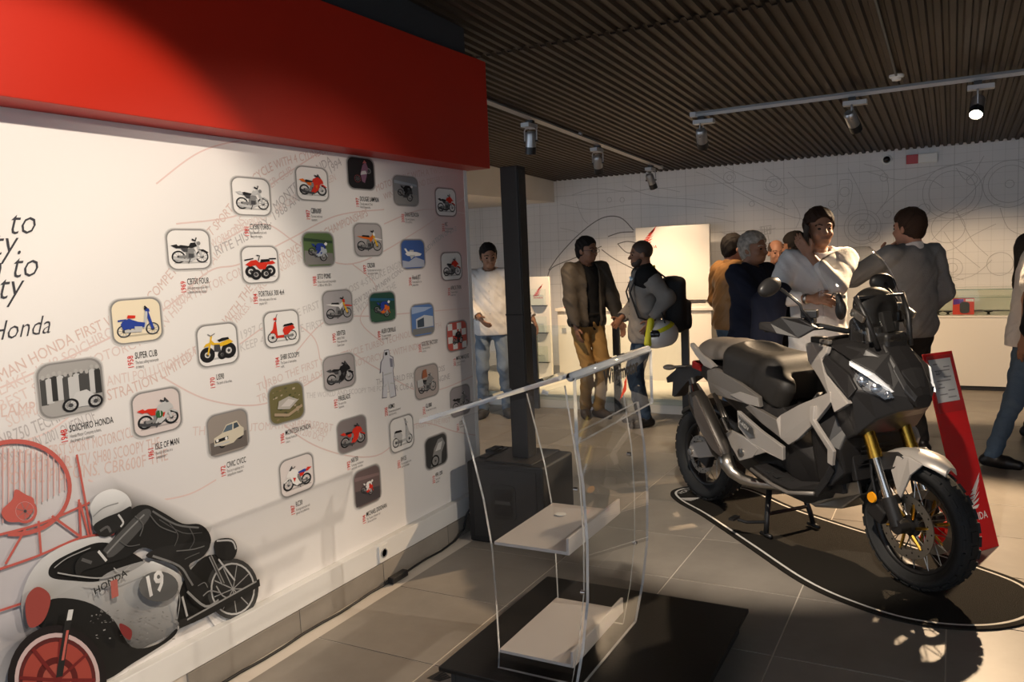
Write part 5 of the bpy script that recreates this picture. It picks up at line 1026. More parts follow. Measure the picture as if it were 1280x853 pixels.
# --- wheels
def make_wheel(name, u, steer, width, R, rim_r, disc_r, nsp):
    w = MB(); hw = width/2
    prof = [(rim_r+0.002, -hw*0.62), (rim_r+0.03, -hw*0.86), (R-0.045, -hw), (R-0.018, -hw*0.88), (R-0.004, -hw*0.5), (R, 0), (R-0.004, hw*0.5), (R-0.018, hw*0.88), (R-0.045, hw), (rim_r+0.03, hw*0.86), (rim_r+0.002, hw*0.62)]
    w.lathe(prof, (0, 0, 0), 'y', 56, close=True)
    g = bpy.data.objects.new(name, None); COL.objects.link(g); g.parent = sc; g.location = (u, 0, R); g.rotation_euler = (0, 0, steer)
    t = w.build('tyre', rubber, g, smooth=True)
    tb = MB()                                # tread blocks
    for k in range(30):
        for row, (off, a0) in enumerate(((-0.62, 0), (0.0, 0.5), (0.62, 0))):
            a = 2*PI*(k+a0)/30; rr = R-0.001-(0.014 if row != 1 else 0.001); ca, sa = math.cos(a), math.sin(a)
            Rm = np.array([[ca, 0, -sa], [0, 1, 0], [sa, 0, ca]]) @ rotx(0)
            Rm = np.array([[-sa, 0, ca], [0, 1, 0], [ca, 0, sa]]).T
            tilt = {0: 0.55, 1: 0, 2: -0.55}[row]
            tb.box((ca*rr, off*hw, sa*rr), (0.044, hw*0.50, 0.010), np.array([[-sa, 0, ca], [0, 1, 0], [ca, 0, sa]]) @ rotx(-tilt))
    tb.build('tread', rubber, t)['kind'] = 'stuff'
    rm = MB(); rm.lathe([(rim_r+0.006, -hw*0.60), (rim_r-0.012, -hw*0.55), (rim_r-0.020, -hw*0.2), (rim_r-0.020, hw*0.2), (rim_r-0.012, hw*0.55), (rim_r+0.006, hw*0.60)], (0, 0, 0), 'y', 48, close=True); rm.build('rim', matt, g, smooth=True)
    h = MB(); h.lathe([(0.0, -0.075), (0.030, -0.075), (0.034, -0.05), (0.050, -0.045), (0.050, -0.035), (0.028, -0.03), (0.028, 0.03), (0.050, 0.035), (0.050, 0.045), (0.034, 0.05), (0.030, 0.075), (0.0, 0.075)], (0, 0, 0), 'y', 24); h.build('hub', matt, g, auto=40)
    sp = MB()
    for k in range(nsp):
        a = 2*PI*k/nsp; sd = 1 if k % 2 else -1; b = a+(0.28 if (k//2) % 2 else -0.28)
        sp.tube([(0.048*math.cos(b), sd*0.040, 0.048*math.sin(b)), ((rim_r-0.016)*math.cos(a), sd*0.020, (rim_r-0.016)*math.sin(a))], 0.0022, 5)
    sp.build('spokes', steel, g)['kind'] = 'stuff'
    for sd in ((-1, 1) if name == 'front_wheel' else (-1,)):
        d = MB(); n = 48
        d.lathe([(disc_r*0.72, sd*0.062), (disc_r, sd*0.062), (disc_r, sd*0.067), (disc_r*0.72, sd*0.067)], (0, 0, 0), 'y', n, close=True); do = d.build('brake_disc', steel, g, auto=40)
        cr = MB()
        for k in range(6):
            a = 2*PI*k/6; cr.tube([(0.045*math.cos(a), sd*0.058, 0.045*math.sin(a)), (disc_r*0.80*math.cos(a+0.2), sd*0.064, disc_r*0.80*math.sin(a+0.2))], 0.008, 6)
        cr.build('disc_carrier', gold if name == 'front_wheel' else matt, do)
        ho = MB()
        for k in range(24):
            a = 2*PI*k/24; rr = disc_r*(0.80 if k % 2 else 0.92); ho.lathe([(0.005, sd*0.0675), (0.0, sd*0.0676)], (rr*math.cos(a), 0, rr*math.sin(a)), 'y', 6)
        ho.build('disc_holes', matt, do)['kind'] = 'stuff'
    return g
STEER = -0.02
fwheel = make_wheel('front_wheel', 1.598, STEER, 0.118, 0.294, 0.222, 0.148, 32)
rwheel = make_wheel('rear_wheel', 0.0, 0.0, 0.150, 0.294, 0.200, 0.12, 24)
# --- front end, turned with the wheel
fe = bpy.data.objects.new('front_fork', None); COL.objects.link(fe); fe.parent = sc; fe.location = (1.598, 0, 0); fe.rotation_euler = (0, 0, STEER)
def FV(u, s, z): return (u-1.598, -s, z)
rk = (-0.24, 0.56)
for sg in (1, -1):
    s = 0.112*sg
    mb = MB(); mb.tube([FV(1.345, s, 0.86), FV(1.455, s, 0.605)], 0.030, 20); mb.tube([FV(1.447, s, 0.625), FV(1.462, s, 0.590)], 0.033, 20); mb.build('gold_fork_tube', gold, fe, auto=40)
    mb = MB(); mb.tube([FV(1.455, s, 0.605), FV(1.555, s, 0.375)], 0.022, 18); mb.build('chrome_stanchion', chrome, fe, auto=40)
    mb = MB(); mb.tube([FV(1.535, s, 0.42), FV(1.590, s, 0.300)], 0.031, 18); mb.tube([FV(1.598, s*0.72, 0.302), FV(1.598, s*1.18, 0.302)], 0.034, 18); mb.build('fork_bottom', matt, fe, auto=40)
    mb = MB(); mb.box(FV(1.475, s*0.95, 0.335), (0.095, 0.045, 0.075), roty(0.5)); mb.box(FV(1.50, s*0.85, 0.37), (0.05, 0.03, 0.05)); mb.build('brake_caliper', matt, fe, bevel=0.008)
    mb = MB(); mb.lathe([(0.0, -0.009*sg), (0.024, -0.009*sg), (0.026, 0)], FV(1.462, s+0.022*sg, 0.405), 'y', 20); mb.build('amber_reflector', amber, fe, auto=40)
    mb = MB(); mb.tube([FV(1.47, s*1.02, 0.38), FV(1.44, s*1.05, 0.50), FV(1.42, s*1.0, 0.66)], 0.006, 6); mb.build('brake_hose', blackp, fe)
mb = MB(); mb.box(FV(1.70, -0.085, 0.295), (0.05, 0.03, 0.055), roty(-0.3)); mb.box(FV(1.715, -0.085, 0.345), (0.04, 0.03, 0.03)); mb.build('red_sensor_cover', redp, fe, bevel=0.006)
mb = MB(); mb.box(FV(1.36, 0, 0.80), (0.07, 0.30, 0.045), roty(-0.4)); mb.build('triple_clamp', matt, fe, bevel=0.008)
# mudguard: curved top with angular silver cheeks
fg = MB(); rings = []
for k, a in enumerate(np.linspace(math.radians(120), math.radians(59), 9)):
    r = 0.338; w = 0.070 if k < 7 else 0.070-0.018*(k-6); cu, cz = 1.598+r*math.cos(a), 0.302+r*math.sin(a)
    rings.append([FV(cu, -w, cz-0.028), FV(cu, -w*0.8, cz-0.004), FV(cu, 0, cz+0.008), FV(cu, w*0.8, cz-0.004), FV(cu, w, cz-0.028), FV(cu, w*0.93, cz-0.032), FV(cu, 0, cz-0.0), FV(cu, -w*0.93, cz-0.032)])
fg.loft(rings); fg.build('front_mudguard', silver, fe, auto=50)
for sg in (1, -1):
    pts = [(1.535, 0.098, 0.545), (1.56, 0.092, 0.62), (1.618, 0.080, 0.625), (1.690, 0.074, 0.602), (1.640, 0.094, 0.545), (1.592, 0.10, 0.430), (1.575, 0.102, 0.45)]
    mb = MB(); n = len(pts); mb.add([FV(p[0], sg*p[1], p[2]) for p in pts]+[FV(p[0], sg*(p[1]-0.012), p[2]) for p in pts], [tuple(range(n)), tuple(range(2*n-1, n-1, -1))]+[(i, (i+1) % n, n+(i+1) % n, n+i) for i in range(n)]); mb.build('mudguard_cheek', silver, fe, bevel=0.003)
    pts = [(1.46, 0.10, 0.615), (1.56, 0.092, 0.635), (1.60, 0.085, 0.615), (1.55, 0.098, 0.555), (1.50, 0.10, 0.54)]
    mb = MB(); n = len(pts); mb.add([FV(p[0], sg*p[1], p[2]) for p in pts]+[FV(p[0], sg*(p[1]-0.014), p[2]) for p in pts], [tuple(range(n)), tuple(range(2*n-1, n-1, -1))]+[(i, (i+1) % n, n+(i+1) % n, n+i) for i in range(n)]); mb.build('mudguard_bracket', matt, fe, bevel=0.003)
# --- hull (dark volume under the panels)
def hull(name, m, st, parent=sc, bevel=0.008):
    mb = MB(); rings = []
    for (u, zt, zm, zb, st_, sm, sb) in st:
        rings.append([V(u, 0, zt+0.006), V(u, st_, zt), V(u, sm, zm), V(u, sb, zb), V(u, 0, zb-0.006), V(u, -sb, zb), V(u, -sm, zm), V(u, -st_, zt)])
    mb.loft(rings); return mb.build(name, m, parent, bevel=bevel)
hull('tail_body', matt, [(0.02, 0.90, 0.86, 0.80, 0.06, 0.08, 0.06), (0.25, 0.90, 0.82, 0.74, 0.12, 0.150, 0.12), (0.55, 0.86, 0.78, 0.64, 0.15, 0.185, 0.16), (0.80, 0.78, 0.70, 0.50, 0.16, 0.205, 0.18), (0.98, 0.70, 0.60, 0.40, 0.15, 0.215, 0.19), (1.15, 0.62, 0.52, 0.36, 0.13, 0.20, 0.17), (1.30, 0.60, 0.50, 0.38, 0.12, 0.18, 0.15)])
hull('engine_case', mat('dark_engine_metal', (0.03, 0.029, 0.028), 0.45, metal=0.5), [(0.42, 0.58, 0.48, 0.36, 0.10, 0.15, 0.12), (0.70, 0.52, 0.40, 0.28, 0.13, 0.17, 0.14), (1.00, 0.50, 0.36, 0.25, 0.13, 0.15, 0.12), (1.24, 0.52, 0.42, 0.30, 0.12, 0.13, 0.10), (1.34, 0.60, 0.50, 0.42, 0.10, 0.12, 0.09)])
hull('front_cowl', gun, [(1.08, 1.085, 1.03, 0.98, 0.10, 0.13, 0.10), (1.20, 1.10, 1.00, 0.80, 0.13, 0.185, 0.15), (1.31, 1.105, 0.96, 0.64, 0.14, 0.225, 0.18), (1.42, 1.10, 0.92, 0.70, 0.13, 0.235, 0.19), (1.50, 1.06, 0.91, 0.78, 0.10, 0.195, 0.15), (1.565, 1.00, 0.905, 0.82, 0.06, 0.135, 0.10), (1.605, 0.93, 0.89, 0.835, 0.03, 0.06, 0.04)])
hull('nose_beak', matt, [(1.46, 1.125, 1.11, 1.06, 0.07, 0.08, 0.06), (1.54, 1.035, 1.01, 0.96, 0.075, 0.095, 0.08), (1.59, 0.95, 0.925, 0.88, 0.065, 0.085, 0.07), (1.625, 0.895, 0.87, 0.84, 0.04, 0.055, 0.04)])
hull('leg_shield', matt, [(1.13, 0.86, 0.80, 0.55, 0.16, 0.22, 0.18), (1.22, 0.82, 0.70, 0.44, 0.18, 0.245, 0.23), (1.30, 0.80, 0.64, 0.43, 0.18, 0.250, 0.235), (1.355, 0.74, 0.62, 0.50, 0.15, 0.225, 0.19)])
hull('steering_tunnel', matt, [(0.95, 0.72, 0.66, 0.55, 0.06, 0.10, 0.12), (1.08, 0.84, 0.74, 0.60, 0.07, 0.12, 0.15), (1.18, 1.00, 0.86, 0.65, 0.09, 0.14, 0.16), (1.24, 1.06, 0.95, 0.7, 0.10, 0.16, 0.17)])
# --- painted panels
P_tail = [(0.224, 0.165, 0.868), (0.327, 0.180, 0.894), (0.575, 0.205, 0.843), (0.777, 0.228, 0.790), (0.788, 0.228, 0.735), (0.676, 0.222, 0.734), (0.477, 0.205, 0.736), (0.279, 0.183, 0.740), (0.237, 0.172, 0.806)]
panel_mesh('tail_side_panel', pewter, P_tail, 0.03)
panel_mesh('seat_hinge_cover', silver, [(0.50, 0.211, 0.762), (0.60, 0.218, 0.795), (0.775, 0.234, 0.788), (0.787, 0.234, 0.738), (0.676, 0.228, 0.737)], 0.006)
panel_mesh('middle_side_panel', pewter, [(0.65, 0.222, 0.715), (0.70, 0.230, 0.739), (0.93, 0.242, 0.696), (0.97, 0.250, 0.607), (0.811, 0.240, 0.655)], 0.03)
panel_mesh('front_side_panel', silver, [(0.93, 0.243, 0.700), (0.945, 0.225, 0.722), (1.097, 0.240, 0.800), (1.322, 0.252, 0.898), (1.335, 0.262, 0.850), (1.233, 0.264, 0.736), (1.107, 0.258, 0.629), (1.031, 0.252, 0.583), (0.968, 0.251, 0.607)], 0.03)
sideo = panel_mesh('lower_side_cover', silver, [(0.598, 0.236, 0.692), (0.809, 0.250, 0.618), (0.992, 0.254, 0.564), (0.991, 0.254, 0.493), (0.861, 0.256, 0.510), (0.764, 0.252, 0.471), (0.723, 0.250, 0.537), (0.610, 0.238, 0.599)], 0.025)
panel_mesh('cover_plate', steel, [(0.62, 0.246, 0.672), (0.76, 0.258, 0.622), (0.78, 0.258, 0.575), (0.735, 0.257, 0.560), (0.63, 0.247, 0.610)], 0.006)
TP = Print(lambda a, b, h: V(0.632+a*0.97, 0.254+a*0.07+h, 0.634-a*0.36+b)); ptext(TP, 'X-ADV', (0.0, 0.0), 0.036, (0.6, 0.58, 0.55), sx=0.9, shear=0.2, bold=0.01); TP.build('model_lettering', sideo[0])
panel_mesh('swingarm', silver, [(-0.03, 0.135, 0.345), (0.03, 0.138, 0.385), (0.208, 0.145, 0.434), (0.420, 0.150, 0.455), (0.430, 0.150, 0.385), (0.320, 0.148, 0.360), (0.098, 0.142, 0.300), (0.0, 0.136, 0.285)], 0.035, bevel=0.008)
for sg in (1, -1):
    mb = MB(); mb.lathe([(0.020, 0), (0.020, -0.012*sg), (0.0, -0.014*sg)], V(0.0, 0.137*sg, 0.320), 'y', 16); mb.build('axle_nut', steel, sc, auto=40)
panel_mesh('pillion_peg_bracket', silver, [(0.452, 0.236, 0.600), (0.500, 0.240, 0.575), (0.681, 0.250, 0.556), (0.807, 0.256, 0.517), (0.750, 0.256, 0.458), (0.634, 0.252, 0.414), (0.547, 0.243, 0.481)], 0.02)
for sg in (1, -1):
    mb = MB(); mb.tube([V(0.33, 0.19*sg, 0.74), V(0.47, 0.215*sg, 0.63), V(0.50, 0.225*sg, 0.56)], 0.014, 10); mb.tube([V(0.42, 0.23*sg, 0.70), V(0.53, 0.245*sg, 0.575)], 0.012, 8); mb.build('subframe_tube', steel, sc, smooth=True)
    mb = MB(); mb.box(V(0.53, 0.262*sg, 0.60), (0.09, 0.035, 0.04), roty(0.9)); mb.build('folded_pillion_peg', chrome, sc, bevel=0.008)
    mb = MB(); mb.lathe([(0.024, 0), (0.024, -0.008*sg), (0.0, -0.01*sg)], V(0.655, 0.252*sg, 0.465), 'y', 16); mb.build('pivot_cap', steel, sc, auto=40)
# footboards with rubber strips
for sg in (1, -1):
    top = [(0.785, 0.275, 0.425), (0.948, 0.285, 0.385), (1.074, 0.285, 0.372), (1.250, 0.285, 0.415), (1.310, 0.275, 0.500), (1.335, 0.262, 0.560), (1.290, 0.19, 0.540), (1.230, 0.18, 0.430), (1.09, 0.17, 0.385), (0.80, 0.17, 0.43)]
    mb = MB(); n = len(top); mb.add([V(p[0], sg*p[1], p[2]) for p in top]+[V(p[0], sg*(p[1]-0.02), p[2]-0.045) for p in top], [(0, 1, 8, 9), (1, 2, 7, 8)[:4], (2, 3, 7), (3, 4, 6, 7), (4, 5, 6)]+[(n, n+9, n+8, n+1), (n+1, n+8, n+7, n+2), (n+2, n+7, n+3), (n+3, n+7, n+6, n+4), (n+4, n+6, n+5)]+[(i, (i+1) % n, n+(i+1) % n, n+i) for i in range(n)]); fb = mb.build('footboard', gun, sc, bevel=0.004)
    mb = MB(); mb.tube([V(0.775, 0.284*sg, 0.405), V(0.948, 0.292*sg, 0.365), V(1.074, 0.292*sg, 0.352), V(1.255, 0.292*sg, 0.395)], 0.010, 8); mb.build('footboard_edge', pewter, fb, smooth=True)
    for k in range(5): mb = MB(); mb.box(V(0.88+0.062*k, 0.232*sg, 0.409-0.009*k), (0.035, 0.07, 0.008), roty(0.14)); mb.build('rubber_strip', rubber, fb, bevel=0.002)
    tr = [(1.199, 0.268, 0.812), (1.233, 0.268, 0.816), (1.240, 0.280, 0.752), (1.345, 0.284, 0.655), (1.366, 0.276, 0.622), (1.348, 0.268, 0.548), (1.325, 0.276, 0.560), (1.333, 0.282, 0.625), (1.215, 0.282, 0.740)]
    mb = MB(); n = len(tr); mb.add([V(p[0], sg*p[1], p[2]) for p in tr]+[V(p[0], sg*(p[1]-0.02), p[2]) for p in tr], [(0, 1, 2, 8), (8, 2, 3, 7), (7, 3, 4), (7, 4, 5, 6), (n, n+8, n+2, n+1), (n+8, n+7, n+3, n+2), (n+7, n+4, n+3), (n+7, n+6, n+5, n+4)]+[(i, (i+1) % n, n+(i+1) % n, n+i) for i in range(n)]); mb.build('leg_shield_trim', silver, sc, bevel=0.003)
    # boomerang panel around the headlight
    bo = [(1.025, 0.135, 1.091), (1.084, 0.145, 1.108), (1.226, 0.175, 1.096), (1.232, 0.195, 1.066), (1.213, 0.205, 1.036), (1.247, 0.222, 0.985), (1.440, 0.258, 0.858), (1.363, 0.270, 0.806), (1.315, 0.255, 0.872), (1.212, 0.215, 0.939), (1.077, 0.165, 1.011)]
    mb = MB(); n = len(bo); tri = [(0, 1, 10), (1, 2, 3, 4), (1, 4, 10), (4, 5, 9, 10), (5, 6, 8, 9), (6, 7, 8)]
    mb.add([V(p[0], sg*p[1], p[2]) for p in bo]+[V(p[0], sg*(p[1]-0.03), p[2]) for p in bo], tri+[tuple(n+i for i in reversed(t)) for t in tri]+[(i, (i+1) % n, n+(i+1) % n, n+i) for i in range(n)]); mb.build('front_silver_panel', silver, sc, bevel=0.005)
    # side intake plate
    ip = [(1.242, 0.205, 1.058), (1.40, 0.218, 0.985), (1.455, 0.226, 0.925), (1.43, 0.25, 0.880), (1.275, 0.236, 0.985), (1.225, 0.212, 1.03)]
    mb = MB(); n = len(ip); mb.add([V(p[0], sg*p[1], p[2]) for p in ip]+[V(p[0], sg*(p[1]-0.02), p[2]) for p in ip], [tuple(range(n)), tuple(range(2*n-1, n-1, -1))]+[(i, (i+1) % n, n+(i+1) % n, n+i) for i in range(n)]); mb.build('side_intake', matt, sc, bevel=0.004)
    # headlight
    hl = [(1.405, 0.206, 1.020), (1.452, 0.206, 0.998), (1.507, 0.176, 0.962), (1.560, 0.137, 0.928), (1.578, 0.128, 0.893), (1.552, 0.156, 0.884), (1.484, 0.208, 0.920), (1.448, 0.218, 0.962)]
    hp = [V(p[0], sg*p[1], p[2]) for p in hl]; n = len(hp); cc = np.mean(hp, 0)
    mb = MB(); mb.add([tuple(p) for p in hp]+[tuple(np.array(p)*0.9+cc*0.1+np.array([-0.03, 0.03*sg, 0])) for p in hp], [tuple(range(2*n-1, n-1, -1))]+[(i, (i+1) % n, n+(i+1) % n, n+i) for i in range(n)]); hb = mb.build('headlight', mat('headlight_reflector', (0.55, 0.55, 0.56), 0.15, metal=1.0), sc)
    for (hu, hs, hz, hr) in ((1.466, 0.196, 0.958, 0.024), (1.515, 0.166, 0.928, 0.026), (1.552, 0.137, 0.908, 0.016)):
        mb = MB(); q = np.array(V(hu, sg*hs, hz)); dr = Vector((0.75, -0.6*sg, 0.1)); Rm = np.array(dr.to_track_quat('Z', 'Y').to_matrix()); mb.lathe([(hr, -0.006), (hr*0.95, 0.004), (hr*0.5, 0.010), (0.0, 0.012)], q, 'z', 16, R=Rm); mb.build('lamp_projector', chrome, hb, auto=40)
    mb = MB(); mb.add([tuple(np.array(p)+np.array([0.010, -0.010*sg, 0.002])) for p in hp], [tuple(range(n))]); mb.build('headlight_lens', clear_mat('headlight_lens', (0.9, 0.92, 0.95), 0.02, 1.3) if 'hll' not in MATS else MATS['hll'], hb)
    st = [(1.395, 0.207, 1.045), (1.506, 0.178, 0.995), (1.572, 0.124, 0.918), (1.560, 0.130, 0.912), (1.480, 0.186, 0.982), (1.40, 0.212, 1.028)]
    mb = MB(); n2 = len(st); mb.add([V(p[0], sg*p[1], p[2]) for p in st]+[V(p[0]-0.01, sg*(p[1]-0.02), p[2]) for p in st], [(0, 1, 4, 5), (1, 2, 3, 4), (n2, n2+5, n2+4, n2+1), (n2+1, n2+4, n2+3, n2+2)]+[(i, (i+1) % n2, n2+(i+1) % n2, n2+i) for i in range(n2)]); mb.build('light_strip', mat('daylight_strip', (0.80, 0.82, 0.85), 0.3), sc)
    # top cover beside the beak
    tcv = [(1.10, 0.10, 1.125), (1.235, 0.165, 1.100), (1.395, 0.196, 1.050), (1.503, 0.168, 1.003), (1.560, 0.118, 0.940), (1.50, 0.07, 1.085), (1.40, 0.06, 1.135), (1.22, 0.05, 1.150)]
    mb = MB(); n3 = len(tcv); mb.add([V(p[0], sg*p[1], p[2]) for p in tcv]+[V(p[0], sg*p[1]*0.9, p[2]-0.02) for p in tcv], [(0, 1, 7), (1, 2, 6, 7), (2, 3, 5, 6), (3, 4, 5)]+[tuple(n3+i for i in reversed(t)) for t in [(0, 1, 7), (1, 2, 6, 7), (2, 3, 5, 6), (3, 4, 5)]]+[(i, (i+1) % n3, n3+(i+1) % n3, n3+i) for i in range(n3)]); mb.build('top_cover', matt, sc, bevel=0.004)
    mb = MB(); mb.box(V(1.12, 0.13*sg, 1.120), (0.07, 0.05, 0.030), rotz(0.25*sg)); mb.build('switch_pod', matt, sc, bevel=0.006)
    mb = MB(); mb.box(V(1.20, 0.165*sg, 1.118), (0.08, 0.025, 0.022), rotz(-0.2*sg)); mb.build('indicator', mat('smoked_indicator', (0.10, 0.09, 0.08), 0.15), sc, bevel=0.006)
# silver skid plate and lower engine guard
panel_mesh('skid_plate', steel, [(1.03, 0.115, 0.262), (1.20, 0.125, 0.335), (1.262, 0.140, 0.415), (1.363, 0.125, 0.460), (1.375, 0.120, 0.395), (1.262, 0.130, 0.300), (1.07, 0.115, 0.255)], 0.02)
mb = MB(); mb.add([V(1.03, 0.115, 0.262), V(1.07, 0.115, 0.252), V(1.262, 0.13, 0.298), V(1.375, 0.12, 0.395), V(1.03, -0.115, 0.262), V(1.07, -0.115, 0.252), V(1.262, -0.13, 0.298), V(1.375, -0.12, 0.395)], [(0, 4, 5, 1), (1, 5, 6, 2), (2, 6, 7, 3)]); mb.build('skid_pan', steel, sc, solid=0.006)
mb = MB(); mb.box(V(1.345, 0, 0.56), (0.03, 0.30, 0.20), roty(-0.25)); mb.build('radiator', matt, sc, bevel=0.005)
for k in range(7): mb = MB(); mb.box(V(1.365+0.006*k, 0, 0.49+0.024*k), (0.004, 0.27, 0.006)); mb.build('radiator_fin', blk, sc)
# --- seat
S = SDF((0.30, -0.26, 0.68), (1.04, 0.26, 1.10), 0.008)
S.box((0.60, 0, 0.90), (0.24, 0.185, 0.115), roty(0.10), rd=0.075, k=0.03).box((0.80, 0, 0.845), (0.125, 0.195, 0.105), roty(0.55), rd=0.06, k=0.06).ell((0.46, 0, 0.965), (0.13, 0.165, 0.085), k=0.04)
S.ell((0.60, 0, 1.085), (0.19, 0.135, 0.085), mode='sub'); S.box((0.97, 0, 0.86), (0.10, 0.115, 0.2), roty(0.3), rd=0.03, mode='sub'); S.cut((0.5, 0, 0.845), (-0.30, 0, -1)); S.cut((0.9, 0, 0.718), (0, 0, -1))
S.build('seat', leather, sc)
S = SDF((-0.04, -0.20, 0.86), (0.52, 0.20, 1.10), 0.008); S.ell((0.20, 0, 0.955), (0.235, 0.135, 0.098), k=0.03).ell((0.34, 0, 0.965), (0.13, 0.155, 0.092), k=0.03); S.cut((0, 0, 0.905), (0.1, 0, -1)); S.ell((0.62, 0, 1.02), (0.215, 0.20, 0.16), mode='sub'); S.build('pillion_seat', leather2, sc)
for sg in (1, -1):
    rl_ = [(-0.015, 0.115, 1.010), (0.123, 0.140, 0.962), (0.310, 0.172, 0.900), (0.270, 0.170, 0.880), (0.181, 0.155, 0.888), (0.062, 0.135, 0.945), (-0.015, 0.118, 0.990)]
    mb = MB(); n = len(rl_); mb.add([V(p[0], sg*p[1], p[2]) for p in rl_]+[V(p[0], sg*(p[1]-0.03), p[2]) for p in rl_], [(0, 1, 5, 6), (1, 2, 3, 4), (1, 4, 5)]+[(n, n+6, n+5, n+1), (n+1, n+4, n+3, n+2), (n+1, n+5, n+4)]+[(i, (i+1) % n, n+(i+1) % n, n+i) for i in range(n)]); mb.build('grab_rail', silver, sc, bevel=0.004)
# --- tail light, plate carrier
mb = MB(); mb.box(V(0.02, 0, 0.865), (0.10, 0.20, 0.05), roty(0.15)); mb.build('tail_light', mat('red_tail_light', (0.22, 0.01, 0.01), 0.15), sc, bevel=0.01)
mb = MB(); mb.prism([(0.06, 0.84), (-0.10, 0.845), (-0.27, 0.83), (-0.30, 0.80), (-0.41, 0.735), (-0.40, 0.70), (-0.33, 0.72), (-0.345, 0.62), (-0.315, 0.615), (-0.17, 0.73), (-0.05, 0.79), (0.06, 0.80)], -0.045, 0.045, lambda a, b, t: (a, t, b)); mb.build('plate_carrier', matt, sc, bevel=0.004)
for sg in (1, -1):
    mb = MB(); mb.tube([V(-0.18, 0.04*sg, 0.835), V(-0.21, 0.11*sg, 0.835)], 0.010, 8); mb.build('indicator_stalk', matt, sc)
    S = SDF((-0.29, -0.2, 0.80), (-0.16, 0.2, 0.87), 0.006); S.ell((-0.22, -0.14*sg, 0.835), (0.045, 0.04, 0.018)); S.build('rear_indicator', mat('smoked_indicator', (0.10, 0.09, 0.08), 0.15), sc)
hull('rear_hugger', matt, [(-0.20, 0.56, 0.54, 0.52, 0.05, 0.07, 0.07), (0.0, 0.645, 0.63, 0.615, 0.06, 0.085, 0.085), (0.22, 0.63, 0.61, 0.59, 0.06, 0.085, 0.085), (0.40, 0.56, 0.53, 0.50, 0.06, 0.085, 0.085)])
# --- exhaust
mb = MB(); P = [V(0.262, 0.27, 0.735), V(0.30, 0.275, 0.690), V(0.50, 0.272, 0.450), V(0.535, 0.268, 0.41)]; mb.tube(P, [0.050, 0.062, 0.058, 0.040], 20, flat=1.0); mb.build('muffler', mat('dark_muffler', (0.045, 0.040, 0.036), 0.4, metal=0.6), sc, auto=40)
panel_mesh('muffler_shield', mat('brown_grey_shield', (0.11, 0.092, 0.080), 0.4, metal=0.3), [(0.318, 0.338, 0.735), (0.352, 0.340, 0.755), (0.43, 0.342, 0.665), (0.525, 0.340, 0.545), (0.585, 0.333, 0.455), (0.575, 0.330, 0.430), (0.50, 0.335, 0.46), (0.40, 0.338, 0.54), (0.335, 0.338, 0.63)], 0.012, mirror=False)
mb = MB(); mb.tube([V(0.235, 0.268, 0.79), V(0.262, 0.27, 0.745)], [0.030, 0.046], 18); mb.build('muffler_tip', chrome, sc, auto=40)
mb = MB(); mb.tube([V(0.233, 0.268, 0.793), V(0.215, 0.266, 0.825)], 0.022, 14); mb.build('tip_cap', matt, sc, auto=40)
mb = MB(); mb.tube([V(0.525, 0.270, 0.425), V(0.553, 0.268, 0.375), V(0.583, 0.258, 0.338), V(0.646, 0.240, 0.312), V(0.72, 0.215, 0.305), V(0.80, 0.15, 0.30), V(0.92, 0.08, 0.30)], [0.045, 0.040, 0.034, 0.030, 0.027, 0.026, 0.025], 16); mb.build('exhaust_pipe', steel, sc, smooth=True)
# rear caliper and suspension link
mb = MB(); mb.box(V(0.12, 0.105, 0.30), (0.10, 0.05, 0.08), roty(0.4)); mb.build('rear_caliper', matt, sc, bevel=0.01)
mb = MB(); mb.tube([V(0.36, 0.05, 0.40), V(0.52, 0.05, 0.72)], 0.035, 14); mb.build('rear_shock', blk, sc, auto=40)
# --- centre stand
for sg in (1, -1):
    mb = MB(); mb.tube([V(0.70, 0.10*sg, 0.27), V(0.735, 0.15*sg, 0.09), V(0.745, 0.165*sg, 0.018)], [0.017, 0.015, 0.014], 10); mb.tube([V(0.705, 0.165*sg, 0.012), V(0.79, 0.165*sg, 0.012)], 0.012, 8); mb.build('stand_leg', blk, sc, smooth=True)
mb = MB(); mb.tube([V(0.728, 0.14, 0.12), V(0.728, -0.14, 0.12)], 0.011, 8); mb.build('stand_crossbar', blk, sc)
mb = MB(); mb.tube([V(0.735, 0.155, 0.08), V(0.70, 0.26, 0.085), V(0.675, 0.30, 0.10)], 0.009, 8); mb.box(V(0.665, 0.315, 0.108), (0.03, 0.07, 0.014), rotz(0.4)); mb.build('stand_tread', blk, sc)
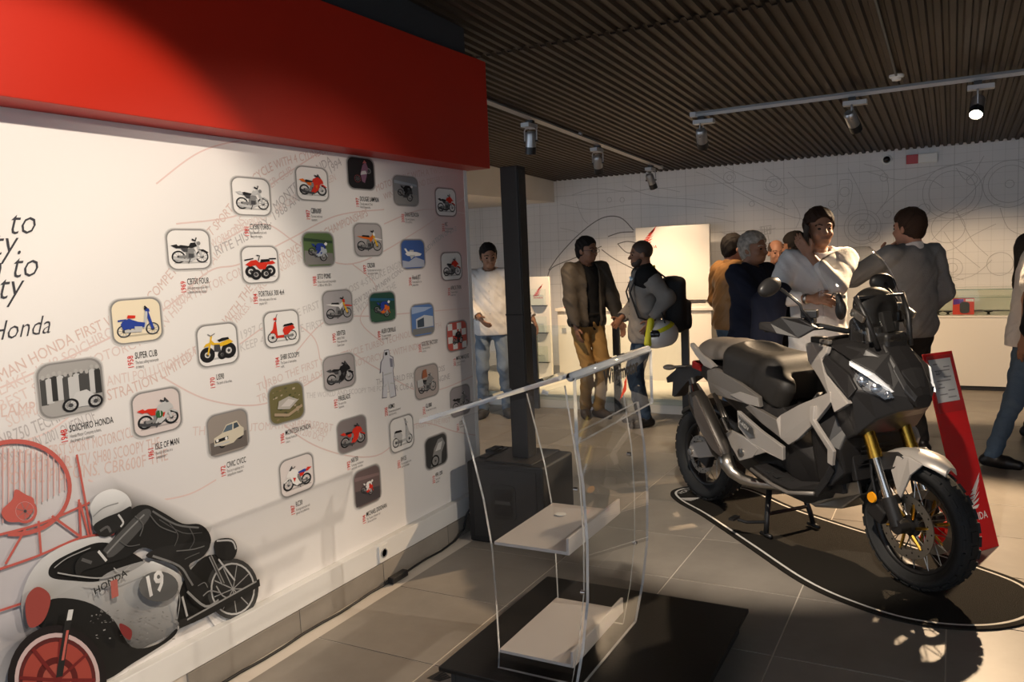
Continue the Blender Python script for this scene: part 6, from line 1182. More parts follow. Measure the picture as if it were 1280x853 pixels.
# --- handlebar, guards, mirrors (turned a little with the wheel)
hb_ = bpy.data.objects.new('handlebar', None); COL.objects.link(hb_); hb_.parent = sc; hb_.location = (1.24, 0, 0); hb_.rotation_euler = (0, 0, 0.0)
def HV(u, s, z): return (u-1.24, -s, z)
mb = MB(); mb.tube([HV(1.06, 0.42, 1.19), HV(1.12, 0.33, 1.205), HV(1.22, 0.22, 1.20), HV(1.27, 0.10, 1.17), HV(1.27, -0.10, 1.17), HV(1.20, -0.22, 1.20), HV(1.12, -0.33, 1.205), HV(1.06, -0.42, 1.19)], 0.014, 12); mb.build('bar_tube', blk, hb_, smooth=True)
for sg in (1, -1):
    mb = MB(); mb.tube([HV(1.065, 0.415*sg, 1.191), HV(1.13, 0.315*sg, 1.205)], 0.020, 12); mb.build('grip', rubber, hb_, smooth=True)
    hg = [(1.065, 0.455, 1.222), (1.117, 0.430, 1.225), (1.165, 0.405, 1.252), (1.239, 0.36, 1.246), (1.292, 0.30, 1.200), (1.235, 0.36, 1.150), (1.163, 0.425, 1.172), (1.065, 0.455, 1.190)]
    mb = MB(); n = len(hg); mb.add([HV(p[0], sg*p[1], p[2]) for p in hg]+[HV(p[0]-0.02, sg*(p[1]-0.03), p[2]) for p in hg], [(0, 1, 6, 7), (1, 2, 5, 6), (2, 3, 4, 5)]+[tuple(n+i for i in reversed(t)) for t in [(0, 1, 6, 7), (1, 2, 5, 6), (2, 3, 4, 5)]]+[(i, (i+1) % n, n+(i+1) % n, n+i) for i in range(n)]); mb.build('hand_guard', matt, hb_, bevel=0.006)
    mb = MB(); mb.tube([HV(1.255, 0.23*sg, 1.19), HV(1.19, 0.36*sg, 1.185), HV(1.14, 0.41*sg, 1.18)], 0.006, 8); mb.build('lever', blk, hb_, smooth=True)
    mb = MB(); mb.box(HV(1.20, 0.26*sg, 1.215), (0.05, 0.07, 0.05), rotz(0.6*sg)); mb.build('switch_block', blk, hb_, bevel=0.006)
    mb = MB(); mb.box(HV(1.225, 0.285*sg, 1.262), (0.075, 0.05, 0.04), rotz(0.6*sg)); mb.build('brake_reservoir', blk, hb_, bevel=0.006)
    ms = [HV(1.262, 0.315*sg, 1.236), HV(1.232, 0.338*sg, 1.285), HV(1.236, 0.348*sg, 1.308), HV(1.20, 0.362*sg, 1.340), HV(1.15, 0.39*sg, 1.385)]
    if sg == -1: ms = [HV(1.20, -0.315, 1.236), HV(1.17, -0.33, 1.28), HV(1.12, -0.355, 1.315), HV(1.06, -0.38, 1.345), HV(1.03, -0.395, 1.37)]
    mb = MB(); mb.tube(ms, 0.008, 8); mb.build('mirror_stem', blk, hb_, smooth=True)
    S = SDF((-0.36, -0.56, 1.25), (0.05, 0.56, 1.52), 0.006)
    if sg == 1: S.ell(HV(1.105, 0.42, 1.395), (0.032, 0.082, 0.044), rotz(0.25) @ rotx(0.25))
    else: S.ell(HV(1.005, -0.405, 1.370), (0.030, 0.075, 0.052), rotz(-0.3) @ rotx(-0.2))
    S.build('mirror', gun, hb_)
# --- instrument pod and windscreen
S = SDF((1.18, -0.2, 1.05), (1.52, 0.2, 1.42), 0.007)
S.ell((1.345, 0, 1.285), (0.060, 0.125, 0.095), roty(-0.25), k=0.02).box((1.33, 0, 1.16), (0.07, 0.095, 0.075), rd=0.03, k=0.04).box((1.43, 0, 1.12), (0.05, 0.07, 0.05), rd=0.02, k=0.03); S.ell((1.24, 0, 1.30), (0.075, 0.11, 0.085), mode='sub'); S.ell((1.46, 0, 1.26), (0.07, 0.085, 0.10), mode='sub')
S.build('instrument_pod', matt, sc)
mb = MB(); mb.box(V(1.405, 0.0, 1.21), (0.05, 0.06, 0.10), roty(-0.3)); mb.box(V(1.41, 0.05, 1.17), (0.03, 0.03, 0.05)); mb.box(V(1.41, -0.055, 1.18), (0.03, 0.03, 0.07)); mb.build('screen_mechanism', gun, sc, bevel=0.006)
mb = MB(); mb.box(V(1.30, 0, 1.285), (0.012, 0.17, 0.10), roty(0.45)); mb.build('display', mat('dark_display', (0.01, 0.012, 0.014), 0.08), sc, bevel=0.004)
for sg in (1, -1):
    mb = MB(); mb.tube([V(1.46, 0.10*sg, 1.10), V(1.42, 0.13*sg, 1.24), V(1.37, 0.145*sg, 1.34)], 0.012, 8); mb.build('screen_bracket', matt, sc, smooth=True)
    mb = MB(); mb.box(V(1.395, 0.155*sg, 1.255), (0.085, 0.018, 0.035), roty(0.5)); mb.build('screen_latch', steel, sc, bevel=0.005)
    mb = MB(); mb.box(V(1.43, 0.125*sg, 1.165), (0.02, 0.018, 0.07), roty(-0.2)); mb.build('screen_stay', steel, sc, bevel=0.004)
mb = MB(); mb.box(V(1.37, 0, 1.335), (0.03, 0.28, 0.014)); mb.build('screen_crossbar', blk, sc, bevel=0.003)
# clear screen, curved in two directions
nu, nv = 11, 9; vs = []; fs = []
for j in range(nv):
    t = j/(nv-1); half = 0.165+0.055*math.sin(t*PI*0.62)-0.06*max(0, t-0.85)/0.15*0.9; zc_ = 1.13+0.44*t; uc = 1.495-0.205*t-0.03*t*t
    for i in range(nu):
        a = -1+2*i/(nu-1); s = a*half; drop = 0.10*abs(a)**2.2; zz = zc_-(0.05*max(0, t-0.6)/0.4)*abs(a)**3
        vs.append(V(uc-drop*0.9, s, zz))
for j in range(nv-1):
    for i in range(nu-1): fs.append((j*nu+i, j*nu+i+1, (j+1)*nu+i+1, (j+1)*nu+i))
mb = MB(); mb.add(vs, fs); ws = mb.build('windscreen', clear_mat('clear_screen', (0.93, 0.93, 0.92), 0.03, 1.0), sc, smooth=True, solid=0.003)
for sg in (1, -1):
    for t in (0.12, 0.30, 0.48):
        half = 0.165+0.055*math.sin(t*PI*0.62); mb = MB(); mb.lathe([(0.008, 0), (0.008, 0.006), (0.0, 0.008)], V(1.495-0.205*t-0.06, half*0.88*sg, 1.13+0.44*t), 'x', 10); mb.build('screen_bolt', steel, ws)
# ------------------------------------------------------------ people
def skin_mat(name, c): return mat(name, c, 0.5, noise=0.10, nscale=14, bump=0.04, bscale=120, spec=0.35)
SK1 = skin_mat('skin_olive', (0.30, 0.155, 0.095)); SK2 = skin_mat('skin_tan', (0.24, 0.115, 0.068)); SK3 = skin_mat('skin_light', (0.40, 0.20, 0.13))
eye_m = mat('dark_eye', (0.015, 0.010, 0.008), 0.2)
def cloth(name, c, rough=0.85, bs=35, b=0.35): return mat(name, c, rough, noise=0.12, nscale=5, bump=b, bscale=bs, spec=0.2)
def ik(a, b, l1, l2, pole):
    a = np.array(a, float); b = np.array(b, float); d = b-a; L = np.linalg.norm(d); Lc = min(L, (l1+l2)*0.998); t = d/L; b2 = a+t*Lc
    x = (l1*l1-l2*l2+Lc*Lc)/(2*Lc); h = math.sqrt(max(l1*l1-x*x, 0)); p = np.array(pole, float); p = p-t*(p@t); p /= (np.linalg.norm(p)+1e-9)
    return a+t*x+p*h, b2
def hand(S, w, d, n, side, curl=0.5, k=0.006, sc_=1.0, spread=0.0):
    """five-finger hand: wrist w, direction d, palm normal n (the way the palm faces); side +1 puts the thumb along cross(d,n)"""
    d = d/np.linalg.norm(d); n = n-d*(n@d); n = n/np.linalg.norm(n); a = np.cross(d, n)*side
    S.ell(w+d*0.045*sc_, np.array([0.050, 0.040, 0.017])*sc_, np.array([d, a, n]).T, k=0.015)
    for i, (off, L) in enumerate(((0.030, 0.078), (0.010, 0.088), (-0.010, 0.082), (-0.029, 0.064))):
        p = w+(d*0.080+a*off)*sc_; ang = 0.25*curl
        for j, f in enumerate((0.45, 0.32, 0.23)):
            ang += curl*(0.55 if j else 0.35); dd = d*math.cos(ang)+n*math.sin(ang)+a*off*spread*6; dd /= np.linalg.norm(dd); q = p+dd*L*f*sc_
            S.cap(p, q, (0.0095-0.0008*j)*sc_, (0.0088-0.0008*j)*sc_, k=0.004); p = q
    p = w+(d*0.022+a*0.030)*sc_; dd = d*0.6+a*0.7+n*0.35*curl
    for f in (0.040, 0.030): q = p+dd/np.linalg.norm(dd)*f*sc_; S.cap(p, q, 0.0115*sc_, 0.010*sc_, k=0.005); p = q; dd = dd+d*0.4+n*0.3*curl-a*0.3
def person(label, loc, heading, H, feet, hands, poles=((-1, 0.4, -0.3), (-1, -0.4, -0.3)), lean=(0.0, 0.0), head=(0, 0, 0), skin=SK1, hair=None, top=None, bottom=None, shoes=None, palm=None, curl=(0.5, 0.5), hv=0.0065, cv=0.009, hipx=0.0, hip_drop=0.0, extra=None, girth=1.0, eyes=True):
    k = H/1.75; g = thing('person', label, 'person', (loc[0], loc[1], 0), heading)
    hip = np.array([hipx, 0, 0.935-hip_drop]); nk = np.array([hipx+lean[0], lean[1], 1.475-hip_drop])
    def spn(t): return hip+(nk-hip)*t
    up = (nk-hip)/np.linalg.norm(nk-hip)
    sh = [spn(0.93)+np.array([0, 0.178, 0]), spn(0.93)+np.array([0, -0.178, 0])]
    hj = [hip+np.array([0, 0.092, -0.01]), hip+np.array([0, -0.092, -0.01])]
    legs = []
    for i in range(2):
        fx, fy, fyaw = feet[i][:3]; an = np.array([fx, fy, 0.085+(feet[i][3] if len(feet[i]) > 3 else 0)]); kn, an2 = ik(hj[i], an, 0.43, 0.435, (1, 0.05*(1 if i == 0 else -1), 0)); legs.append((kn, an2, fyaw))
    arms = []
    for i in range(2):
        sg = 1 if i == 0 else -1; hx = hands[i] if hands[i] is not None else (0.05, sg*0.27, 0.80-hip_drop)
        el, wr = ik(sh[i], hx, 0.285, 0.255, poles[i]); arms.append((el, wr))
    yaw, pit, rol = head; RH = rotz(yaw) @ roty(pit) @ rotx(rol); hc = nk+np.array([0.022, 0, 0.045])
    def hd(p): return hc+RH @ np.array(p, float)
    pts = np.array([sh[0], sh[1], *[a for q in arms for a in q], *[q[0] for q in legs], *[q[1] for q in legs]])
    lo = np.minimum(pts.min(0)-0.24, [-0.2, -0.27, -0.01]); hi = np.maximum(pts.max(0)+0.24, [0.25, 0.27, 1.78]); lo[2] = -0.01; hi[2] = max(1.82, pts[:, 2].max()+0.2)
    # continuous body
    S = SDF(lo, hi, hv/1.0)
    S.ell(hd((-0.012, 0, 0.145)), (0.100, 0.077, 0.092), RH, k=0.02).ell(hd((0.030, 0, 0.090)), (0.064, 0.062, 0.085), RH, k=0.03).ell(hd((0.046, 0, 0.030)), (0.046, 0.046, 0.034), RH, k=0.03)
    S.cap(hd((0.090, 0, 0.118)), hd((0.113, 0, 0.080)), 0.008, 0.014, k=0.012).cap(hd((0.082, -0.036, 0.131)), hd((0.082, 0.036, 0.131)), 0.011, k=0.015)
    for sg in (1, -1):
        S.ell(hd((-0.004, sg*0.078, 0.100)), (0.020, 0.010, 0.031), RH @ rotz(-sg*0.4), k=0.008); S.ell(hd((0.104, sg*0.032, 0.110)), (0.016, 0.016, 0.010), RH, mode='sub'); S.ell(hd((0.062, sg*0.040, 0.075)), (0.030, 0.022, 0.024), RH, k=0.02)
    S.ell(hd((0.092, 0, 0.046)), (0.010, 0.024, 0.010), RH, k=0.008).ell(hd((0.104, 0, 0.0455)), (0.014, 0.022, 0.0022), RH, mode='sub')
    S.cap(hd((-0.030, 0, 0.05)), nk+np.array([-0.02, 0, -0.03]), 0.053, 0.062, k=0.03)
    S.ell(spn(0.68), (0.100*girth, 0.155, 0.19), k=0.04).ell(spn(0.28), (0.095*girth, 0.135, 0.18), k=0.04).ell(hip, (0.10*girth, 0.145, 0.12), k=0.04).cap(sh[0], sh[1], 0.052, k=0.04)
    for i in range(2):
        el, wr = arms[i]; kn, an, fy = legs[i]; sg = 1 if i == 0 else -1
        S.cap(sh[i], el, 0.047, 0.039, k=0.02).cap(el, wr, 0.038, 0.026, k=0.02)
        n = np.array(palm[i], float) if palm and palm[i] is not None else np.array([0.1, -sg, 0.0]); d = wr-el
        hand(S, wr, d/np.linalg.norm(d), n, 1 if i == 1 else -1, curl[i])
        S.cap(hj[i], kn, 0.070, 0.052, k=0.03).cap(kn, an, 0.050, 0.036, k=0.03); f = np.array([math.cos(fy), math.sin(fy), 0])
        S.cap(an-np.array([0, 0, 0.03]), an+f*0.12-np.array([0, 0, 0.05]), 0.030, 0.022, k=0.02)
    body = S.build('body', skin, g)
    if eyes:
        for sg in (1, -1):
            mb = MB(); q = hd((0.086, sg*0.032, 0.110)); S2 = SDF(q-0.02, q+0.02, 0.004); S2.ell(q, (0.010, 0.012, 0.008), RH); S2.build('eye', eye_m, g)
            if hair: mb = MB(); mb.tube([hd((0.094, sg*0.014, 0.132)), hd((0.090, sg*0.034, 0.138)), hd((0.076, sg*0.054, 0.131))], 0.0045, 6); mb.build('eyebrow', hair['mat'], g, smooth=True)
    # hair
    if hair:
        S = SDF(hc-0.24, hc+0.30, 0.006); th = hair.get('th', 0.014); st = hair.get('style', 'short')
        S.ell(hd((-0.014, 0, 0.148)), (0.100+th, 0.078+th*0.8, 0.092+th), RH, k=0.02)
        if st == 'long': S.ell(hd((-0.055, 0, 0.075)), (0.065, 0.085, 0.10), RH, k=0.03); [S.ell(hd((-0.022, sg*0.078, 0.095)), (0.042, 0.015, 0.062), RH, k=0.02) for sg in (1, -1)]
        elif st == 'mid': S.ell(hd((-0.065, 0, 0.080)), (0.055, 0.080, 0.085), RH, k=0.03); [S.cap(hd((0.018, sg*0.078, 0.085)), hd((0.015, sg*0.076, 0.16)), 0.013, 0.016, k=0.02) for sg in (1, -1)]; S.cap(hd((0.055, -0.03, 0.205)), hd((0.04, 0.045, 0.212)), 0.026, k=0.03)
        elif st not in ('bald', 'crop'): S.ell(hd((-0.060, 0, 0.085)), (0.052, 0.070, 0.070), RH, k=0.03); [S.cap(hd((0.028, sg*0.074, 0.105)), hd((0.020, sg*0.074, 0.15)), 0.012, k=0.02) for sg in (1, -1)]
        S.fold(0.0035 if st != 'crop' else 0.0, 70, 90, 80)
        if st == 'bald': S.ell(hd((0.03, 0, 0.20)), (0.125, 0.070, 0.10), RH, mode='sub'); S.cut(hd((0, 0, 0.175)), RH @ np.array([0, 0, 1.0])) if hair.get('rim') else None
        S.ell(hd((0.110, 0, 0.078)), (0.085 if st != 'long' else 0.080, 0.100, 0.112), RH, mode='sub'); S.ell(hd((0.02, 0, -0.02)), (0.12, 0.12, 0.055 if st != 'long' else 0.02), RH, mode='sub')
        if st in ('short', 'mid', 'long'): S.box(hd((0.116, 0, 0.028)), (0.10, 0.13, 0.125), RH, rd=0.02, mode='sub')
        S.build('hair', hair['mat'], g)
        if hair.get('beard'):
            S = SDF(hc-0.2, hc+0.2, 0.006); S.ell(hd((0.046, 0, 0.028)), (0.052, 0.053, 0.040), RH, k=0.02).ell(hd((0.03, 0, 0.06)), (0.055, 0.0665, 0.05), RH, k=0.02); S.ell(hd((0.11, 0, 0.085)), (0.06, 0.050, 0.055), RH, mode='sub'); S.cut(hd((0, 0, 0.085)), RH @ np.array([0, 0, 1.0])); S.build('beard', hair.get('beard_mat', hair['mat']), g)
    # clothes
    def torso(S, add, arms_on, hem, sleeve=1.0, loose=0.0):
        S.ell(spn(0.70), (0.118*girth+add, 0.175+add, 0.205), k=0.05).ell(spn(0.35), (0.112*girth+add+loose, 0.155+add+loose, 0.20), k=0.05).ell(hip+np.array([0, 0, 0.02]), (0.118*girth+add+loose, 0.165+add+loose, 0.15), k=0.05)
        if hem < 0.86: S.cap(hip+np.array([0, 0.04, -0.08]), hip+np.array([0, -0.04, -0.08]), 0.125*girth+add+loose, k=0.05)
        S.cap(sh[0]-np.array([0, 0.015, 0.005]), sh[1]+np.array([0, 0.015, -0.005]), 0.064+add*0.6, k=0.05); S.cap(spn(0.96), spn(1.02), 0.085, 0.060, k=0.05)
        if arms_on:
            for el, wr, s_ in ((arms[0][0], arms[0][1], sh[0]), (arms[1][0], arms[1][1], sh[1])):
                if sleeve >= 1: S.cap(s_, el, 0.062+add, 0.052+add*0.9, k=0.03); e2 = el+(wr-el)*min(1, sleeve-1+0.0 if sleeve < 2 else 0.96); S.cap(el, e2, 0.050+add*0.9, 0.040+add*0.7, k=0.03)
                else: S.cap(s_, s_+(el-s_)*sleeve, 0.064+add, 0.066+add, k=0.03)
    def finish(S, hem, nd=0.0):
        S.cut((0, 0, hem), (0, 0, -1)); S.cap(nk+np.array([0.015, 0, -0.005+nd]), nk+np.array([0.05, 0, 0.2]), 0.066, 0.09, mode='sub')
    for gm in top or []:
        add = gm.get('add', 0.010); hem = gm.get('hem', 0.88)-hip_drop
        S = SDF(lo, hi, cv); torso(S, add, gm.get('sleeves', True), hem, gm.get('sleeve', 2), gm.get('loose', 0.0)); S.fold(gm.get('fold', 0.004), 18, 22, 26, gm.get('ph', 0)); S.fold(0.0035, 34, 48, 62, 1.7)
        if gm.get('open'):
            w = gm['open']; c = spn(0.5); S.box((c[0]+0.16, 0, c[2]), (0.13, w, 0.45), rd=0.01, mode='sub'); S.cap(nk+np.array([0.06, 0, 0.02]), nk+np.array([0.12, 0, -0.22]), 0.075, 0.03, mode='sub')
        finish(S, hem, gm.get('nd', 0.0)); 
        if gm.get('sleeves', True) and gm.get('sleeve', 2) >= 2:
            for el, wr in arms: d = wr-el; d = d/np.linalg.norm(d); S.cap(wr-d*0.005, wr+d*0.2, 0.055, 0.07, mode='sub') if gm.get('cuff', True) else None
        S.build(gm['name'], gm['mat'], g)
        if gm.get('collar'):
            S = SDF(nk-0.16, nk+0.16, 0.006); S.cap(nk+np.array([-0.012, 0, -0.02]), nk+np.array([-0.004, 0, 0.045]), 0.080, 0.072, k=0); S.cap(nk+np.array([-0.010, 0, -0.1]), nk+np.array([0.010, 0, 0.12]), 0.066, 0.066, mode='sub'); S.box(nk+np.array([0.10, 0, 0.0]), (0.06, 0.022, 0.12), mode='sub'); S.cut(nk+np.array([0, 0, 0.036]), (0.35, 0, 1)); S.build('collar', gm.get('collar_mat', gm['mat']), g)
        if gm.get('buttons'):
            for j in range(5): q = spn(0.25+0.14*j)+np.array([0.128*girth+add, 0, 0]); mb = MB(); mb.lathe([(0.006, 0), (0.006, 0.004), (0, 0.005)], q, 'x', 8); mb.build('button', gm['buttons'], g)
    if bottom:
        S = SDF(lo, np.array([hi[0], hi[1], 1.15]), cv); ad = bottom.get('add', 0.0)
        S.ell(hip+np.array([0, 0, 0.0]), (0.112*girth+ad, 0.160+ad, 0.14), k=0.04).cap(hip+np.array([0, 0, 0.02]), hip+np.array([0, 0, 0.10]), 0.105, k=0.04)
        for i in range(2):
            kn, an, fy = legs[i]; S.cap(hj[i]-np.array([0, 0, 0.02]), kn, 0.086+ad, 0.064+ad, k=0.035).cap(kn, an+np.array([0, 0, 0.01]), 0.062+ad, 0.052+ad, k=0.03)
        S.fold(0.005, 24, 28, 30); S.fold(0.003, 40, 46, 70, 0.6); S.cut((0, 0, 1.03-hip_drop), (0, 0, 1)); S.cut((0, 0, 0.062), (0, 0, -1)); S.build(bottom.get('name', 'trousers'), bottom['mat'], g)
        if bottom.get('belt'):
            mb = MB(); mb.lathe([(1.0, 0), (1.0, 0.035)], (0, 0, 0), 'z', 24); mb.v = [(v[0]*0.124*girth+hip[0], v[1]*0.172, v[2]+hip[2]+0.06) for v in mb.v]; mb.build('belt', bottom['belt'], g, smooth=True)
    if shoes:
        for i in range(2):
            kn, an, fy = legs[i]; f = np.array([math.cos(fy), math.sin(fy), 0]); b = np.array([an[0], an[1], an[2]-0.085]); l = np.array([-f[1], f[0], 0])
            S = SDF(b-np.array([0.26, 0.26, 0.01]), b+np.array([0.30, 0.30, 0.16]), 0.007); S.cap(b-f*0.045+np.array([0, 0, 0.042]), b+f*0.08+np.array([0, 0, 0.042]), 0.042, 0.046, k=0.02).cap(b+f*0.06+np.array([0, 0, 0.036]), b+f*0.155+np.array([0, 0, 0.030]), 0.046, 0.034, k=0.02).cap(b+np.array([0, 0, 0.05]), b-f*0.005+np.array([0, 0, 0.095]), 0.046, 0.048, k=0.02); S.cut(b, (0, 0, -1)); S.cut(b+np.array([0, 0, 0.098]), (0, 0, 1)); S.build('shoe', shoes, g)
    g.scale = (k, k, k)
    def world(p): q = Matrix.Rotation(heading, 4, 'Z') @ Vector(np.array(p)*k); return Vector((loc[0], loc[1], 0))+q
    if extra: extra(g, dict(hd=hd, RH=RH, arms=arms, sh=sh, spn=spn, hip=hip, nk=nk, legs=legs, world=world))
    return g, dict(hd=hd, RH=RH, arms=arms, sh=sh, spn=spn, hip=hip, nk=nk, legs=legs, world=world, k=k)
D = math.radians
hair_black = dict(mat=mat('black_hair', (0.012, 0.009, 0.008), 0.7, bump=0.5, bscale=160, spec=0.2)); hair_brown = mat('dark_brown_hair', (0.028, 0.014, 0.008), 0.65, spec=0.25, bump=0.5, bscale=160)
hair_grey = mat('grey_hair', (0.30, 0.26, 0.22), 0.55, noise=0.4, nscale=40, bump=0.6, bscale=160); stub = mat('dark_stubble', (0.05, 0.030, 0.022), 0.6)
white_c = cloth('white_cotton', (0.66, 0.64, 0.62)); jean = cloth('blue_denim', (0.075, 0.115, 0.17), bs=60); jean_l = cloth('washed_denim', (0.17, 0.21, 0.26), bs=60); jean_d = cloth('dark_denim', (0.035, 0.055, 0.085), bs=60)
black_c = cloth('black_cotton', (0.010, 0.010, 0.011)); bomber = cloth('olive_brown_jacket', (0.060, 0.050, 0.040), 0.6); tan_c = cloth('tan_chino', (0.30, 0.175, 0.060), bs=50); tan_l = cloth('tan_leather', (0.30, 0.15, 0.055), 0.42, bs=25)
navy = cloth('navy_wool', (0.012, 0.014, 0.026)); grey_j = cloth('grey_canvas', (0.21, 0.19, 0.17)); grey_s = cloth('grey_knit', (0.19, 0.192, 0.195), bs=140); dark_t = cloth('charcoal_trousers', (0.022, 0.020, 0.019)); sh_b = mat('black_leather', (0.010, 0.009, 0.009), 0.4); sh_br = mat('brown_suede', (0.05, 0.033, 0.022), 0.7); brown_j = cloth('dark_brown_jacket', (0.055, 0.045, 0.036))
beige = cloth('beige_cotton', (0.30, 0.24, 0.18))

person('man in white shirt and washed jeans standing behind the column loudspeaker', (7.15, 4.09), D(206), 1.74, [(0.02, 0.12, 0.2), (0.03, -0.12, -0.25)], [(-0.02, 0.42, 0.97), (0.20, -0.10, 1.02)], poles=((-1, 0.3, -0.5), (-0.6, -0.8, -0.4)), head=(0.25, 0.18, 0.05), skin=SK1, hair=hair_black,
       top=[dict(name='shirt', mat=white_c, hem=0.84, collar=True, sleeve=2, loose=0.01, buttons=plastic_w)], bottom=dict(mat=jean_l, name='jeans'), shoes=mat('dark_grey_canvas_shoe', (0.05, 0.048, 0.046), 0.7))
def glasses(g, q):
    hd = q['hd']
    for sg in (1, -1):
        mb = MB(); mb.tube([hd((0.110, sg*(0.033+0.022*math.cos(t)), 0.110+0.016*math.sin(t))) for t in np.linspace(0, 2*PI, 13)[:-1]], 0.0022, 5, closed=True); mb.tube([hd((0.108, sg*0.055, 0.112)), hd((0.0, sg*0.084, 0.112))], 0.002, 5); mb.build('spectacles', blk, g)
person('man in olive bomber jacket and tan chinos talking beside the counter', (7.37, 3.14), D(-125), 1.755, [(0.06, 0.06, 0.1), (-0.03, -0.04, -0.5)], [(0.14, 0.31, 0.86), (0.10, -0.19, 0.90)], poles=((-1, 0.6, -0.2), (-1, -0.9, -0.1)), head=(0.35, 0.05, 0), skin=SK2, hair=hair_black,
       top=[dict(name='black_shirt', mat=black_c, hem=0.86, sleeves=False, add=0.006), dict(name='jacket', mat=bomber, hem=0.90, add=0.028, loose=0.012, open=0.075, fold=0.006, collar=True)], bottom=dict(mat=tan_c, name='chinos', add=0.004, belt=sh_b), shoes=sh_br, extra=glasses)
# bald man with backpack; helmet hangs from his arm
p3, q3 = person('bald man in grey jacket and blue jeans wearing the backpack', (7.19, 2.49), D(118), 1.69, [(0.03, 0.12, 0.35), (0.05, -0.10, -0.1)], [(-0.02, 0.27, 1.02), (0.22, -0.10, 1.02)], poles=((-1, 0.4, -0.3), (-0.6, -0.8, -0.4)), head=(0.05, 0.02, 0), skin=SK2, hair=dict(mat=stub, style='crop', th=0.004, beard=True),
       top=[dict(name='jacket', mat=grey_j, hem=0.80, add=0.022, loose=0.012, fold=0.006, collar=True, collar_mat=black_c, buttons=blk)], bottom=dict(mat=jean_d, name='jeans'), shoes=sh_b)
S = SDF((-0.25, -0.30, 1.15), (0.25, 0.30, 1.60), 0.009); nk = q3['nk']; S.cap(q3['sh'][0], q3['sh'][1], 0.098, k=0.04).ell(q3['spn'](0.80)+np.array([-0.02, 0, 0]), (0.155, 0.215, 0.15), k=0.04).cap(q3['spn'](0.97), q3['spn'](1.03), 0.105, 0.083, k=0.04); S.cap(nk+np.array([0.015, 0, -0.005]), nk+np.array([0.05, 0, 0.2]), 0.072, 0.09, mode='sub'); S.cut((0.06, 0, 0), (1, 0, 0.2)) if False else S.box((0.20, 0, 1.3), (0.14, 0.11, 0.3), mode='sub'); S.cut((0, 0, 1.27), (0.5, 0, -1)); S.build('shoulder_yoke', black_c, p3)
for sg in (1,):
    mb = MB(); mb.tube([q3['spn'](0.80)+np.array([0.125, 0.13, 0.05]), q3['spn'](0.80)+np.array([0.138, 0.10, 0.03]), q3['spn'](0.8)+np.array([0.142, 0.075, 0.06])], 0.010, 8); mb.build('reflective_patch', mat('pale_blue_reflector', (0.6, 0.75, 0.85), 0.3), p3)
bp = thing('backpack', 'black backpack on the back of the bald man', 'backpack', q3['world']((0, 0, 0)), D(118)); bp.scale = (q3['k'],)*3
S = SDF((-0.48, -0.24, 0.82), (-0.08, 0.24, 1.50), 0.009); S.box((-0.27, 0.02, 1.15), (0.10, 0.165, 0.265), rd=0.07).box((-0.37, 0.02, 1.05), (0.05, 0.13, 0.14), rd=0.04, k=0.02); S.fold(0.004, 20, 20, 24); S.build('bag', mat('black_nylon', (0.008, 0.008, 0.009), 0.6, bump=0.3, bscale=60), bp)
for sg in (1, -1):
    mb = MB(); mb.tube([(-0.19, 0.12*sg, 1.40), (-0.05, 0.125*sg, 1.515), (0.09, 0.125*sg, 1.44), (0.155, 0.13*sg, 1.28), (0.09, 0.19*sg, 1.05), (-0.10, 0.20*sg, 0.98), (-0.20, 0.15*sg, 0.96)], 0.016, 8, flat=0.5); mb.build('strap', mat('black_nylon', (0.008, 0.008, 0.009), 0.6), bp, smooth=True)
mb = MB(); mb.tube([(-0.08, 0.155, 1.515), (0.03, 0.165, 1.50)], 0.014, 8); mb.build('yellow_tab', mat('yellow_fabric', (0.45, 0.42, 0.02), 0.7), bp, smooth=True)
hm_w = q3['world']((-0.10, 0.33, 0.78)); hm = thing('motorcycle_helmet', 'white and yellow motorcycle helmet hanging from the bald man\'s arm', 'helmet', hm_w, D(118+20))
S = SDF((-0.2, -0.2, -0.02), (0.2, 0.2, 0.30), 0.007); S.ell((0, 0, 0.12), (0.150, 0.125, 0.125)).ell((0.05, 0, 0.07), (0.115, 0.10, 0.08), k=0.04); S.ell((0.0, 0, -0.04), (0.10, 0.085, 0.10), mode='sub'); S.build('shell', mat('white_gloss', (0.62, 0.60, 0.57), 0.2, coat=0.4), hm)
S = SDF((-0.2, -0.2, -0.02), (0.2, 0.2, 0.30), 0.007); S.ell((0, 0, 0.12), (0.153, 0.128, 0.128)); S.box((0, 0, 0.185), (0.3, 0.3, 0.018), roty(0.35), mode='and'); S.build('yellow_band', mat('fluo_yellow', (0.62, 0.60, 0.02), 0.35), hm)
S = SDF((-0.2, -0.2, -0.02), (0.2, 0.2, 0.30), 0.007); S.ell((0.02, 0, 0.125), (0.148, 0.122, 0.09)); S.box((0.17, 0, 0.12), (0.09, 0.14, 0.045), mode='and'); S.build('visor', mat('dark_visor', (0.012, 0.012, 0.014), 0.08), hm)
S = SDF((-0.2, -0.2, -0.02), (0.2, 0.25, 0.42), 0.007); S.cap((0.12, 0.02, 0.24), (0.16, 0.03, 0.05), 0.030, 0.035); S.build('glove', mat('fluo_yellow', (0.62, 0.60, 0.02), 0.35), hm)
mb = MB(); mb.tube([(0.0, 0.08, 0.16), (0.02, 0.06, 0.28), (0.0, 0.0, 0.31), (-0.02, -0.06, 0.28), (0.0, -0.08, 0.16)], 0.008, 6); mb.build('chin_strap', blk, hm, smooth=True)

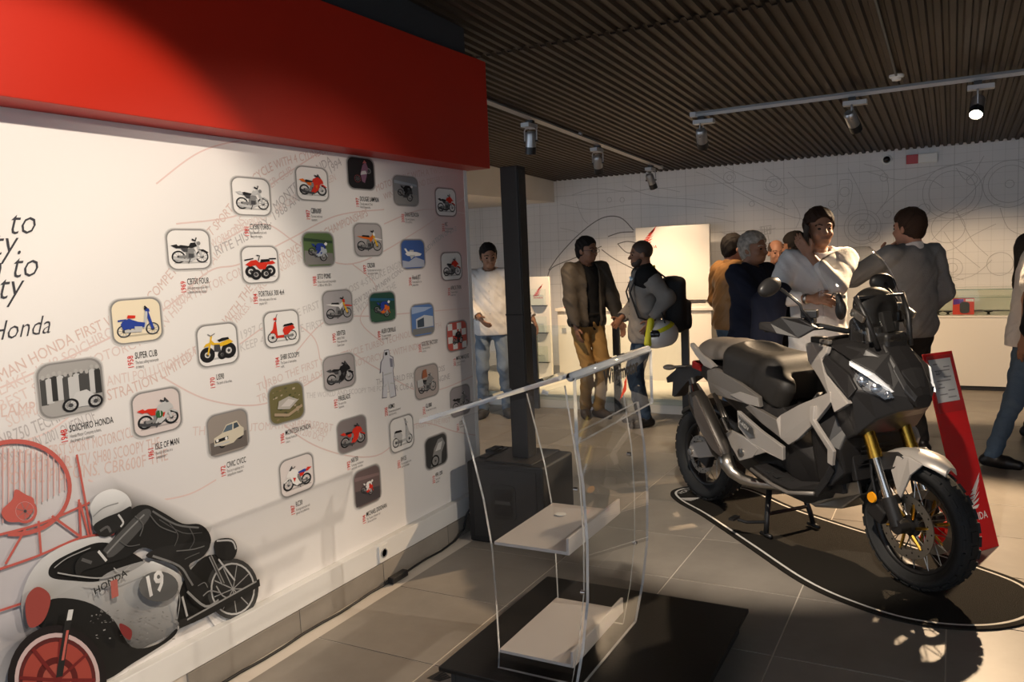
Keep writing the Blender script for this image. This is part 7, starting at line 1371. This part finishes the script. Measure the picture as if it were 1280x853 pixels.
person('man in tan leather jacket seen from behind beside the grey-haired man', (7.35, 1.74), D(-38), 1.71, [(0.0, 0.11, 0.1), (0.03, -0.11, -0.1)], [(0.24, 0.16, 1.05), (0.14, -0.26, 0.88)], poles=((-1, 0.6, -0.3), (-1, -0.5, 0)), head=(-0.2, 0.05, 0), skin=SK3, hair=hair_black, lean=(0.03, 0.02),
       top=[dict(name='jacket', mat=tan_l, hem=0.90, add=0.026, loose=0.012, fold=0.007, collar=True)], bottom=dict(mat=jean, name='jeans'), shoes=sh_b, hv=0.008)
person('grey-haired man in navy jacket with folded arms behind the scooter seat', (6.42, 1.36), D(-118), 1.70, [(0.0, 0.11, 0.1), (0.03, -0.11, -0.1)], [(0.26, -0.06, 1.22), (0.27, 0.10, 1.30)], poles=((0.3, 1, -0.35), (-0.3, -1, -0.5)), head=(0.1, 0.0, 0), skin=SK2, hair=dict(mat=hair_grey, th=0.020), palm=((-1, 0, 0.2), (-1, 0, 0.2)),
       top=[dict(name='shirt', mat=jean, hem=0.95, sleeves=False, add=0.004, collar=True), dict(name='jacket', mat=navy, hem=0.80, add=0.024, loose=0.014, fold=0.006, nd=-0.01)], bottom=dict(mat=dark_t), shoes=sh_b, girth=1.1)
person('smiling bald man in the background behind the grey-haired man', (8.3, 1.52), D(186), 1.65, [(0.0, 0.11, 0.1), (0.03, -0.11, -0.1)], [None, None], head=(0.3, 0.08, 0), skin=SK3, hair=dict(mat=stub, style='bald', th=0.006), top=[dict(name='shirt', mat=beige, hem=0.86, collar=True)], bottom=dict(mat=dark_t), shoes=sh_b, hv=0.008)
person('dark-haired person mostly hidden behind the man on the phone', (7.88, 1.27), D(60), 1.70, [(0.0, 0.11, 0.1), (0.03, -0.11, -0.1)], [None, None], head=(0.2, 0, 0), skin=SK2, hair=dict(mat=hair_black['mat'], th=0.024), top=[dict(name='jacket', mat=navy, hem=0.84, add=0.02)], bottom=dict(mat=dark_t), shoes=sh_b, hv=0.009)
# man on the phone
p8, q8 = person('man in white shirt holding a phone to his ear and a glass', (5.87, 0.80), D(200), 1.825, [(0.02, 0.12, 0.15), (0.03, -0.12, -0.15)], [(0.125, -0.075, 1.465), (0.27, -0.100, 1.20)], poles=((0.7, 0.12, -1.0), (-0.4, -1, -0.5)), head=(0.15, 0.0, 0.0), skin=SK1, hair=dict(mat=hair_brown, style='short', th=0.020), palm=((-0.5, 0.6, 0.1), (0.3, 0.6, -0.1)), curl=(0.25, 0.9),
       top=[dict(name='shirt', mat=white_c, hem=0.80, collar=True, sleeve=1.62, loose=0.012, add=0.009, fold=0.005, buttons=plastic_w)], bottom=dict(mat=dark_t), shoes=sh_b, hv=0.006)
ph = thing('mobile_phone', 'black mobile phone held to the ear of the man in white shirt', 'phone', q8['world'](q8['hd']((0.035, -0.098, 0.075))), D(200)+0.15)
mb = MB(); mb.prism(rrect(0.07, 0.145, 0.01), -0.005, 0.005, lambda a, b, t: (a*0.95+b*0.30, t, b*0.95-a*0.30)); pho = mb.build('phone_case', sh_b, ph, bevel=0.002)
mb = MB(); mb.prism(rrect(0.062, 0.13, 0.006), 0.0052, 0.0058, lambda a, b, t: (a*0.95+b*0.30, t, b*0.95-a*0.30)); mb.build('screen', mat('dark_display', (0.01, 0.012, 0.014), 0.08), ph)
wq = q8['world'](q8['arms'][1][1]+np.array([0.055, 0.055, -0.01])); wg = thing('drinking_glass', 'stemmed glass in the hand of the man on the phone', 'glass', (wq[0], wq[1], wq[2]-0.10), 0)
glass_m = clear_mat('drinking_glass', (0.95, 0.95, 0.95), 0.02, 1.5)
mb = MB(); mb.lathe([(0.012, 0.085), (0.030, 0.10), (0.034, 0.13), (0.031, 0.18)], (0, 0, 0), 'z', 20); mb.f = mb.f[:-1] if len(mb.f[-1]) > 4 else mb.f; mb.mi = mb.mi[:len(mb.f)]; mb.build('bowl', glass_m, wg, smooth=True)
mb = MB(); mb.lathe([(0.030, 0.0), (0.006, 0.008), (0.004, 0.02), (0.004, 0.075), (0.012, 0.086)], (0, 0, 0), 'z', 16); mb.build('stem', glass_m, wg, smooth=True)
cq = q8['world'](q8['arms'][1][1]+np.array([0.07, 0.155, -0.03])); cs = thing('glasses_case', 'small black case hanging beside the stemmed glass', 'case', (cq[0], cq[1], cq[2]-0.02), D(200))
S = SDF((-0.06, -0.06, -0.10), (0.06, 0.06, 0.12), 0.006); S.ell((0, 0, -0.02), (0.028, 0.035, 0.065)).ell((0, -0.012, 0.055), (0.018, 0.022, 0.035), k=0.02); S.build('pouch', blk, cs)
mb = MB(); mb.tube([(0, -0.01, 0.08), (0, -0.045, 0.085), (0.0, -0.06, 0.06)], 0.006, 6); mb.build('loop', blk, cs, smooth=True)
wr_, el_ = q8['arms'][1][1], q8['arms'][1][0]; dd_ = (wr_-el_)/np.linalg.norm(wr_-el_); mb = MB(); mb.tube([wr_-dd_*0.045, wr_-dd_*0.025], 0.034, 14); mb.build('watch', steel, p8, smooth=True)
jq = thing('folded_jacket', 'dark navy jacket folded over the forearm of the man in white shirt', 'jacket', q8['world']((0, 0, 0)), D(200)); jq.scale = (q8['k'],)*3
S = SDF((-0.15, -0.62, 0.62), (0.45, 0.05, 1.42), 0.009); m_ = el_+(wr_-el_)*0.25; S.cap(el_+np.array([0.0, -0.02, 0.02]), m_+np.array([0.02, -0.03, 0.03]), 0.085, 0.080, k=0.03).cap(m_+np.array([0.02, -0.05, -0.02]), m_+np.array([0.02, -0.07, -0.34]), 0.065, 0.05, k=0.05).cap(el_+np.array([0.02, -0.08, -0.02]), el_+np.array([0.04, -0.10, -0.30]), 0.065, 0.055, k=0.05); S.cap(el_-dd_*0.03, wr_, 0.058, 0.050, mode='sub'); S.fold(0.006, 22, 26, 20); S.build('cloth', navy, jq)

person('man in grey sweater with white collar, hand at his chin, seen from behind', (6.68, 0.27), D(42), 1.815, [(0.0, 0.12, 0.1), (0.03, -0.12, -0.1)], [(0.155, 0.12, 1.43), (0.14, -0.20, 0.98)], poles=((0.35, 1, -0.7), (-1, -0.5, 0)), head=(0.28, 0.04, 0), skin=SK3, hair=dict(mat=hair_brown, th=0.017), palm=((-0.6, -0.4, 0.5), None), curl=(1.0, 0.5),
       top=[dict(name='sweater', mat=grey_s, hem=0.86, add=0.018, loose=0.016, fold=0.004, collar=True, collar_mat=white_c)], bottom=dict(mat=dark_t), shoes=sh_b)
person('person in white T-shirt and blue jeans walking past the white cabinet', (6.56, -0.47), D(-98), 1.78, [(0.28, 0.08, 0.1), (-0.20, -0.08, -0.15)], [(0.20, 0.22, 0.95), (-0.02, -0.25, 0.86)], poles=((-1, 0.4, -0.3), (-1, -0.3, -0.3)), lean=(0.055, 0.0), head=(0, 0.15, 0), skin=SK2, hair=hair_black, top=[dict(name='t_shirt', mat=white_c, hem=0.84, sleeve=0.62, loose=0.014)], bottom=dict(mat=jean, name='jeans'), shoes=sh_b, hv=0.007)
person('person in black T-shirt with bent bare arm at the edge of the mat', (4.20, -0.522), D(196), 1.74, [(0.10, 0.15, 0.2), (0.14, -0.12, -0.3)], [(0.22, 0.12, 1.02), (0.22, -0.10, 1.00)], poles=((-0.3, 1, -0.4), (-0.2, -1, -0.35)), skin=SK1, hair=hair_black, top=[dict(name='t_shirt', mat=black_c, hem=0.86, sleeve=0.8, loose=0.012)], bottom=dict(mat=dark_t), shoes=sh_b, hv=0.008)
person('tall person in dark brown jacket behind the white T-shirt', (7.5, -0.62), D(-60), 1.86, [(0.0, 0.11, 0.1), (0.03, -0.11, -0.1)], [None, None], skin=SK2, hair=hair_black, top=[dict(name='jacket', mat=brown_j, hem=0.84, add=0.03, loose=0.01, collar=True)], bottom=dict(mat=dark_t), shoes=sh_b, hv=0.009)
